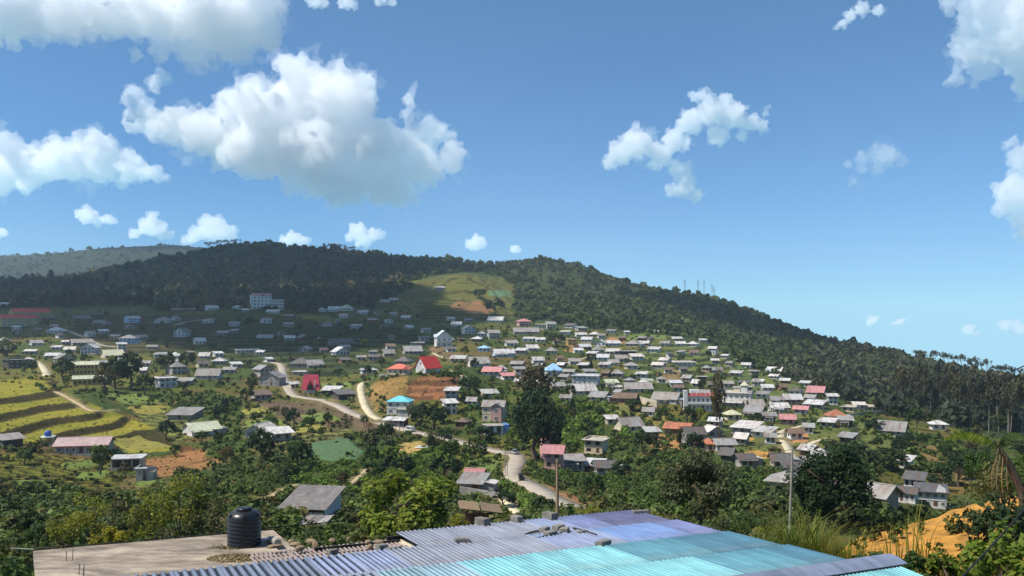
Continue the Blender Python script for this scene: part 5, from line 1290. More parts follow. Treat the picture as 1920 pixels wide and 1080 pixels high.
stuff_mesh('forest', FT, x, y, z, rad, hh, tint, M['lf_many'], 0.5)

# ---------------------------------------------------------------- shrubs and bushes between fields and houses
n = 20500
u = r.uniform(-80, 2000, n); row = np.where(r.uniform(0, 1, n) < .06, r.uniform(985, 1092, n), r.uniform(515, 1010, n))
x, y = PV(u, row); foot = np.interp(u, FOOT[:, 0], FOOT[:, 1])
k = np.isfinite(y) & (row > foot - 4) & (y > 33) & (y < 1250); u, row, x, y = u[k], row[k], x[k], y[k]
dens = np.clip(.72 + 1.6 * fbm(x / 40, y / 40, 81, 3), 0.08, .9); N_ = len(u)
tint = np.array((0.085, 0.115, 0.032))[None] * r.uniform(.55, 1.5, N_)[:, None]
dry = r.uniform(0, 1, N_) < .22; tint[dry] = np.array((0.105, 0.095, 0.032)) * r.uniform(.6, 1.3, dry.sum())[:, None]
size = r.uniform(.7, 1.9, N_)
ZONES = [
 ([(255,742),(330,740),(400,738),(445,755),(462,790),(430,802),(340,772),(270,765)], 1, (0.040,0.066,0.020), 2.3),
 ([(520,880),(560,860),(620,868),(680,870),(720,848),(885,845),(885,900),(830,915),(700,910),(690,930),(560,930)], .7, (0.050,0.088,0.018), 2.0),
 ([(350,905),(420,878),(505,878),(548,915),(540,940),(440,960),(370,965)], .65, (0.040,0.064,0.019), 2.1),
 ([(-90,905),(105,915),(125,960),(95,1010),(-90,1000)], .7, (0.030,0.050,0.018), 2.1),
 ([(1040,728),(1070,735),(1140,760),(1175,800),(1205,832),(1130,812),(1095,840),(1030,852),(1030,790)], 1, (0.058,0.105,0.020), 2.6),
 ([(985,865),(1040,882),(1150,897),(1200,903),(1250,945),(1110,918),(1030,912),(985,888)], 1, (0.038,0.066,0.019), 2.2),
 ([(1215,850),(1300,848),(1440,862),(1450,975),(1190,975),(1185,900)], .8, (0.034,0.060,0.018), 2.1),
 ([(1430,930),(1640,905),(1720,950),(1660,1005),(1430,1005)], 1, (0.028,0.042,0.018), 2.6),
 ([(1550,830),(1640,830),(1770,885),(1690,905),(1640,905),(1555,890)], 1, (0.034,0.060,0.020), 2.4),
 ([(690,800),(760,832),(740,852),(690,845),(672,820)], 1, (0.062,0.098,0.022), 1.7),
 ([(860,705),(905,705),(900,748),(862,748)], .9, (0.036,0.070,0.020), 2.2),
 ([(925,905),(960,915),(1045,955),(985,975),(890,940)], 1, (0.052,0.090,0.022), 2.0),
 ([(470,610),(760,600),(800,650),(640,700),(480,660)], .75, (0.034,0.056,0.022), 2.2),
 ([(900,650),(1060,640),(1080,690),(1000,740),(900,690)], .6, (0.045,0.070,0.022), 2.0),
 ([(1180,660),(1290,690),(1280,740),(1180,700)], .8, (0.046,0.080,0.022), 2.2),
 ([(940,820),(880,800),(870,770),(960,700),(1040,740),(1030,850)], .75, (0.045,0.08,0.020), 2.1),
 ([(1440,770),(1640,775),(1760,820),(1900,850),(1960,900),(1800,880),(1640,830),(1440,800)], .85, (0.046,0.074,0.022), 2.1),
 ([(1640,890),(1960,890),(1960,990),(1640,990)], .35, (0.030,0.055,0.020), 1.0),
 ([(500,752),(600,752),(745,812),(700,822),(600,790)], .35, (0.10,0.070,0.042), 1.2),
 ([(330,790),(440,820),(500,850),(470,880),(420,880),(400,830)], .8, (0.045,0.075,0.022), 1.9),
 ([(-90,850),(330,850),(330,905),(250,935),(120,912),(-90,898)], .22, (0.06,0.085,0.025), 1.0),
 ([(0,715),(320,780),(335,845),(240,850),(60,835),(-80,840)], .03, (0.05,0.07,0.02), .9),
 ([(690,725),(765,705),(872,712),(835,752),(745,770)], .10, (0.07,0.07,0.025), .8),
 ([(790,520),(930,518),(962,600),(790,600)], .5, (0.06,0.075,0.025), 1.8),
]
for poly, dn, col, sz in ZONES:
    b = in_poly(u + 10 * fbm(x / 12, y / 12, 87, 2), row + 8 * fbm(x / 12, y / 12, 88, 2), poly)
    dens[b] = dn; m = b & (r.uniform(0, 1, N_) < .85); tint[m] = np.array(col) * np.array((2.1,1.8,1.5)) * r.uniform(.65, 1.4, m.sum())[:, None]; size[b] = r.uniform(.45, .95, b.sum()) * sz
for poly in ([(532,855),(588,828),(640,816),(690,850),(672,872),(600,866)], [(270,858),(345,828),(420,868),(290,900)], [(740,852),(752,830),(800,828),(790,852)]):
    dens[in_poly(u, row, poly)] = .01
clo = y < 80; size[clo] = np.minimum(size[clo], 1.1); dens[clo & (u > 1560)] = .0; dens[clo & (u < 430)] = .35
gi = np.clip(np.searchsorted(GU, CX + FOC * x / y), 0, len(GU) - 1); gj = np.clip(np.searchsorted(GV, np.log(y)), 0, len(GV) - 1)
tz = TZON[gj, gi]; rz_ = RISG[gj, gi] > .4                     # hedges keep to the terrace banks
dens[tz] = np.where(rz_[tz], np.maximum(dens[tz], .85), dens[tz] * .38); size[tz & rz_] = np.minimum(size[tz & rz_], r.uniform(.6, 1.2, (tz & rz_).sum())); tint[tz & rz_] = np.array((0.055, 0.075, 0.022)) * r.uniform(.6, 1.3, (tz & rz_).sum())[:, None]
k = (r.uniform(0, 1, N_) < dens) & free(x, y, size * np.where(y > 300, .7, 1), np.where(y > 330, .8, np.where(y > 255, 3.0, np.where(y > 160, 6.0, 10.0))))
u, x, y, size, tint = u[k], x[k], y[k], size[k], tint[k]
close = y < 80; near = (y < 235) & ~close; far = y >= 235
print('bushes', close.sum(), near.sum(), far.sum())
BT = [templ(30, .40, .62, .42, 50 + s, -.2) for s in range(6)]
BN = [templ(104, .215, .62, .42, 60 + s, -.2, 14) for s in range(4)]
BC = [templ(230, .125, .62, .42, 70 + s, -.2, 16) for s in range(3)]
hz_ = size * r.uniform(.8, 1.35, len(size))
stuff_mesh('undergrowth', BT, x[far], y[far], H(x[far], y[far]), size[far], hz_[far], tint[far], M['lf_many'], 0.2)
stuff_mesh('undergrowth', BC, x[close], y[close], H(x[close], y[close]), size[close], hz_[close], tint[close], M['lf_many'], 0.2)
stuff_mesh('undergrowth', BN, x[near], y[near], H(x[near], y[near]), size[near], hz_[near], tint[near], M['lf_many'], 0.2)
# weeds and grass tussocks give the open ground its nap
n = 8000
u = r.uniform(-60, 1980, n); row = r.uniform(640, 1000, n); x, y = PV(u, row)
k = np.isfinite(y) & (y > 60) & (y < 520); x, y = x[k], y[k]; N_ = len(x)
s_ = r.uniform(.25, .6, N_); k = free(x, y, s_, .2); x, y, s_ = x[k], y[k], s_[k]; N_ = len(x)
tint = np.where((r.uniform(0, 1, N_) < .5)[:, None], np.array((0.15, 0.14, 0.045)), np.array((0.075, 0.10, 0.03))) * r.uniform(.6, 1.3, N_)[:, None]
WT = [templ(12, .45, .5, .35, 80 + s, -.1, 4) for s in range(4)]
stuff_mesh('weeds', WT, x, y, H(x, y), s_, s_, tint, M['lf_many'])

# ---------------------------------------------------------------- trees one can tell apart: column, row of the foot, apparent height and width
TREES = '''
490,872,76,56,round_dark,dense dark round-headed tree beside the folded white roofs
312,826,42,34,round_dark,small dark tree at the corner of the yellow-green terrace
1000,864,146,98,mid_dark,tallest of the dark trees at the road bend, on their left side
1030,866,130,64,mid_dark,dark tree at the road bend standing right of the tallest one
985,838,85,46,round,lower tree at the left foot of the tall trees by the road bend
1008,774,95,84,brown,brownish tree rising behind the tall dark trees at the road bend
1348,838,165,42,spindly,thin see-through brownish tree reaching above the white house with red trim
1205,852,50,34,round_dark,dark tree in front of the bare orange slope in the village
1276,850,58,26,spindly,leaning thin bare tree between the orange slope and the dark grey roof
215,728,62,56,round_dark,large dark tree right of the yellow-green hall
244,730,70,52,round_dark,tallest of the dark trees right of the yellow-green hall
196,732,46,44,brown,brownish tree just right of the lower yellow wing
118,714,46,44,round_dark,dark tree before the left end of the yellow-green hall
312,700,44,34,round_dark,dark tree left of the grey hip-roofed villa
350,692,34,28,round_dark,dark tree right of the grey hip-roofed villa
272,742,42,36,round_dark,dark tree at the right end of the town trees
14,668,40,38,olive,olive tree at the left edge above the pinkish house
790,804,50,48,round_dark,dark tree just right of the roadside shelter
815,806,52,46,round_dark,second dark tree right of the roadside shelter, by the main road
776,790,36,34,brown,brownish tree behind the roadside shelter
880,742,42,46,round,broad green tree left of the bright white strip of roof
852,720,30,34,round,green tree at the right edge of the red-brown field
905,832,34,44,round_dark,dark tree hanging over the main road below the unfinished white house
690,706,22,16,round_dark,small dark tree in the shade left of the long white flat-roofed house
1420,800,26,30,round_dark,dark tree above the twin long white sheet roofs
1240,792,30,26,round,green tree right of the yellow grass hump
1185,770,24,34,round_dark,dark tree hiding the left end of the yellow grass hump
1290,800,40,34,round_dark,dark tree below the white building with red-brown trim
1640,815,34,36,round_dark,dark tree left of the long pale grey roof below the eucalyptus
1718,805,44,34,round,rounded green tree between the long grey roof and the eucalyptus
1600,870,40,60,round_dark,wide dark tree on the bushy slope on the right
1660,880,42,80,round_dark,very wide dark tree beside the brown grass mound
1560,850,34,36,olive,olive tree on the slope below the curved pale path
1165,900,40,44,round_dark,dark tree right of the row of shops at the road bend
1110,930,44,50,round,green tree on the road cutting below the row of shops
1020,968,40,46,round_dark,dark tree at the roadside left of the wooden-looking pole
945,952,34,46,round_dark,dark tree below the pale-roofed roadside house
540,905,40,44,round_dark,dark tree above the earth path behind the shed
835,905,54,60,round_dark,dark tree in the thicket behind the bright green tree
745,905,60,60,round_dark,dark tree in the thicket left of the bright green tree
700,900,40,44,round,green tree at the left end of the thicket below the blue-green field
640,912,30,30,brown,small reddish-brown bush tree beside the earth path
60,700,26,24,round_dark,dark tree left of the cream ramp
470,618,26,20,round_dark,dark tree in front of the tall white hotel
694,590,30,18,round_dark,dark tree at the foot of the wood right of the greenish hip-roofed house
1000,610,20,22,round_dark,dark tree right behind the pink two-storey house
1042,650,28,36,round_dark,dark clump of a tree in the upper village left of the cream block
928,592,34,36,round_dark,dark tree at the right side of the hill clearing
900,560,20,30,round,green tree in the hill clearing right of the lone white roof
'''
TREE_LM = []
for line in TREES.strip().split('\n'):
    f = line.split(',', 5); px, py, h_, w_ = map(float, f[:4])
    p = P(px, py, dmin=60 if py > 920 else 120); kx = p.y / FOC
    tree(f[4], p - Vector((0, 0, .2)), w_ * kx * 1.1, h_ * kx, f[5], 'single trees in the valley')
    TREE_LM.append((px, py))

# eucalyptus with pale bare trunks, lower right wood
EU = 'tall eucalyptus with a bare pale trunk in the wood on the right'
for i in range(34):
    px = 1690 + 225 * (i / 33) + rnd.uniform(-8, 8); py = np.interp(px, [1690, 1760, 1850, 1930], [782, 793, 812, 826]) - rnd.uniform(0, 26)
    p = P(px, py, dmin=300); h_ = rnd.uniform(20, 29)
    tree('euc', p, h_ * rnd.uniform(.32, .44), h_, 'leftmost of the tall pale-trunked eucalyptus trees in the right-hand wood' if i == 0 else 'rightmost of the tall pale-trunked eucalyptus trees, at the right edge' if i == 33 else EU, 'eucalyptus trunks on the right')
# feathery trees breaking the skyline
for px0, px1, n_, lab in ((384, 452, 16, 'feathery tree on the skyline left of the rounded summit'), (606, 664, 13, 'feathery tree on the skyline right of the rounded summit'),
                          (1716, 1916, 26, 'thin feathery tree on the skyline of the right hill')):
    for i in range(n_):
        px = px0 + (px1 - px0) * (i + rnd.random()) / n_
        j = int((px - VC[0]) / 4); a = int(np.argmin(np.where((dd_ > 500) & (dd_ < 2300), rowg[:, j], 1e9))); d = dd_[a]
        x_ = (px - CX) / FOC * d; h_ = rnd.uniform(13, 19) * (1 if px < 1000 else .9)
        tree('umbrella', Vector((x_, d, float(H(x_, d)))), h_ * rnd.uniform(.5, .75), h_, lab, lab.replace('feathery tree', 'feathery trees'))
# other single trees between the houses
used = {}; placed = list(TREE_LM); tries = 0; made = 0
FRT = 0
ADJ = {'round': 'green round', 'round_dark': 'dark green', 'round_bright': 'bright green', 'olive': 'olive bushy', 'brown': 'brownish', 'tall_dark': 'dark pointed'}
while made < 150 and tries < 4000:
    tries += 1
    px, py = rnd.uniform(0, 1915), 590 + 380 * rnd.random() ** 1.1
    if py < np.interp(px, FOOT[:, 0], FOOT[:, 1]) + 3 or (px < 335 and 705 < py < 850) or (530 < px < 690 and 812 < py < 870) or (690 < px < 872 and 700 < py < 760): continue
    if any(abs(px - a) < 20 and abs(py - b) < 9 for a, b in placed): continue
    p = P(px, py, dmin=120, dmax=1200); w_ = rnd.uniform(3.6, 7.0)
    if p.y < 215 or p.y > 1000 or not free(np.array([p.x]), np.array([p.y]), np.array([w_ * .45]), 16.0, 1.0)[0]: continue
    key = rnd.choices(['round', 'round_dark', 'round_bright', 'olive', 'brown', 'tall_dark'], [4, 5, 1, 2, 1.2, 1.2])[0]
    h_ = w_ * rnd.uniform(.85, 1.35) * (1.3 if key == 'tall_dark' else 1)
    size_w = 'small' if w_ < 4.8 else 'large' if w_ > 6 else 'middling'
    for lx, ly, ln_ in sorted(LM, key=lambda q: (q[0] - px) ** 2 + 4 * (q[1] - py) ** 2)[:12]:
        dx, dy = px - lx, py - ly
        rel = ('left of' if dx < 0 else 'right of') if abs(dx) > 2.2 * abs(dy) else ('below' if dy > 0 else 'above')
        if abs(dx) > 25 and abs(dy) > 12 and rel in ('below', 'above'): rel += ' and left of' if dx < 0 else ' and right of'
        lab = '%s %s tree %s the %s' % (size_w, ADJ[key], rel, ln_)
        if lab not in used: break
    else: continue
    used[lab] = 1; placed.append((px, py)); made += 1
    tree(key, p - Vector((0, 0, .2)), w_, h_, lab, 'trees between the houses')
# ---------------------------------------------------------------- the roofs in front: blue sheets, patched low roof, concrete slab
E1 = Vector((-791, 1598, -142)).normalized(); E2 = Vector((3276, 1598, -81)).normalized(); E1 = (E1 - E2 * E1.dot(E2)).normalized(); E3 = E2.cross(E1)
A0 = Vector(((1187 - CX) / FOC * 22, 22, CZ + (HY - 960) / FOC * 22))
def RP_(px, py, lift=0.0):
    """point of the roof plane (or one lifted off it)"""
    ray = Vector(((px - CX) / FOC, 1, (HY - py) / FOC)); o = Vector((0, 0, CZ)); a = A0 + E3 * lift
    return o + ray * ((a - o).dot(E3) / ray.dot(E3))
def ST(p): return (p - A0).dot(E2), (p - A0).dot(E1)
def Q(px, py, z):
    d = (z - CZ) / (HY - py) * FOC; return Vector(((px - CX) / FOC * d, d, z))
RM = Matrix((E2, E1, E3)).transposed().to_4x4(); RM.translation = A0

def sheet_mat(name, col, rough=0.3, dirt=(0.10, 0.11, 0.14), amount=0.5):
    m, nt, out = new_mat(name); b = N(nt, 'ShaderNodeBsdfPrincipled'); nt.links.new(b.outputs[0], out.inputs[0])
    tc = N(nt, 'ShaderNodeTexCoord'); mp = N(nt, 'ShaderNodeMapping'); mp.inputs['Scale'].default_value = (9.0, 0.55, 1); nt.links.new(tc.outputs['Object'], mp.inputs[0])
    oi = N(nt, 'ShaderNodeObjectInfo'); cb = N(nt, 'ShaderNodeCombineXYZ'); nt.links.new(oi.outputs['Random'], cb.inputs[2])
    sc = N(nt, 'ShaderNodeVectorMath', operation='SCALE'); sc.inputs['Scale'].default_value = 40; nt.links.new(cb.outputs[0], sc.inputs[0])
    ad = N(nt, 'ShaderNodeVectorMath', operation='ADD'); nt.links.new(mp.outputs[0], ad.inputs[0]); nt.links.new(sc.outputs[0], ad.inputs[1])
    f = noise(nt, 0.8, 6, 0.7, ad.outputs[0])
    c = ramp(nt, f, [(0.25, tuple(x * .72 for x in col)), (0.75, tuple(min(1, x * 1.25) for x in col))])
    f2 = noise(nt, 0.5, 5, 0.7, ad.outputs[0], .4)
    c = mix_rgb(nt, ramp(nt, f2, [(0.5, 0.0), (0.72, amount)]), c, dirt)
    sp = N(nt, 'ShaderNodeSeparateXYZ'); nt.links.new(tc.outputs['Object'], sp.inputs[0])          # colour darkened towards the troughs to draw out the ribs
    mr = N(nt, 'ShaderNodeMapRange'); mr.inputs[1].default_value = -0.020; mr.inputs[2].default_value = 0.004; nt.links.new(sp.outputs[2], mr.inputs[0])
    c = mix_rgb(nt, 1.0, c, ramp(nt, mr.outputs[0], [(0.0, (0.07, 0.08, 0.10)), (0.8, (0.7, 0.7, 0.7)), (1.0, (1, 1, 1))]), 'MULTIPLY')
    f3 = noise(nt, 0.55, 3, 0.6, tc.outputs['Object'])
    c = mix_rgb(nt, 1.0, c, ramp(nt, f3, [(0.35, 0.7), (0.65, 1.12)]), 'MULTIPLY')
    nt.links.new(c, b.inputs['Base Color']); b.inputs['Roughness'].default_value = rough + .15; b.inputs['Specular IOR Level'].default_value = 0.16
    return m
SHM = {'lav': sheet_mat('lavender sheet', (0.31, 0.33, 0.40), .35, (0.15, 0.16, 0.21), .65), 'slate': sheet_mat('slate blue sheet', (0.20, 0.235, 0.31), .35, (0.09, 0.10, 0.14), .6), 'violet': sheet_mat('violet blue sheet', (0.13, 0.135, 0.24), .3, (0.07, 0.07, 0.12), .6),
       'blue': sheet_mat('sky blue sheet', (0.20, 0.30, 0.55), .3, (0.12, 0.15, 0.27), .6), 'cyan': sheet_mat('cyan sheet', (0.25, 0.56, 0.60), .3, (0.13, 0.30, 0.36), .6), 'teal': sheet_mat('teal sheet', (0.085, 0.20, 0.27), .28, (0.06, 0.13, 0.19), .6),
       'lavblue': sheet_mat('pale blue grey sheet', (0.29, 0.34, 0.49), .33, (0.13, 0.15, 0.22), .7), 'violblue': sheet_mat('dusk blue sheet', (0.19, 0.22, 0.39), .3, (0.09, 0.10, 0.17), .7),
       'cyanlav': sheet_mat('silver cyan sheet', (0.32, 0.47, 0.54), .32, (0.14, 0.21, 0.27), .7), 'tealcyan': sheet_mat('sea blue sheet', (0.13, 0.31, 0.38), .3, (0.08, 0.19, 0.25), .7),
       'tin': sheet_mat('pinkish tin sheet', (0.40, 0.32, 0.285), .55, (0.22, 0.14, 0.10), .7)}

def corr_mesh(name, w, L, pitch, amp):
    n = int(w / pitch * 6) + 1; x = np.linspace(0, w, n); z = amp * np.sin(2 * np.pi * x / pitch)
    V = np.concatenate([np.c_[x, np.full(n, yy), z] for yy in (0, L)] + [np.c_[x, np.full(n, L), z - .006], np.c_[x, np.full(n, 0), z - .006]]); I = np.arange(n - 1); FF = []
    for a, b in ((0, 1), (1, 2), (2, 3), (3, 0)): FF.append(np.stack([I + a * n, I + 1 + a * n, I + 1 + b * n, I + b * n], -1))
    return np_mesh(name, V, np.concatenate(FF), None, False)
SHEETS = {}
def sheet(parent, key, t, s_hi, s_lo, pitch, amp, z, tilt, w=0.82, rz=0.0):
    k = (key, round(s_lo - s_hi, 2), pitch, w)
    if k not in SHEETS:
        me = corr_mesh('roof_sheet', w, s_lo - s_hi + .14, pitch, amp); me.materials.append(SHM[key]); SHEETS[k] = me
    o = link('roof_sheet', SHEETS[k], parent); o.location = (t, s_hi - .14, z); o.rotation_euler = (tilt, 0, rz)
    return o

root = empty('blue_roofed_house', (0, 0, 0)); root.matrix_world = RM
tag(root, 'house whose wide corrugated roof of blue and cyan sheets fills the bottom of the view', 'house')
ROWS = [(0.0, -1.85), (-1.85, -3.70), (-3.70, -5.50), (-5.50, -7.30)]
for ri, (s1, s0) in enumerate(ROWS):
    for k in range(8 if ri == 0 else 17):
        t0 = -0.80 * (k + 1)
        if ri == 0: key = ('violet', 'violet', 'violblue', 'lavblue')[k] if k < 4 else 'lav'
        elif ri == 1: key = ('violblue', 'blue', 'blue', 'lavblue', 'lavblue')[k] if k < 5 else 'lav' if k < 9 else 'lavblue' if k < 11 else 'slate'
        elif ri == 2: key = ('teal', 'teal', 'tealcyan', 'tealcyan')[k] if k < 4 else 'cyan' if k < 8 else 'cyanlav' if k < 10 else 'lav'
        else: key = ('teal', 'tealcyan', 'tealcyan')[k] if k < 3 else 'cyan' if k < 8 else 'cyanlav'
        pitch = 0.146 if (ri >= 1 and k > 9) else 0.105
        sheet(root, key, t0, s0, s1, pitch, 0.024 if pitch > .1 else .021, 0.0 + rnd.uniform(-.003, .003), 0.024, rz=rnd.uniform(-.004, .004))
b = MB(); n_ = 11                                        # the ridge capping
for i in range(n_):
    pass
prof = [(-.36, -.035), (-.18, .045), (0, .085), (.18, .045), (.36, -.04)]
V = []; FF = []
for j, t_ in enumerate((-14.0, 0.72)):
    for yy, zz in prof: V.append((t_, -7.36 + yy, zz + .03))
for i in range(4): FF.append((i, i + 1, 5 + i + 1, 5 + i))
for i in range(5): V.append((V[i][0], V[i][1], V[i][2] - .012)); 
for i in range(5): V.append((V[5 + i][0], V[5 + i][1], V[5 + i][2] - .012))
for i in range(4): FF.append((10 + i, 15 + i, 15 + i + 1, 10 + i + 1))
FF.append((5, 6, 7, 8, 9, 19, 18, 17, 16, 15))
b.add(V, FF); b.build('ridge_cap', SHM['slate'], root)
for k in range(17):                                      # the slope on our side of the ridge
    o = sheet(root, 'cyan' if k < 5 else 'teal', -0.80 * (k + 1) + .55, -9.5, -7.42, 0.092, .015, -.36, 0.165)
bw_ = MB(); bw_.box(-13.6, -6.45, -10.2, -2.0, -7.0, -.09)
bw_.box(-6.449, -.35, -10.2, -.1, -7.0, -.1)
bw_.build('wall', M['wall_c'], root)
bt = MB(); bt.box(-6.6, .05, -.02, .05, -.12, -.03); bt.box(-13.6, -6.6, -1.88, -1.81, -.10, -.03); bt.build('eave_board', M['dark_timber'], root)

# low roof of old sheets between slab and blue roof
lr = empty('low_tin_roof', (0, 0, 0)); lr.matrix_world = RM; tag(lr, 'low roof of old pinkish tin sheets held down with stones, right of the black water tank', 'roof')
for ri, (s1, s0, z) in enumerate(((.34, -.42, -.20), (-.30, -1.12, -.145), (-1.0, -1.95, -.10))):
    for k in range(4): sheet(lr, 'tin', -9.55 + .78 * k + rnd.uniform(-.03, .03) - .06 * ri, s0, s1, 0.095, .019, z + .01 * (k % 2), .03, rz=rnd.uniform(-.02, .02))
MB().box(-9.4, -6.45, -1.9, .2, -4.5, -.26).build('wall', M['wall_b'], lr)
b = MB(); b.box(-9.6, -5.4, -1.98, -1.90, -.03, .035); o = b.build('batten', M['dark_timber']); o.matrix_world = RM; tag(o, 'long dark batten lying along the lower edge of the tin sheets', 'batten', 'loose battens on the roofs')
b = MB(); b.box(-6.3, -2.2, .02, .075, .0, .05); o = b.build('batten', M['dark_timber']); o.matrix_world = RM; tag(o, 'long dark batten along the far eave of the blue roof under three blocks', 'batten', 'loose battens on the roofs')
for s_, l_, x0_, x1_ in ((-.33, 'short dark batten under the stones on the upper tin sheets', -8.3, -6.4), (-1.06, 'dark batten across the middle of the tin sheets', -8.9, -6.5)):
    b = MB(); b.box(x0_, x1_, s_ - .03, s_ + .03, -.12, -.06); o = b.build('batten', M['dark_timber']); o.matrix_world = RM; tag(o, l_, 'batten', 'loose battens on the roofs')

# blocks that weigh the sheets down
M['block'] = plain('cement block', (0.27, 0.25, 0.22), 0.95, 0.25, 6.0, 0.0, 0.1, (0.12, 0.11, 0.10), 0.5, 25.0)
M['stone'] = plain('tan stone', (0.36, 0.27, 0.17), 0.95, 0.3, 5.0, 0.0, 0.1, (0.16, 0.11, 0.07), 0.6, 14.0)
def block_mesh(l, w, h, seed):
    bm = bmesh.new(); bmesh.ops.create_cube(bm, size=1.0)
    for v in bm.verts: v.co = Vector((v.co.x * l, v.co.y * w, (v.co.z + .5) * h))
    bmesh.ops.bevel(bm, geom=bm.edges[:], offset=.012, segments=1, affect='EDGES')
    r = random.Random(seed)
    for v in bm.verts: v.co += Vector((r.uniform(-.006, .006), r.uniform(-.006, .006), r.uniform(-.004, .004)))
    me = bpy.data.meshes.new('cement_block'); bm.to_mesh(me); bm.free(); me.materials.append(M['block']); return me
for i, (px, py, l, w, h, a, lab) in enumerate((
    (905, 987, .20, .38, .20, .2, 'leftmost of the three cement blocks on the far eave'), (969, 981, .17, .34, .18, .1, 'middle and smallest of the three cement blocks on the far eave'),
    (1031, 976, .20, .40, .20, .15, 'cement block on the far eave in front of the tall pole'), (1202, 964, .44, .16, .10, -.1, 'long flat cement block at the far right corner of the blue roof'),
    (1131, 1025, .38, .18, .13, .45, 'lone cement block in the middle of the blue roof'), (1021, 1000, .24, .18, .14, .6, 'left back block of the heap on the blue roof'),
    (1047, 994, .30, .18, .12, .5, 'block at the back of the heap on the blue roof'), (1032, 1006, .26, .18, .12, .3, 'front block of the heap on the blue roof, over a dark stick'),
    (1059, 1001, .22, .18, .14, .8, 'block in the middle of the heap on the blue roof'), (1092, 1001, .22, .14, .08, .2, 'flat block at the right end of the heap on the blue roof'),
    (866, 1020, .30, .20, .13, -.2, 'block at the right end of the long lower batten'), (716, 1034, .20, .18, .15, .2, 'dark block where the tin sheets meet the blue roof'),
    (737, 1034, .36, .14, .09, .45, 'long thin block beside the dark block at the tin sheets'), (624, 1041, .20, .14, .12, .3, 'small dark block on the lower edge of the tin sheets'))):
    p = RP_(px, py, -.02 if px < 760 and i > 10 else .012); o = link('cement_block', block_mesh(l, w, h, i)); o.matrix_world = Matrix.Translation(p) @ RM.to_3x3().to_4x4() @ Matrix.Rotation(a, 4, 'Z')
    tag(o, lab, 'block', 'cement blocks weighing down the roofs')
for p0, p1, lab in (((1002, 1010), (1062, 998), 'dark stick lying under the heap of blocks'), ((985, 1002), (1010, 995), 'short dark stick left of the heap of blocks'), ((1075, 990), (1118, 1003), 'dark stick lying right of the heap of blocks')):
    b = MB(); a_, c_ = RP_(*p0, .04), RP_(*p1, .05); b.tube([a_, (a_ + c_) / 2 + Vector((0, 0, .01)), c_], .022, 6); o = b.build('stick', M['dark_timber']); tag(o, lab, 'stick', 'sticks on the blue roof')
def stone_mesh(seed):
    bm = bmesh.new(); bmesh.ops.create_icosphere(bm, subdivisions=2, radius=1); r = random.Random(seed); k = [Vector((r.gauss(0, 1), r.gauss(0, 1), r.gauss(0, 1))).normalized() for _ in range(9)]
    for v in bm.verts:
        d = min(1.0, min(.78 / max(1e-3, v.co.dot(q)) if v.co.dot(q) > .2 else 9 for q in k)); v.co *= d * r.uniform(.96, 1.03)
    me = bpy.data.meshes.new('stone'); bm.to_mesh(me); bm.free(); me.materials.append(M['stone']); return me
SMS = [stone_mesh(i) for i in range(4)]
for i, (px, py, rx, ry, rz, lab) in enumerate((
    (515, 1025, .17, .12, .05, 'large flat stone nearest the water tank'), (546, 1016, .12, .09, .06, 'stone at the back left of the cluster on the tin sheets'), (554, 1022, .15, .10, .06, 'flat stone in the middle of the cluster on the tin sheets'),
    (562, 1030, .14, .09, .07, 'front stone of the cluster on the tin sheets, with a broken edge'), (583, 1016, .15, .09, .06, 'longish stone right of the cluster on the tin sheets'), (591, 1025, .06, .09, .10, 'upright stone standing at the end of the middle batten'),
    (623, 1014, .12, .08, .05, 'stone alone on the uppermost tin sheet'), (654, 1011, .05, .05, .06, 'small stone on the upper edge of the tin sheets'), (690, 1018, .13, .08, .06, 'reddish left stone of the pair by the blue sheets'),
    (711, 1017, .12, .09, .06, 'right stone of the pair by the blue sheets'), (694, 1028, .08, .07, .07, 'small stone below the pair by the blue sheets'))):
    z_ = -.10 if py < 1020 else -.06
    o = link('stone', SMS[i % 4]); p = RP_(px, py + 3, z_); o.matrix_world = Matrix.Translation(p + E3 * rz * .75) @ RM.to_3x3().to_4x4() @ Matrix.Rotation(i * 1.3 if rx > .1 else .3, 4, 'Z') @ Matrix.Diagonal((rx, ry, rz, 1))
    tag(o, lab, 'stone', 'stones holding down the tin sheets')

# flat-roofed house on the left
SZ = CZ - 5.7
FL, FRt = Q(62, 1033, SZ), Q(512, 994, SZ); dl = (Q(66, 1080, SZ) - FL).normalized()
NL, NR = FL + dl * 6, FRt + dl * 6
root = empty('flat_roofed_house', ((FL + NR) / 2).to_tuple()[:2] + (SZ - 5,)); tag(root, 'unfinished house with a bare stained concrete slab roof at the bottom left', 'house')
off = -root.location
b = MB(); b.prism([(p + off).to_tuple()[:2] for p in (FL, NL, NR, FRt)], 4.85, 5.0); b.build('roof_slab', M['slab'], root)
cen = (FL + NR) / 2; ins = [(p + (cen - p) * .03 + off).to_tuple()[:2] for p in (FL, NL, NR, FRt)]
b = MB(); b.prism(ins, -1.5, 4.84); b.build('wall', M['wall_b'], root)
for (px, py) in ((124, 1052), (136, 1050), (148, 1078), (157, 1079), (156, 1085)):
    p = Q(px, py, SZ) + off; b = MB(); b.tube([p, p + Vector((.005, 0, .12)), p + Vector((.012, .005, .24))], .008, 5); b.build('rebar', M['dark_timber'], root)
b = MB(); pts = [FL + (FRt - FL) * k / 8 + Vector((0, .02, .03 + .012 * math.sin(k * 2.1))) for k in range(9)]; b.tube([Q(20, 1028, SZ + .02)] + pts, .014, 6); o = b.build('pipe', M['black_plastic']); tag(o, 'thin black pipe laid along the far edge of the concrete slab', 'pipe')
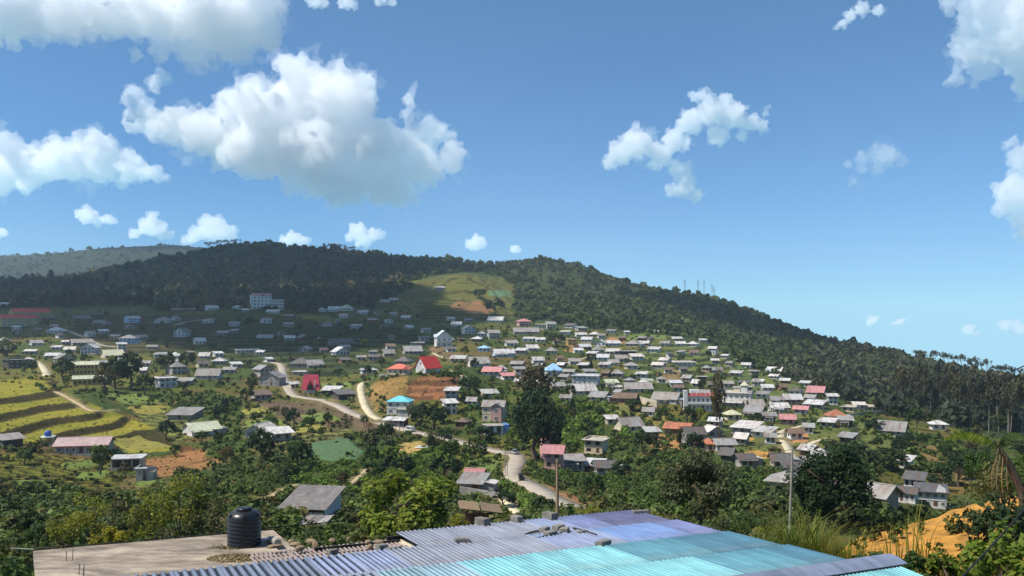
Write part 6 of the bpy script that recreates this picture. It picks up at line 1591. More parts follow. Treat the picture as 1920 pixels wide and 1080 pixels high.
# litter
r = np.random.default_rng(5); n = 900; c = Q(447, 1047, SZ); a = r.uniform(0, 6.28, n); q = np.sqrt(r.uniform(0, 1, n)); C = np.c_[c.x + np.cos(a) * q * .62 - .1, c.y + np.sin(a) * q * .36, SZ + .012 + .05 * (1 - q) * r.uniform(0, 1, n)]
V, Fq = leaf_quads(C, .035, r, 1.0); o = link('leaf_litter', np_mesh('leaf_litter', V, Fq, M['lf_dry'])); tag(o, kind='stuff')
n = 160; c = Q(425, 1028, SZ); C = np.c_[c.x + r.normal(0, .18, n), c.y + r.normal(0, .10, n), SZ + .01 + r.uniform(0, .04, n)]
V, Fq = leaf_quads(C, .03, r, 1.0); o = link('leaf_litter', np_mesh('leaf_litter', V, Fq, M['lf_dry'])); tag(o, kind='stuff')
# water tank
tp = Q(458, 1021, SZ); root = empty('water_tank', tp, .3); tag(root, 'black ribbed plastic water tank standing on the concrete slab', 'water tank')
R_ = .405; prof = [(R_ * .96, 0.0), (R_, .02)]
for k in range(6):
    z_ = .06 + k * .095; prof += [(R_, z_), (R_, z_ + .045), (R_ * .962, z_ + .058), (R_ * .962, z_ + .082)]
prof += [(R_, .64), (R_, .68), (R_ * .97, .73), (R_ * .86, .79), (R_ * .70, .835), (R_ * .52, .855), (R_ * .45, .857)]
MB().lathe(prof, 40).build('body', M['black_plastic'], root, True)
MB().lathe([(R_ * .43, .858), (R_ * .47, .866), (R_ * .47, .90), (R_ * .44, .915), (R_ * .2, .925), (.01, .925)], 32).build('lid', M['black_plastic'], root, True)
for k in range(6):
    a = k * 1.047; MB().box(-.02, .02, R_ * .62, R_ * 1.0, .70, .80, Matrix.Rotation(a, 4, 'Z') @ Matrix.Translation((0, 0, 0))).build('shoulder_rib', M['black_plastic'], root)
MB().box(-.006, .006, -.06, .06, .45, .60, Matrix.Rotation(math.radians(155), 4, 'Z') @ Matrix.Translation((R_ + .004, 0, 0))).build('label_plate', M['trim_white'], root)
MB().tube([(R_ * .97, -.05, .12), (R_ + .12, -.07, .12), (R_ + .30, -.02, .14)], .028, 8).build('outlet_pipe', M['trim_white'], root)
# grey pipe end / gutter piece by the tank
b = MB(); a_ = Q(505, 1012, SZ + .05); b.tube([a_, a_ + Vector((.25, -.35, .06)), a_ + Vector((.42, -.75, .12))], .09, 10); o = b.build('pipe', M['pole_concrete']); tag(o, 'short grey pipe between the water tank and the tin sheets', 'pipe')

# ---------------------------------------------------------------- earth bank at the right
cx_ = np.array([1540, 1600, 1660, 1740, 1790, 1850, 1920, 2060, 2200]); cr_ = np.array([1062, 1008, 992, 970, 956, 940, 925, 905, 900])
uu = np.linspace(1540, 2200, 90); kk = np.linspace(0, 1, 70); V = []
for a in kk:
    top = np.interp(uu, cx_, cr_)
    if a < .62: t = a / .62; d = 21 + 16 * t; row_ = 1150 + (top - 1150) * t ** .85
    else: t = (a - .62) / .38; d = 37 + 12 * t; row_ = top + 95 * t ** 1.3
    x_ = (uu - CX) / FOC * d; y_ = np.full(len(uu), d); z_ = CZ + (HY - row_) / FOC * d
    z_ = z_ + .75 * fbm(x_ / 2.2, y_ / 2.2, 91, 4) + .30 * fbm(x_ / .6, y_ / .6, 92, 3); V.append(np.c_[x_, y_, z_])
V = np.array(V); BK = V.copy(); idx = np.arange(V.shape[0] * V.shape[1]).reshape(V.shape[:2])
FF = np.stack([idx[:-1, :-1], idx[:-1, 1:], idx[1:, 1:], idx[1:, :-1]], -1).reshape(-1, 4)
M['bank'] = plain('raw orange earth', (0.44, 0.215, 0.045), 0.95, 0.42, 1.8, 0.0, 0.1, (0.27, 0.16, 0.06), 0.8, 5.0)
o = link('earth_bank', np_mesh('earth_bank', V.reshape(-1, 3), FF, M['bank'], True)); tag(o, kind='structure')
def bank(px, py):
    """point of the bank seen there"""
    P2 = BK.reshape(-1, 3); uu_ = CX + FOC * P2[:, 0] / P2[:, 1]; rr_ = HY - FOC * (P2[:, 2] - CZ) / P2[:, 1]
    return Vector(P2[np.argmin((uu_ - px) ** 2 + (rr_ - py) ** 2)])
def at(px, py, d): return Vector(((px - CX) / FOC * d, d, CZ + (HY - py) / FOC * d))

# ---------------------------------------------------------------- near plants
def blades(n, spread, h, w, seed, bend=.5, lean=(0, 0)):
    """a tuft of arching blades"""
    r = np.random.default_rng(seed); V = []; FF = []; c = 0
    for i in range(n):
        a = r.uniform(0, 6.28); q = spread * math.sqrt(r.uniform(0, 1)); x0, y0 = q * math.cos(a), q * math.sin(a)
        b_ = a + r.normal(0, .8); hh_ = h * r.uniform(.45, 1.1); bd = bend * r.uniform(.3, 1.2) * hh_
        sx, sy = -math.sin(b_) * w * .5, math.cos(b_) * w * .5
        for k in range(5):
            t = k / 4; x_ = x0 + math.cos(b_) * bd * t * t + lean[0] * t; y_ = y0 + math.sin(b_) * bd * t * t + lean[1] * t; z_ = hh_ * (t - .35 * bend * t * t * t); ws = (1 - .85 * t)
            V += [(x_ - sx * ws, y_ - sy * ws, z_), (x_ + sx * ws, y_ + sy * ws, z_)]
        for k in range(4): FF.append((c + 2 * k, c + 2 * k + 1, c + 2 * k + 3, c + 2 * k + 2))
        c += 10
    return V, FF
def grass_plant(loc, n, spread, h, w, mat, label, name='grass_clump', bend=.5, seed=0, group=None, lean=(0, 0)):
    V, FF = blades(n, spread, h, w, seed, bend, lean); o = link(name, np_mesh(name, V, FF, M[mat])); o.location = loc; tag(o, label, 'grass clump', group); return o
def shrub(loc, w, h, n, leaf, mat, label, name='shrub', seed=0, group=None, low=-.6, k=14, stems=True, cat='shrub'):
    r = np.random.default_rng(seed + 500); root = empty(name, loc); tag(root, label, cat, group)
    K, D = clumps(k, w * .40, w * .40, h * .42, h * .52, r, .55, low); per = n // len(K); C = np.repeat(K, per, 0); off_ = r.normal(size=C.shape); off_ /= np.linalg.norm(off_, axis=1)[:, None]
    C = C + off_ * (.17 * min(w, h * 1.3) * r.uniform(.2, 1, len(C)) ** .6)[:, None]; C[:, 2] = np.maximum(C[:, 2], .03)
    V, Fq = leaf_quads(C, leaf, r, .4, off_ * .7 + np.repeat(D, per, 0) * .4); link('foliage', np_mesh('foliage', V, Fq, M[mat]), root)
    if stems:
        b = MB()
        for q in K[:7]: b.tube([(0, 0, -.5), (q[0] * .4, q[1] * .4, q[2] * .5), tuple(q)], [.05, .035, .012], 5)
        b.build('stems', M['bark'], root)
    return root
GN_ = 'yellowing shrubs beyond the slab'
for i, (px, w, h, mat, lab) in enumerate(((120, 2.6, 2.2, 'lf_yellow', 'leftmost yellow-green shrub beyond the slab, low and spreading'), (175, 2.8, 3.3, 'lf_yellow', 'golden tinged shrub second from the left beyond the slab'), (232, 3.0, 3.0, 'lf_olive', 'greener shrub between two yellow ones beyond the slab'),
    (285, 3.0, 3.3, 'lf_yellow', 'yellow-green shrub in the middle of the row beyond the slab'), (338, 3.4, 4.4, 'lf_yellow', 'tallest yellow-green shrub beyond the slab'), (392, 2.6, 3.0, 'lf_olive', 'dry olive shrub left of the water tank'), (70, 2.2, 1.9, 'lf_mid', 'dark low shrub at the left corner of the slab'),
    (205, 2.4, 1.7, 'lf_yellow', 'low yellow shrub close behind the slab edge on the left'), (310, 2.4, 1.7, 'lf_olive', 'low olive shrub close behind the middle of the slab edge'))):
    p = P(px, 1046 if i > 6 else 1034, dmin=40); shrub(p, w * 1.12, h * (1.22 if i not in (6, 7, 8) else 1), 1500, .085, mat, lab, seed=i, group=GN_)
shrub(P(420, 1010, dmin=50), 2.4, 1.8, 700, .07, 'lf_dry', 'dry straw-coloured shrub right behind the water tank', seed=33)
p = Vector((-11.9, 18.6, 0)); p.z = SZ - 4.6
shrub(p, 2.2, 5.1, 1500, .10, 'lf_bright', 'bright leafy bush squeezed into the bottom left corner', seed=41)
p = Vector((-13.6, 22.5, 0)); p.z = SZ - 5.0; shrub(p, 2.6, 4.7, 1200, .10, 'lf_mid', 'dark green bush at the left edge beside the slab', seed=42)
p = P(768, 1032, dmin=40); tree('big_bright', p, 7.2, 5.3, 'bright yellow-green leafy tree standing behind the tin sheets', 'near trees below the roofs')
shrub(P(862, 1006, dmin=50), 2.0, 2.0, 700, .08, 'lf_yellow', 'orange-yellow bush at the right foot of the bright tree', seed=44)
p = P(1306, 1006, dmin=50); tree('big_olive', p, 6.6, 6.4, 'dark-stemmed tree with small pale leaves behind the blue roof', 'near trees below the roofs')
p = P(1565, 998, dmin=60); tree('big_dark', p, 8.6, 7.6, 'wide dark feathery tree behind the tall grass', 'near trees below the roofs')
for i, (px, py, w, h, mat, lab) in enumerate(((1110, 1000, 3.0, 2.3, 'lf_yellow', 'yellow-brown shrub right of the tall pole'), (1165, 996, 3.0, 2.2, 'lf_olive', 'olive shrub behind the far corner of the blue roof'), (1060, 1003, 1.6, 1.2, 'lf_dry', 'pale flowering low shrub at the foot of the tall pole'),
    (1225, 1010, 2.2, 1.8, 'lf_yellow', 'yellowish shrub under the small pale-leaved tree'), (1400, 1022, 2.6, 2.2, 'lf_mid', 'green shrub left of the tall grass'), (1350, 1016, 2.2, 1.7, 'lf_olive', 'olive shrub along the right eave of the blue roof'), (1440, 1030, 2.2, 1.6, 'lf_yellow', 'yellow-green low shrub before the tall grass'),
    (1640, 1000, 2.8, 2.4, 'lf_mid', 'green shrub above the left end of the orange bank'), (960, 1010, 2.6, 1.7, 'lf_mid', 'green shrub behind the three blocks on the far eave'))):
    shrub(P(px, py, dmin=40), w, h, 900, .085, mat, lab, seed=60 + i, group='shrubs along the blue roof')
# tall grass
g1 = at(1505, 1062, 34); grass_plant(g1, 420, 1.1, 2.6, .045, 'lf_grass', 'big fountain of tall arching grass behind the blue roof, below the concrete pole', bend=.75, seed=1)
grass_plant(at(1420, 1042, 33), 160, .9, 1.3, .04, 'lf_grass', 'smaller tuft of grass left of the tall arching grass', bend=.7, seed=2)
grass_plant(at(1590, 1062, 30), 160, .9, 1.3, .04, 'lf_grass', 'tuft of grass at the left foot of the orange bank', bend=.6, seed=3)
for i, (px, py, h, n, lab) in enumerate(((1722, 1062, 2.4, 18, 'tall reed clump in front of the middle of the orange bank'), (1760, 1050, 2.2, 18, 'reed clump right of the middle of the orange bank'), (1800, 1040, 2.6, 40, 'thick reed clump at the right end of the orange bank'), (1680, 1066, 1.5, 26, 'thin reed clump on the left part of the orange bank'), (1845, 1010, 2.2, 70, 'reed clump rising over the dark shrub on the right'))):
    p = bank(px, py); grass_plant(p, n, .45, h, .05, 'lf_grass', lab, 'reed_clump', .35, 10 + i, 'reeds on the orange bank')
r = np.random.default_rng(8)                              # weeds on the bank
sel = r.integers(0, len(BK.reshape(-1, 3)), 900); C = BK.reshape(-1, 3)[sel]; keep = fbm(C[:, 0] / 2.0, C[:, 1] / 2.0, 95, 3) > .02; C = C[keep]; n = len(C)
tint = np.where((r.uniform(0, 1, n) < .5)[:, None], np.array((0.15, 0.14, 0.035)), np.array((0.07, 0.085, 0.02))) * r.uniform(.6, 1.3, n)[:, None]
stuff_mesh('weeds', [templ(22, .30, .6, .4, 95 + s, -.1, 5) for s in range(3)], C[:, 0], C[:, 1], C[:, 2], r.uniform(.12, .35, n), r.uniform(.15, .5, n), tint, M['lf_many'])
# shrubs at the right
for i, (px, py, d, w, h, mat, leaf, lab) in enumerate(((1880, 1078, 24, 2.5, 2.4, 'lf_dark', .085, 'dark green shrub in front of the right end of the orange bank'), (1930, 1090, 22, 2.4, 2.6, 'lf_dark', .085, 'very dark shrub at the right edge under the bent palm'),
    (1690, 1120, 19, 2.4, 1.0, 'lf_mid', .07, 'green leafy plants at the bottom beside the blue roof corner'), (1790, 1130, 18, 2.6, 1.1, 'lf_bright', .075, 'bright broad-leaved plants at the bottom right'), (1900, 1130, 17, 2.4, 1.5, 'lf_bright', .085, 'bright broad-leaved bush in the bottom right corner'),
    (1625, 1092, 22, 1.6, .8, 'lf_mid', .06, 'low weeds between the blue roof and the orange bank'), (1885, 962, 34, 2.8, 1.9, 'lf_olive', .08, 'yellow-green bush behind the dark shrub on the right'), (1940, 960, 33, 2.4, 2.4, 'lf_mid', .08, 'yellow-green bush at the right edge behind the bent palm'), (1840, 905, 38, 1.6, 1.4, 'lf_mid', .07, 'small green bush left of the bent palm trunk'),
    (1815, 1000, 47, 2.6, 1.9, 'lf_olive', .08, 'olive bush just over the crest of the orange bank'), (1872, 985, 50, 2.8, 2.2, 'lf_mid', .08, 'green bush over the crest of the orange bank, behind the dark shrub'), (1765, 1008, 49, 2.2, 1.2, 'lf_mid', .08, 'low green bush between the orange bank and the white houses'))):
    shrub(at(px, py, d), w, h, 1100, leaf, mat, lab, seed=80 + i, group='shrubs on the right')
# bent palm with drooping fronds
root = empty('palm_tree', at(1925, 960, 29)); tag(root, 'palm with a bent shaggy trunk and one long frond arching to the left', 'palm tree'); base = root.location
b = MB(); tip = at(1872, 838, 29) - base; b.tube([(0, 0, -1.5), Vector((-.12, 0, .55)), Vector((-.35, 0, 1.1)), Vector((-.66, 0, 1.75)), tip], [.16, .15, .14, .12, .08], 9); b.build('trunk', M['bark'], root, True)
def frond(pts, n, L, droop, mat, name='frond', seed=0, wid=.035):
    r = random.Random(seed); Pn = [Vector(q) for q in pts]; A = smooth_line(Pn, n); V = []; FF = []; c = 0; b = MB(); b.tube([tuple(q) for q in A[::max(1, n // 12)]], .016, 4)
    V += b.v; FF4 = [f for f in b.f if len(f) == 4]; c = len(V)
    for i in range(1, n):
        p_ = Vector(A[i]); t = (Vector(A[i]) - Vector(A[i - 1])).normalized(); sd = t.cross(Vector((0, 0, 1))).normalized(); k = math.sin(math.pi * min(1, .12 + .88 * i / n)) * .8 + .2
        for s in (-1, 1):
            l_ = L * k * r.uniform(.75, 1.15); d_ = (sd * s * (1 - droop) + t * .55 + Vector((0, 0, -droop - r.uniform(0, .25)))).normalized()
            w_ = t * wid; m_ = p_ + d_ * l_ * .5; e_ = p_ + d_ * l_ + Vector((0, 0, -.10 * l_))
            V += [p_ - w_ * .5, p_ + w_ * .5, m_ + w_ * .5, m_ - w_ * .5, e_]; FF4 += [(c, c + 1, c + 2, c + 3), (c + 3, c + 2, c + 4, c + 4)]; c += 5
    me = bpy.data.meshes.new(name); me.from_pydata([tuple(v) for v in V], [], [f if f[2] != f[3] else f[:3] for f in FF4]); me.materials.append(M[mat]); return link(name, me, root)
top = Vector(tip)
frond([top, at(1850, 822, 29) - base, at(1822, 812, 29) - base, at(1795, 814, 29) - base, at(1772, 822, 29) - base], 46, .42, .55, 'lf_bright', seed=1)
frond([top, at(1885, 815, 28.5) - base, at(1905, 812, 28) - base, at(1935, 830, 27.5) - base], 34, .42, .5, 'lf_mid', seed=2)
frond([top, at(1860, 832, 27.5) - base, at(1840, 850, 26.5) - base, at(1830, 880, 26) - base], 30, .40, .5, 'lf_mid', seed=5)
for i in range(4): frond([top + Vector((0, 0, -.06 * i)), top + Vector((-.1 + .1 * i, -.1, -.25)), top + Vector((-.30 + .17 * i, -.12, -.9)), top + Vector((-.25 + .17 * i, -.1, -1.5 - .1 * (i % 3)))], 26, .30, .8, 'lf_dry', 'dead_frond', 10 + i, .03)
# ---------------------------------------------------------------- poles, wires, masts, vehicles, the blue tank
def pole(loc, h, r0, label, name='utility_pole', arm=True, mat='pole_concrete', rz=0, tilt=0):
    root = empty(name, loc, rz); tag(root, label, 'utility pole', 'poles carrying wires'); root.rotation_euler.y = tilt
    MB().tube([(0, 0, -2.0), (0, 0, h * .5), (0, 0, h)], [r0, r0 * .85, r0 * .65], 8).build('post', M[mat], root)
    if arm:
        MB().box(-.7, .7, -.05, .05, h - .45, h - .33).build('crossarm', M['timber'], root)
        for x in (-.6, 0, .6): MB().lathe([(.035, 0), (.05, .04), (.03, .08), (.045, .12), (.01, .14)], 8, (x, 0, h - .33 if x else h)).build('insulator', M['trim_white'], root)
    return root
pole(at(1045, 965, 57) - Vector((0, 0, 4.2)), at(1045, 862, 57).z - at(1045, 965, 57).z + 4.2, .135, 'tall round pole rising behind the far eave of the blue roof', mat='pole_wood', arm=False)
pole(at(1477, 962, 53) - Vector((0, 0, 4.5)), at(1484, 838, 53).z - at(1477, 962, 53).z + 4.5, .095, 'pale concrete pole standing behind the tall arching grass', arm=False, tilt=.035)
for i, (px, py, h, lab) in enumerate(((725, 830, 40, 'left back post of the four beside the main road'), (733, 832, 41, 'left front post of the four beside the main road'), (741, 831, 40, 'right front post of the four beside the main road'), (749, 824, 36, 'right back post of the four beside the main road'))):
    p = P(px, py, dmin=200); pole(p, h * p.y / FOC, .14, lab, 'post', False)
for px, py, h, lab in ((832, 826, 27, 'pole at the main road above the sandy yard'), (951, 894, 46, 'pole inside the road bend, left of the curve'), (947, 890, 44, 'second thinner pole close left of the one inside the bend'), (677, 704, 42, 'thin pole at the top of the side road'), (519, 730, 30, 'pole at the junction by the grey gabled house'),
                       (1114, 718, 62, 'tall thin lattice-like pole over the wide white roof'), (1236, 742, 26, 'pole beside the wide grey-roofed house'), (1150, 742, 28, 'pole above the brownish-grey long roof'), (1440, 760, 30, 'pole at the left of the right cluster'), (985, 700, 34, 'pole among the roofs above the tall dark trees'), (1198, 664, 20, 'pole by the grey hip roof near the orange scar'), (300, 690, 28, 'pole in the town left of the grey villa'), (420, 655, 22, 'pole in the shade left of the long low white building'), (640, 735, 30, 'pole by the shacks at the main road'), (1545, 775, 26, 'pole by the orange-tiled house'), (905, 776, 34, 'pole left of the grey gabled villa'), (549, 662, 25, 'thin pole in the shade above the dark hip-roofed house')):
    if h: p = P(px, py, dmin=200); pole(p, h * p.y / FOC, .12, lab, 'utility_pole', True)
def wire(a, c, sag, r, label):
    a, c = Vector(a), Vector(c); n = 24; pts = [a + (c - a) * (k / n) - Vector((0, 0, sag * 4 * (k / n) * (1 - k / n))) for k in range(n + 1)]
    o = MB().tube(pts, r, 5).build('wire', M['rubber']); tag(o, label, 'wire', 'overhead wires'); return o
wire(at(1935, 680, 15), at(1632, 764, 120), .9, .011, 'black wire slanting across the eucalyptus wood at the right')
wire(at(1945, 925, 11), at(1780, 1105, 9), .03, .012, 'pale thick wire crossing the bottom right corner')
wire(at(1045, 868, 57), at(470, 992, 24), .75, .016, 'wire from the tall round pole across the shed to the slab')
wire(at(1045, 866, 57), at(1484, 842, 53), .9, .014, 'wire between the tall round pole and the pale concrete pole')
wire(at(1045, 864, 57), P(951, 850, dmin=200) + Vector((0, 0, 6)), 1.0, .02, 'wire from the tall round pole towards the road bend')
# lattice masts on the ridge
M['mast'] = plain('mast steel', (0.16, 0.17, 0.19), 0.6, 0.1)
for px, h_, lab in ((1284, 17, 'leftmost lattice mast on the ridge, apart from the rest'), (1309, 19, 'slim lattice mast second from the left on the ridge'), (1320, 22, 'tallest lattice mast on the ridge'), (1335, 19, 'lattice mast right of the tallest one on the ridge'), (1339, 14, 'shortest lattice mast at the right end of the group on the ridge')):
    j = int((px - VC[0]) / 4); a = int(np.argmin(np.where((dd_ > 900) & (dd_ < 2000), rowg[:, j], 1e9))); d = dd_[a]; x_ = (px - CX) / FOC * d
    root = empty('lattice_mast', (x_, d, float(H(x_, d))), rnd.uniform(0, 1)); tag(root, lab, 'mast', 'lattice masts on the ridge'); h_ += 5; b = MB()
    for sx in (-1, 1):
        for sy in (-1, 1): b.tube([(sx * 1.6, sy * 1.6, 0), (sx * .35, sy * .35, h_)], .08, 4)
    for k in range(6):
        z0, z1 = h_ * k / 6, h_ * (k + 1) / 6; w0, w1 = 1.6 - 1.25 * k / 6, 1.6 - 1.25 * (k + 1) / 6
        for s in (-1, 1): b.tube([(-w0, s * w0, z0), (w1, s * w1, z1)], .05, 4); b.tube([(s * w0, -w0, z0), (s * w1, w1, z1)], .05, 4)
    b.build('lattice', M['mast'], root)
    for k in (.72, .84, .96): MB().box(-3.0, 3.0, -.15, .15, h_ * k, h_ * k + .3).build('crossarm', M['mast'], root)
# vehicles on the road
def ground_on_road(px, py):
    p = P(px, py, dmin=150); ln = min(ROADLINES, key=lambda q: np.min(np.hypot(q[3][:, 0] - p.x, q[3][:, 1] - p.y)))[3]
    i = int(np.argmin(np.hypot(ln[:, 0] - p.x, ln[:, 1] - p.y))); i = min(max(i, 1), len(ln) - 2); t = ln[i + 1] - ln[i - 1]
    return Vector((p.x * .4 + ln[i, 0] * .6, p.y * .4 + ln[i, 1] * .6, ln[i, 2] + .06)), math.atan2(t[1], t[0])
ME_TYRE = MB().lathe([(.14, -.09), (.29, -.09), (.31, -.05), (.31, .05), (.29, .09), (.14, .09)], 16).mesh('tyre', M['rubber'], True)
ME_RIM = MB().lathe([(.02, -.07), (.17, -.07), (.17, .07), (.02, .07)], 12).mesh('rim', M['steel'])
def wheel(root, x, y, s=1.0):
    w = link('wheel', ME_TYRE, root); w.location = (x, y, .31 * s); w.rotation_euler = (math.pi / 2, 0, 0); w.scale = (s, s, s); link('rim', ME_RIM, w)
def sweep(sections, mat, name, root):
    """hull through cross-sections: (x, half width low, half width high, z low, z high)"""
    V = []; FF = []
    for x, wl, wh, zl, zh in sections: V += [(x, -wl, zl), (x, wl, zl), (x, wl, zl + (zh - zl) * .6), (x, wh, zh), (x, -wh, zh), (x, -wl, zl + (zh - zl) * .6)]
    n = len(sections)
    for i in range(n - 1):
        for k in range(6): FF.append((i * 6 + k, i * 6 + (k + 1) % 6, i * 6 + 6 + (k + 1) % 6, i * 6 + 6 + k))
    FF += [tuple(range(5, -1, -1)), tuple((n - 1) * 6 + k for k in range(6))]
    return MB().add(V, FF).build(name, mat, root)
def car(px, py, paint, label, van=False, flip=False):
    p, a = ground_on_road(px, py); root = empty('van' if van else 'parked_car', p, a + (math.pi if flip else 0)); tag(root, label, 'van' if van else 'car', 'vehicles on the main road')
    if van:
        sweep([(-2.2, .82, .78, .35, 1.0), (-2.15, .85, .8, .3, 1.85), (1.2, .85, .8, .3, 1.9), (1.9, .85, .78, .3, 1.15), (2.25, .8, .75, .35, .95)], paint, 'body', root)
        for s in (-1, 1): MB().box(-1.9, 1.1, s * .845 - .02, s * .845 + .02, 1.05, 1.6).build('side_window', M['glass'], root)
        MB().add([(1.25, -.72, 1.85), (1.25, .72, 1.85), (1.95, .74, 1.2), (1.95, -.74, 1.2)], [(0, 1, 2, 3), (3, 2, 1, 0)]).build('windscreen', M['glass'], root)
    else:
        sweep([(-2.0, .74, .7, .3, .75), (-1.9, .8, .76, .25, .9), (1.0, .8, .76, .25, .9), (1.95, .74, .7, .3, .72)], paint, 'body', root)
        sweep([(-1.55, .72, .70, .88, .9), (-1.05, .72, .58, .88, 1.42), (.25, .72, .58, .88, 1.44), (1.0, .72, .70, .88, .9)], M['glass'], 'cabin', root)
        MB().box(-1.05, .28, -.56, .56, 1.43, 1.47).build('roof_panel', paint, root)
    for x in (-1.25, 1.3):
        for y in (-.76, .76): wheel(root, x, y)
    for y in (-.55, .55): MB().box(1.96, 2.02 if not van else 2.28, y - .12, y + .12, .52, .66).build('headlight', M['trim_white'], root)
M['paint_dark'] = plain('dark paint', (0.02, 0.025, 0.035), 0.25, 0.05); M['paint_white'] = plain('white paint', (0.72, 0.72, 0.70), 0.3, 0.04); M['paint_silver'] = plain('silver paint', (0.42, 0.43, 0.44), 0.3, 0.05, 1, 0.3)
car(838, 824, M['paint_dark'], 'dark car on the main road beside the pole above the sandy yard')
car(763, 810, M['paint_white'], 'white van on the main road right of the white roadside shelter', True)
car(966, 853, M['paint_silver'], 'silver car at the verge where the main road starts to bend')
p, a = ground_on_road(977, 902); root = empty('auto_rickshaw', p, a); tag(root, 'dark three-wheeled auto rickshaw driving down the road bend', 'auto rickshaw', 'vehicles on the main road')
sweep([(-1.25, .58, .55, .3, 1.05), (-1.15, .65, .62, .28, 1.1), (.1, .65, .62, .28, .75), (.75, .5, .45, .28, 1.0), (1.25, .22, .2, .35, .95)], M['paint_dark'], 'body', root)
sweep([(-1.25, .60, .50, 1.45, 1.62), (-.4, .63, .52, 1.5, 1.74), (.6, .58, .48, 1.5, 1.68)], M['black_plastic'], 'canopy', root)
for x, y in ((-1.15, -.6), (-1.15, .6), (.62, -.5), (.62, .5)): MB().tube([(x, y, .9), (x * .98, y * .98, 1.52)], .035, 5).build('strut', M['steel'], root)
MB().box(-.9, -.2, -.5, .5, .7, .95).build('seat', M['rubber'], root)
MB().add([(.64, -.46, 1.5), (.64, .46, 1.5), (.86, .42, .98), (.86, -.42, .98)], [(0, 1, 2, 3), (3, 2, 1, 0)]).build('windscreen', M['glass'], root)
for x, y in ((-.75, -.58), (-.75, .58), (1.05, 0)): wheel(root, x, y, .75)
MB().lathe([(.02, 0), (.1, .02), (.1, .06)], 10, (1.28, 0, .78)).build('headlight', M['trim_white'], root)
# blue water tank on its stand
p = P(90, 836, dmin=200); root = empty('tank_stand', p, .3); tag(root, 'open concrete stand holding the blue tank beside the pink-roofed house', 'tank stand')
for x in (-1.6, 1.6):
    for y in (-1.6, 1.6): MB().box(x - .15, x + .15, y - .15, y + .15, -2, 2.9).build('leg', M['wall_c'], root)
MB().box(-2.0, 2.0, -2.0, 2.0, 2.91, 3.1).build('top_slab', M['trim_white'], root); MB().box(-1.9, 1.9, -1.9, 1.9, .0, .2).build('lower_slab', M['wall_c'], root)
t = empty('blue_tank', p + Vector((0, 0, 3.1))); tag(t, 'blue plastic water tank up on the concrete stand at the left', 'water tank')
MB().lathe([(.95, 0), (1.02, .1), (1.02, .5), (.98, .55), (1.02, .6), (1.02, 1.1), (.98, 1.15), (1.02, 1.2), (1.0, 1.45), (.7, 1.7), (.4, 1.78)], 24).build('body', M['blue_plastic'], t, True)
MB().lathe([(.42, 1.79), (.44, 1.9), (.3, 1.95), (.02, 1.95)], 16).build('lid', M['blue_plastic'], t, True)
# concrete floor and sheets lying in the sandy yard
p = P(803, 840, dmin=200)
for i, (dx, dy, l, w, a, lab) in enumerate(((-1.5, 1.5, 4.5, 1.6, .15, 'upper white panel lying in the sandy yard'), (.2, -.6, 4.2, 1.5, .2, 'middle white panel lying in the sandy yard'), (-2.2, -2.6, 3.6, 1.3, .1, 'lower white panel lying in the sandy yard'))):
    q = Vector((p.x + dx, p.y + dy, 0)); q.z = float(H(q.x, q.y)) + .25; o = MB().box(-l / 2, l / 2, -w / 2, w / 2, 0, .12).build('panel', M['panel_white']); o.location = q; o.rotation_euler = (.05, 0, a); tag(o, lab, 'panel', 'panels in the sandy yard')
# old board roof beside the pole: two brown wings on a post
p = at(900, 975, 92); root = empty('board_roof', p, .15); tag(root, 'open stall with two sagging brown roof wings below the roadside house', 'stall')
MB().tube([(0, 0, -3), (0, 0, 1.2)], .14, 6).build('post', M['timber'], root)
for s in (-1, 1):
    b = MB(); slab_quad(b, (s * .1, -1.2, 1.3), (s * 2.3, -1.2, .95 if s > 0 else 1.6), (s * 2.3, 1.4, 1.3 if s > 0 else 1.95), (s * .1, 1.4, 1.65), .1); b.build('roof_wing', M['stall_board'], root)
    MB().box(s * 1.9 - .06, s * 1.9 + .06, -.9, -.78, -3, .95 if s > 0 else 1.4).build('leg', M['timber'], root)
MB().box(-1.6, 1.6, .6, .8, -3, .6).build('back_wall', M['wall_b'], root)
# low walls
def low_wall(pts, h, t, label, mat='wall_g'):
    q = [P(a, b, dmin=100) for a, b in pts]; ln = smooth_line(q, 14); b = MB(); V = []; FF = []
    for i in range(14):
        d = ln[min(i + 1, 13)] - ln[max(i - 1, 0)]; n = Vector((d[1], -d[0], 0)).normalized() * t / 2; c = Vector(ln[i])
        V += [c - n - Vector((0, 0, 1)), c + n - Vector((0, 0, 1)), c + n + Vector((0, 0, h)), c - n + Vector((0, 0, h))]
    for i in range(13):
        for k in range(4): FF.append((i * 4 + k, i * 4 + (k + 1) % 4, i * 4 + 4 + (k + 1) % 4, i * 4 + 4 + k))
    FF += [(3, 2, 1, 0), (52, 53, 54, 55)]; o = b.add(V, FF).build('boundary_wall', M[mat]); tag(o, label, 'wall'); return o
low_wall([(862, 928), (905, 935), (960, 946)], 1.6, .25, 'long grey boundary wall below the roadside house')
low_wall([(1180, 748), (1205, 757), (1232, 764)], 3.0, .4, 'cream retaining wall left of the wide grey-roofed house', 'wall_c')
low_wall([(1590, 782), (1625, 776), (1660, 775)], 1.4, .3, 'pale low wall along the houses below the eucalyptus', 'wall_c')
low_wall([(1200, 712), (1225, 714), (1252, 719)], 1.0, .3, 'white low wall along a terrace in the middle of the village', 'wall_w')
low_wall([(1395, 676), (1420, 682), (1445, 692)], .9, .3, 'white low wall curving along the upper right terraces', 'wall_w')
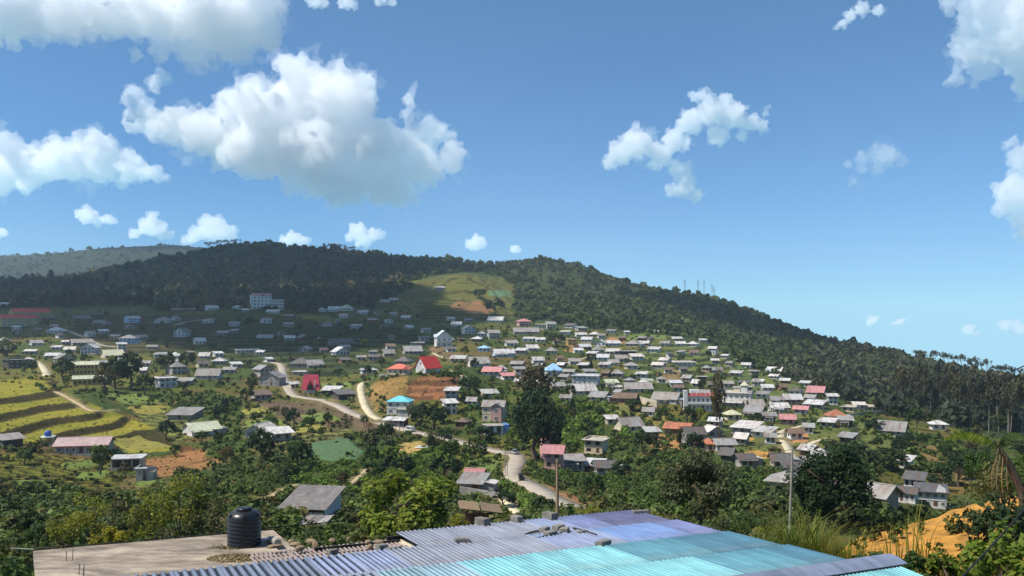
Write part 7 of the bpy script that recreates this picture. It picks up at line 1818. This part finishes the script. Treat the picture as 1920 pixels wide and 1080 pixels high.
# ---------------------------------------------------------------- clouds: real vapour in lumpy shells, kilometres off and outside the haze
CLOUD_TEX = []
for nm, sc_, dp in (('billow', 1.0, 4), ('curl', 1.0, 3)):
    t = bpy.data.textures.new(nm, 'CLOUDS'); t.noise_depth = dp; t.noise_basis = 'BLENDER_ORIGINAL'; CLOUD_TEX.append(t)

def cloud(label, D, blobs, dens=1.0, depth=1.0, big=0.55, fine=0.22, z_off=0.0, name='cloud'):
    """blobs: (column, row, radius) as seen; D: distance in m"""
    k = D / FOC; S = []
    r_ = random.Random(int(D) + len(blobs))
    for px, py, r in blobs:
        y = D + r_.uniform(-0.5, 0.5) * r * k * depth
        S.append(((px - CX) * k, y, CZ + (HY - py) * k, r * k))
    S0 = list(S); 
    for x_, y_, z_, r1 in S0:                     # cauliflower: smaller billows sprouting from each big one
        for q in range(7 if r1 / k > 14 else 4):
            v = Vector((r_.gauss(0, 1), r_.gauss(0, .8), r_.gauss(.25, .8))).normalized(); f = r_.uniform(.22, .5)
            S.append((x_ + v.x * r1 * .92, y_ + v.y * r1 * .92 * depth, z_ + v.z * r1 * .86, r1 * f))
    c = Vector((sum(s[0] for s in S) / len(S), D, sum(s[2] for s in S) / len(S)))
    rm = max(s[3] for s in S)
    bm = bmesh.new()
    for x, y, z, r in S:
        bmesh.ops.create_icosphere(bm, subdivisions=2, radius=r, matrix=Matrix.Translation(Vector((x, y, z)) - c) @ Matrix.Diagonal((1, depth, 0.92, 1)))
    me = bpy.data.meshes.new('cloud'); bm.to_mesh(me); bm.free()
    o = link(name, me, None, volume_mat('vapour', dens * (.72 if D < 9000 else 1) / (rm * 0.9), (1, 1, 1), 0.35)); o.location = c
    m = o.modifiers.new('remesh', 'REMESH'); m.mode = 'VOXEL'; m.voxel_size = max(rm / 22, 4.0) * D / 4200 if D < 9000 else rm / 14
    for t, s, size in ((CLOUD_TEX[0], big, 0.9), (CLOUD_TEX[1], fine * 1.0, 0.3), (CLOUD_TEX[1], fine * .35, 0.12)):
        d = o.modifiers.new('billow', 'DISPLACE'); t2 = t.copy(); t2.noise_scale = rm * size * 0.6; d.texture = t2
        d.texture_coords = 'LOCAL'; d.strength = rm * s * 1.7; d.mid_level = 0.52
    m = o.modifiers.new('merge', 'REMESH'); m.mode = 'VOXEL'; m.voxel_size = max(rm / 26, 4.0) * D / 4200 if D < 9000 else rm / 14
    if D < 9000:                                   # thin vapour round the dense heart
        bm = bmesh.new()
        for x, y, z, r in S:
            if r > rm * .12: bmesh.ops.create_icosphere(bm, subdivisions=1, radius=r * 1.05, matrix=Matrix.Translation(Vector((x + r_.gauss(0, r * .35), y, z + r_.gauss(0, r * .3))) - c))
        m2 = bpy.data.meshes.new('veil'); bm.to_mesh(m2); bm.free(); v = link('veil', m2, o, volume_mat('thin vapour', dens * .17 / (rm * .9), (1, 1, 1), 0.35))
        m = v.modifiers.new('remesh', 'REMESH'); m.mode = 'VOXEL'; m.voxel_size = max(rm / 14, 6.0)
        for s, size in ((1.5, .55), (.9, .2)):
            d = v.modifiers.new('billow', 'DISPLACE'); t2 = CLOUD_TEX[1].copy(); t2.noise_scale = rm * size; d.texture = t2; d.texture_coords = 'LOCAL'; d.strength = rm * s; d.mid_level = 0.56
    tag(o, label, 'cloud', 'white clouds drifting over the hills')
    return o

cloud('largest grey-based white cloud hanging in the middle of the left sky', 4200, [
 (480,210,55),(560,200,68),(620,190,64),(660,200,52),(410,255,50),(500,270,75),(600,280,85),(700,280,70),(760,275,48),
 (650,340,50),(720,330,52),(780,315,38),(560,335,34),(600,345,30),(740,365,22),(820,245,22),(800,320,24),(848,300,17),(865,290,12),
 (238,180,20),(260,215,26),(300,225,30),(340,240,34),(375,225,28),(312,145,13),(300,160,10),(455,165,18),(430,205,30),
 (770,190,10),(765,215,12),(775,165,8),(782,150,6),(800,225,14),(775,372,16)], 4.0, 1.3)
cloud('broad white cloud cut off by the top left of the sky', 3300, [
 (50,25,50),(120,10,60),(200,5,60),(260,25,50),(20,55,30),(100,55,28),(300,35,58),(380,45,66),(450,40,62),(490,55,34),
 (250,98,18),(300,95,24),(360,92,34),(430,80,36),(-20,-10,60),(350,-10,80),(480,-10,50),(-80,10,70),(505,40,25)], 3.0, 1.2)
cloud('flat-bottomed white cloud at the left edge above the far ridge', 5200, [
 (0,318,42),(60,308,40),(120,308,42),(180,300,44),(187,262,16),(240,315,30),(285,325,18),(310,330,10),(20,275,26),(100,278,24),(150,275,24),(-60,320,50),(60,345,22),(0,345,20)], 3.2, 1.2)
cloud('ragged bright white cloud alone right of the middle sky', 4500, [
 (1160,288,22),(1195,268,30),(1148,305,13),(1240,290,24),(1262,262,22),(1295,230,24),(1332,210,28),(1308,184,11),(1322,178,9),(1375,215,26),(1410,228,18),(1430,235,13),(1438,212,7),(1440,200,5),
 (1280,318,20),(1284,352,20),(1308,368,12),(1262,358,12),(1350,255,20),(1390,255,12),(1360,190,14)], 2.6, 1.0, 0.7, 0.35)
cloud('faint thin wisp of cloud right of the ragged white cloud', 4400, [
 (1620,300,16),(1655,295,24),(1688,305,13),(1602,338,12),(1612,352,9),(1590,310,8),(1640,320,14),(1565,318,4)], 0.55, 1.0, 0.8, 0.4)
cloud('bright white cloud filling the top right corner of the sky', 3400, [
 (1850,40,52),(1895,80,62),(1940,20,70),(1832,108,32),(1785,148,14),(1800,135,18),(1860,120,30),(1812,55,22),(1970,130,60),(1778,15,14),(1830,0,40),(1830,150,14)], 3.0, 1.1)
cloud('white cloud cut off by the right edge of the sky', 4600, [
 (1925,365,46),(1960,300,46),(1892,352,24),(1900,268,9),(1888,270,6),(1945,425,36),(1915,412,22),(1918,440,14)], 3.0, 1.0)
cloud('small torn cloud at the top of the sky towards the right', 3900, [
 (1580,45,10),(1596,28,12),(1618,14,14),(1648,18,12),(1570,52,6)], 1.2, 1.0, 0.8, 0.4)
cloud('small puff of cloud cut off by the top edge beside the broad white cloud', 4000, [
 (590,0,16),(610,5,9),(650,6,16),(665,15,8),(715,0,14),(735,4,9)], 1.2, 1.0, 0.8, 0.4)
for lab, pts in (
 ('low puff of cloud above the left far ridge', [(165,406,18),(150,402,12),(180,412,13),(205,412,12)]),
 ('low peaked cloud above the left far ridge', [(280,425,20),(285,410,12),(300,432,16),(250,438,12),(315,440,10)]),
 ('low white cloud rising behind the feathery ridge trees', [(400,430,28),(372,440,18),(430,440,18),(385,415,14),(350,448,12)]),
 ('low white cloud peeping over the ridge right of the rounded summit', [(545,450,16),(565,454,14),(530,452,10)]),
 ('low white cloud above the feathery trees of the middle ridge', [(670,432,16),(700,442,14),(685,450,16),(655,445,10),(715,440,8)]),
 ('small round cloud above the saddle of the ridge', [(893,456,16),(883,460,11),(905,458,10)]),
 ('tiny cloud right of the small round cloud above the saddle', [(965,467,9),(972,470,6)]),
 ('small low cloud above the nearer wooded hill on the right', [(1638,600,11),(1630,606,7)]),
 ('faint flat small cloud beside the low cloud above the right hill', [(1690,604,8),(1676,606,5)]),
 ('small pale cloud low above the right hill', [(1818,618,11),(1828,626,8)]),
 ('low cloud touching the right edge above the eucalyptus hill', [(1890,610,14),(1912,618,16),(1935,622,16)]),
 ('faint low cloud at the far left edge above the ridge', [(0,436,10),(-15,440,12),(10,438,6)])):
    cloud(lab, 13000, pts, 1.6, 1.0, 0.5, 0.25)

# clouds overhead, out of the picture, whose shade lies on the left valley and on the right flank of the hill
def overhead(label, spots, h, dens=1.8):
    t = h / SUN.z; S = []
    bm = bmesh.new(); 
    for x, y, r in spots:
        z0 = float(H(x, y)); p = Vector((x, y, z0)) + SUN * t
        p.z = CZ + h
        bmesh.ops.create_icosphere(bm, subdivisions=3, radius=r, matrix=Matrix.Translation(p) @ Matrix.Diagonal((1, 1, 0.5, 1)))
    me = bpy.data.meshes.new('cloud'); bm.to_mesh(me); bm.free()
    o = link('cloud', me, None, volume_mat('vapour', dens / 60.0, (1, 1, 1), 0.35))
    m = o.modifiers.new('remesh', 'REMESH'); m.mode = 'VOXEL'; m.voxel_size = 14
    d = o.modifiers.new('billow', 'DISPLACE'); t2 = CLOUD_TEX[0].copy(); t2.noise_scale = 60; d.texture = t2; d.texture_coords = 'LOCAL'; d.strength = 40; d.mid_level = 0.42
    tag(o, label, 'cloud', 'white clouds drifting over the hills')
    return o
SHADE_A = [(px, d, r) for px, d, r in ((-100, 800, 130), (150, 810, 95), (330, 800, 110), (520, 740, 110), (650, 760, 105), (760, 720, 65), (60, 1000, 150), (300, 1000, 170), (560, 1050, 190), (780, 900, 90),
           (100, 1400, 200), (380, 1450, 260), (700, 1500, 220), (880, 1450, 120), (500, 1800, 250))]
overhead('cloud out of view overhead that shades the left of the valley', [((px - CX) / FOC * d, d, r) for px, d, r in SHADE_A], 900)
SHADE_B = [(1240, 1260, 50), (1330, 1210, 85), (1420, 1140, 105), (1500, 1070, 110), (1570, 1000, 80)]
overhead('cloud out of view overhead that shades the right flank of the hill', [((px - CX) / FOC * d, d, r) for px, d, r in SHADE_B], 900)

# ---------------------------------------------------------------- the air
zmax = float(ZZ.max()) + 45.0; zmin = float(ZZ.min()) - 1.5
hb = MB().box(-5600, 5600, -300, 4700, zmin, zmax)
hz = hb.build('haze', volume_mat('air', 0.00009, (0.74, 0.88, 1.0), 0.2))
tag(hz, kind='stuff')
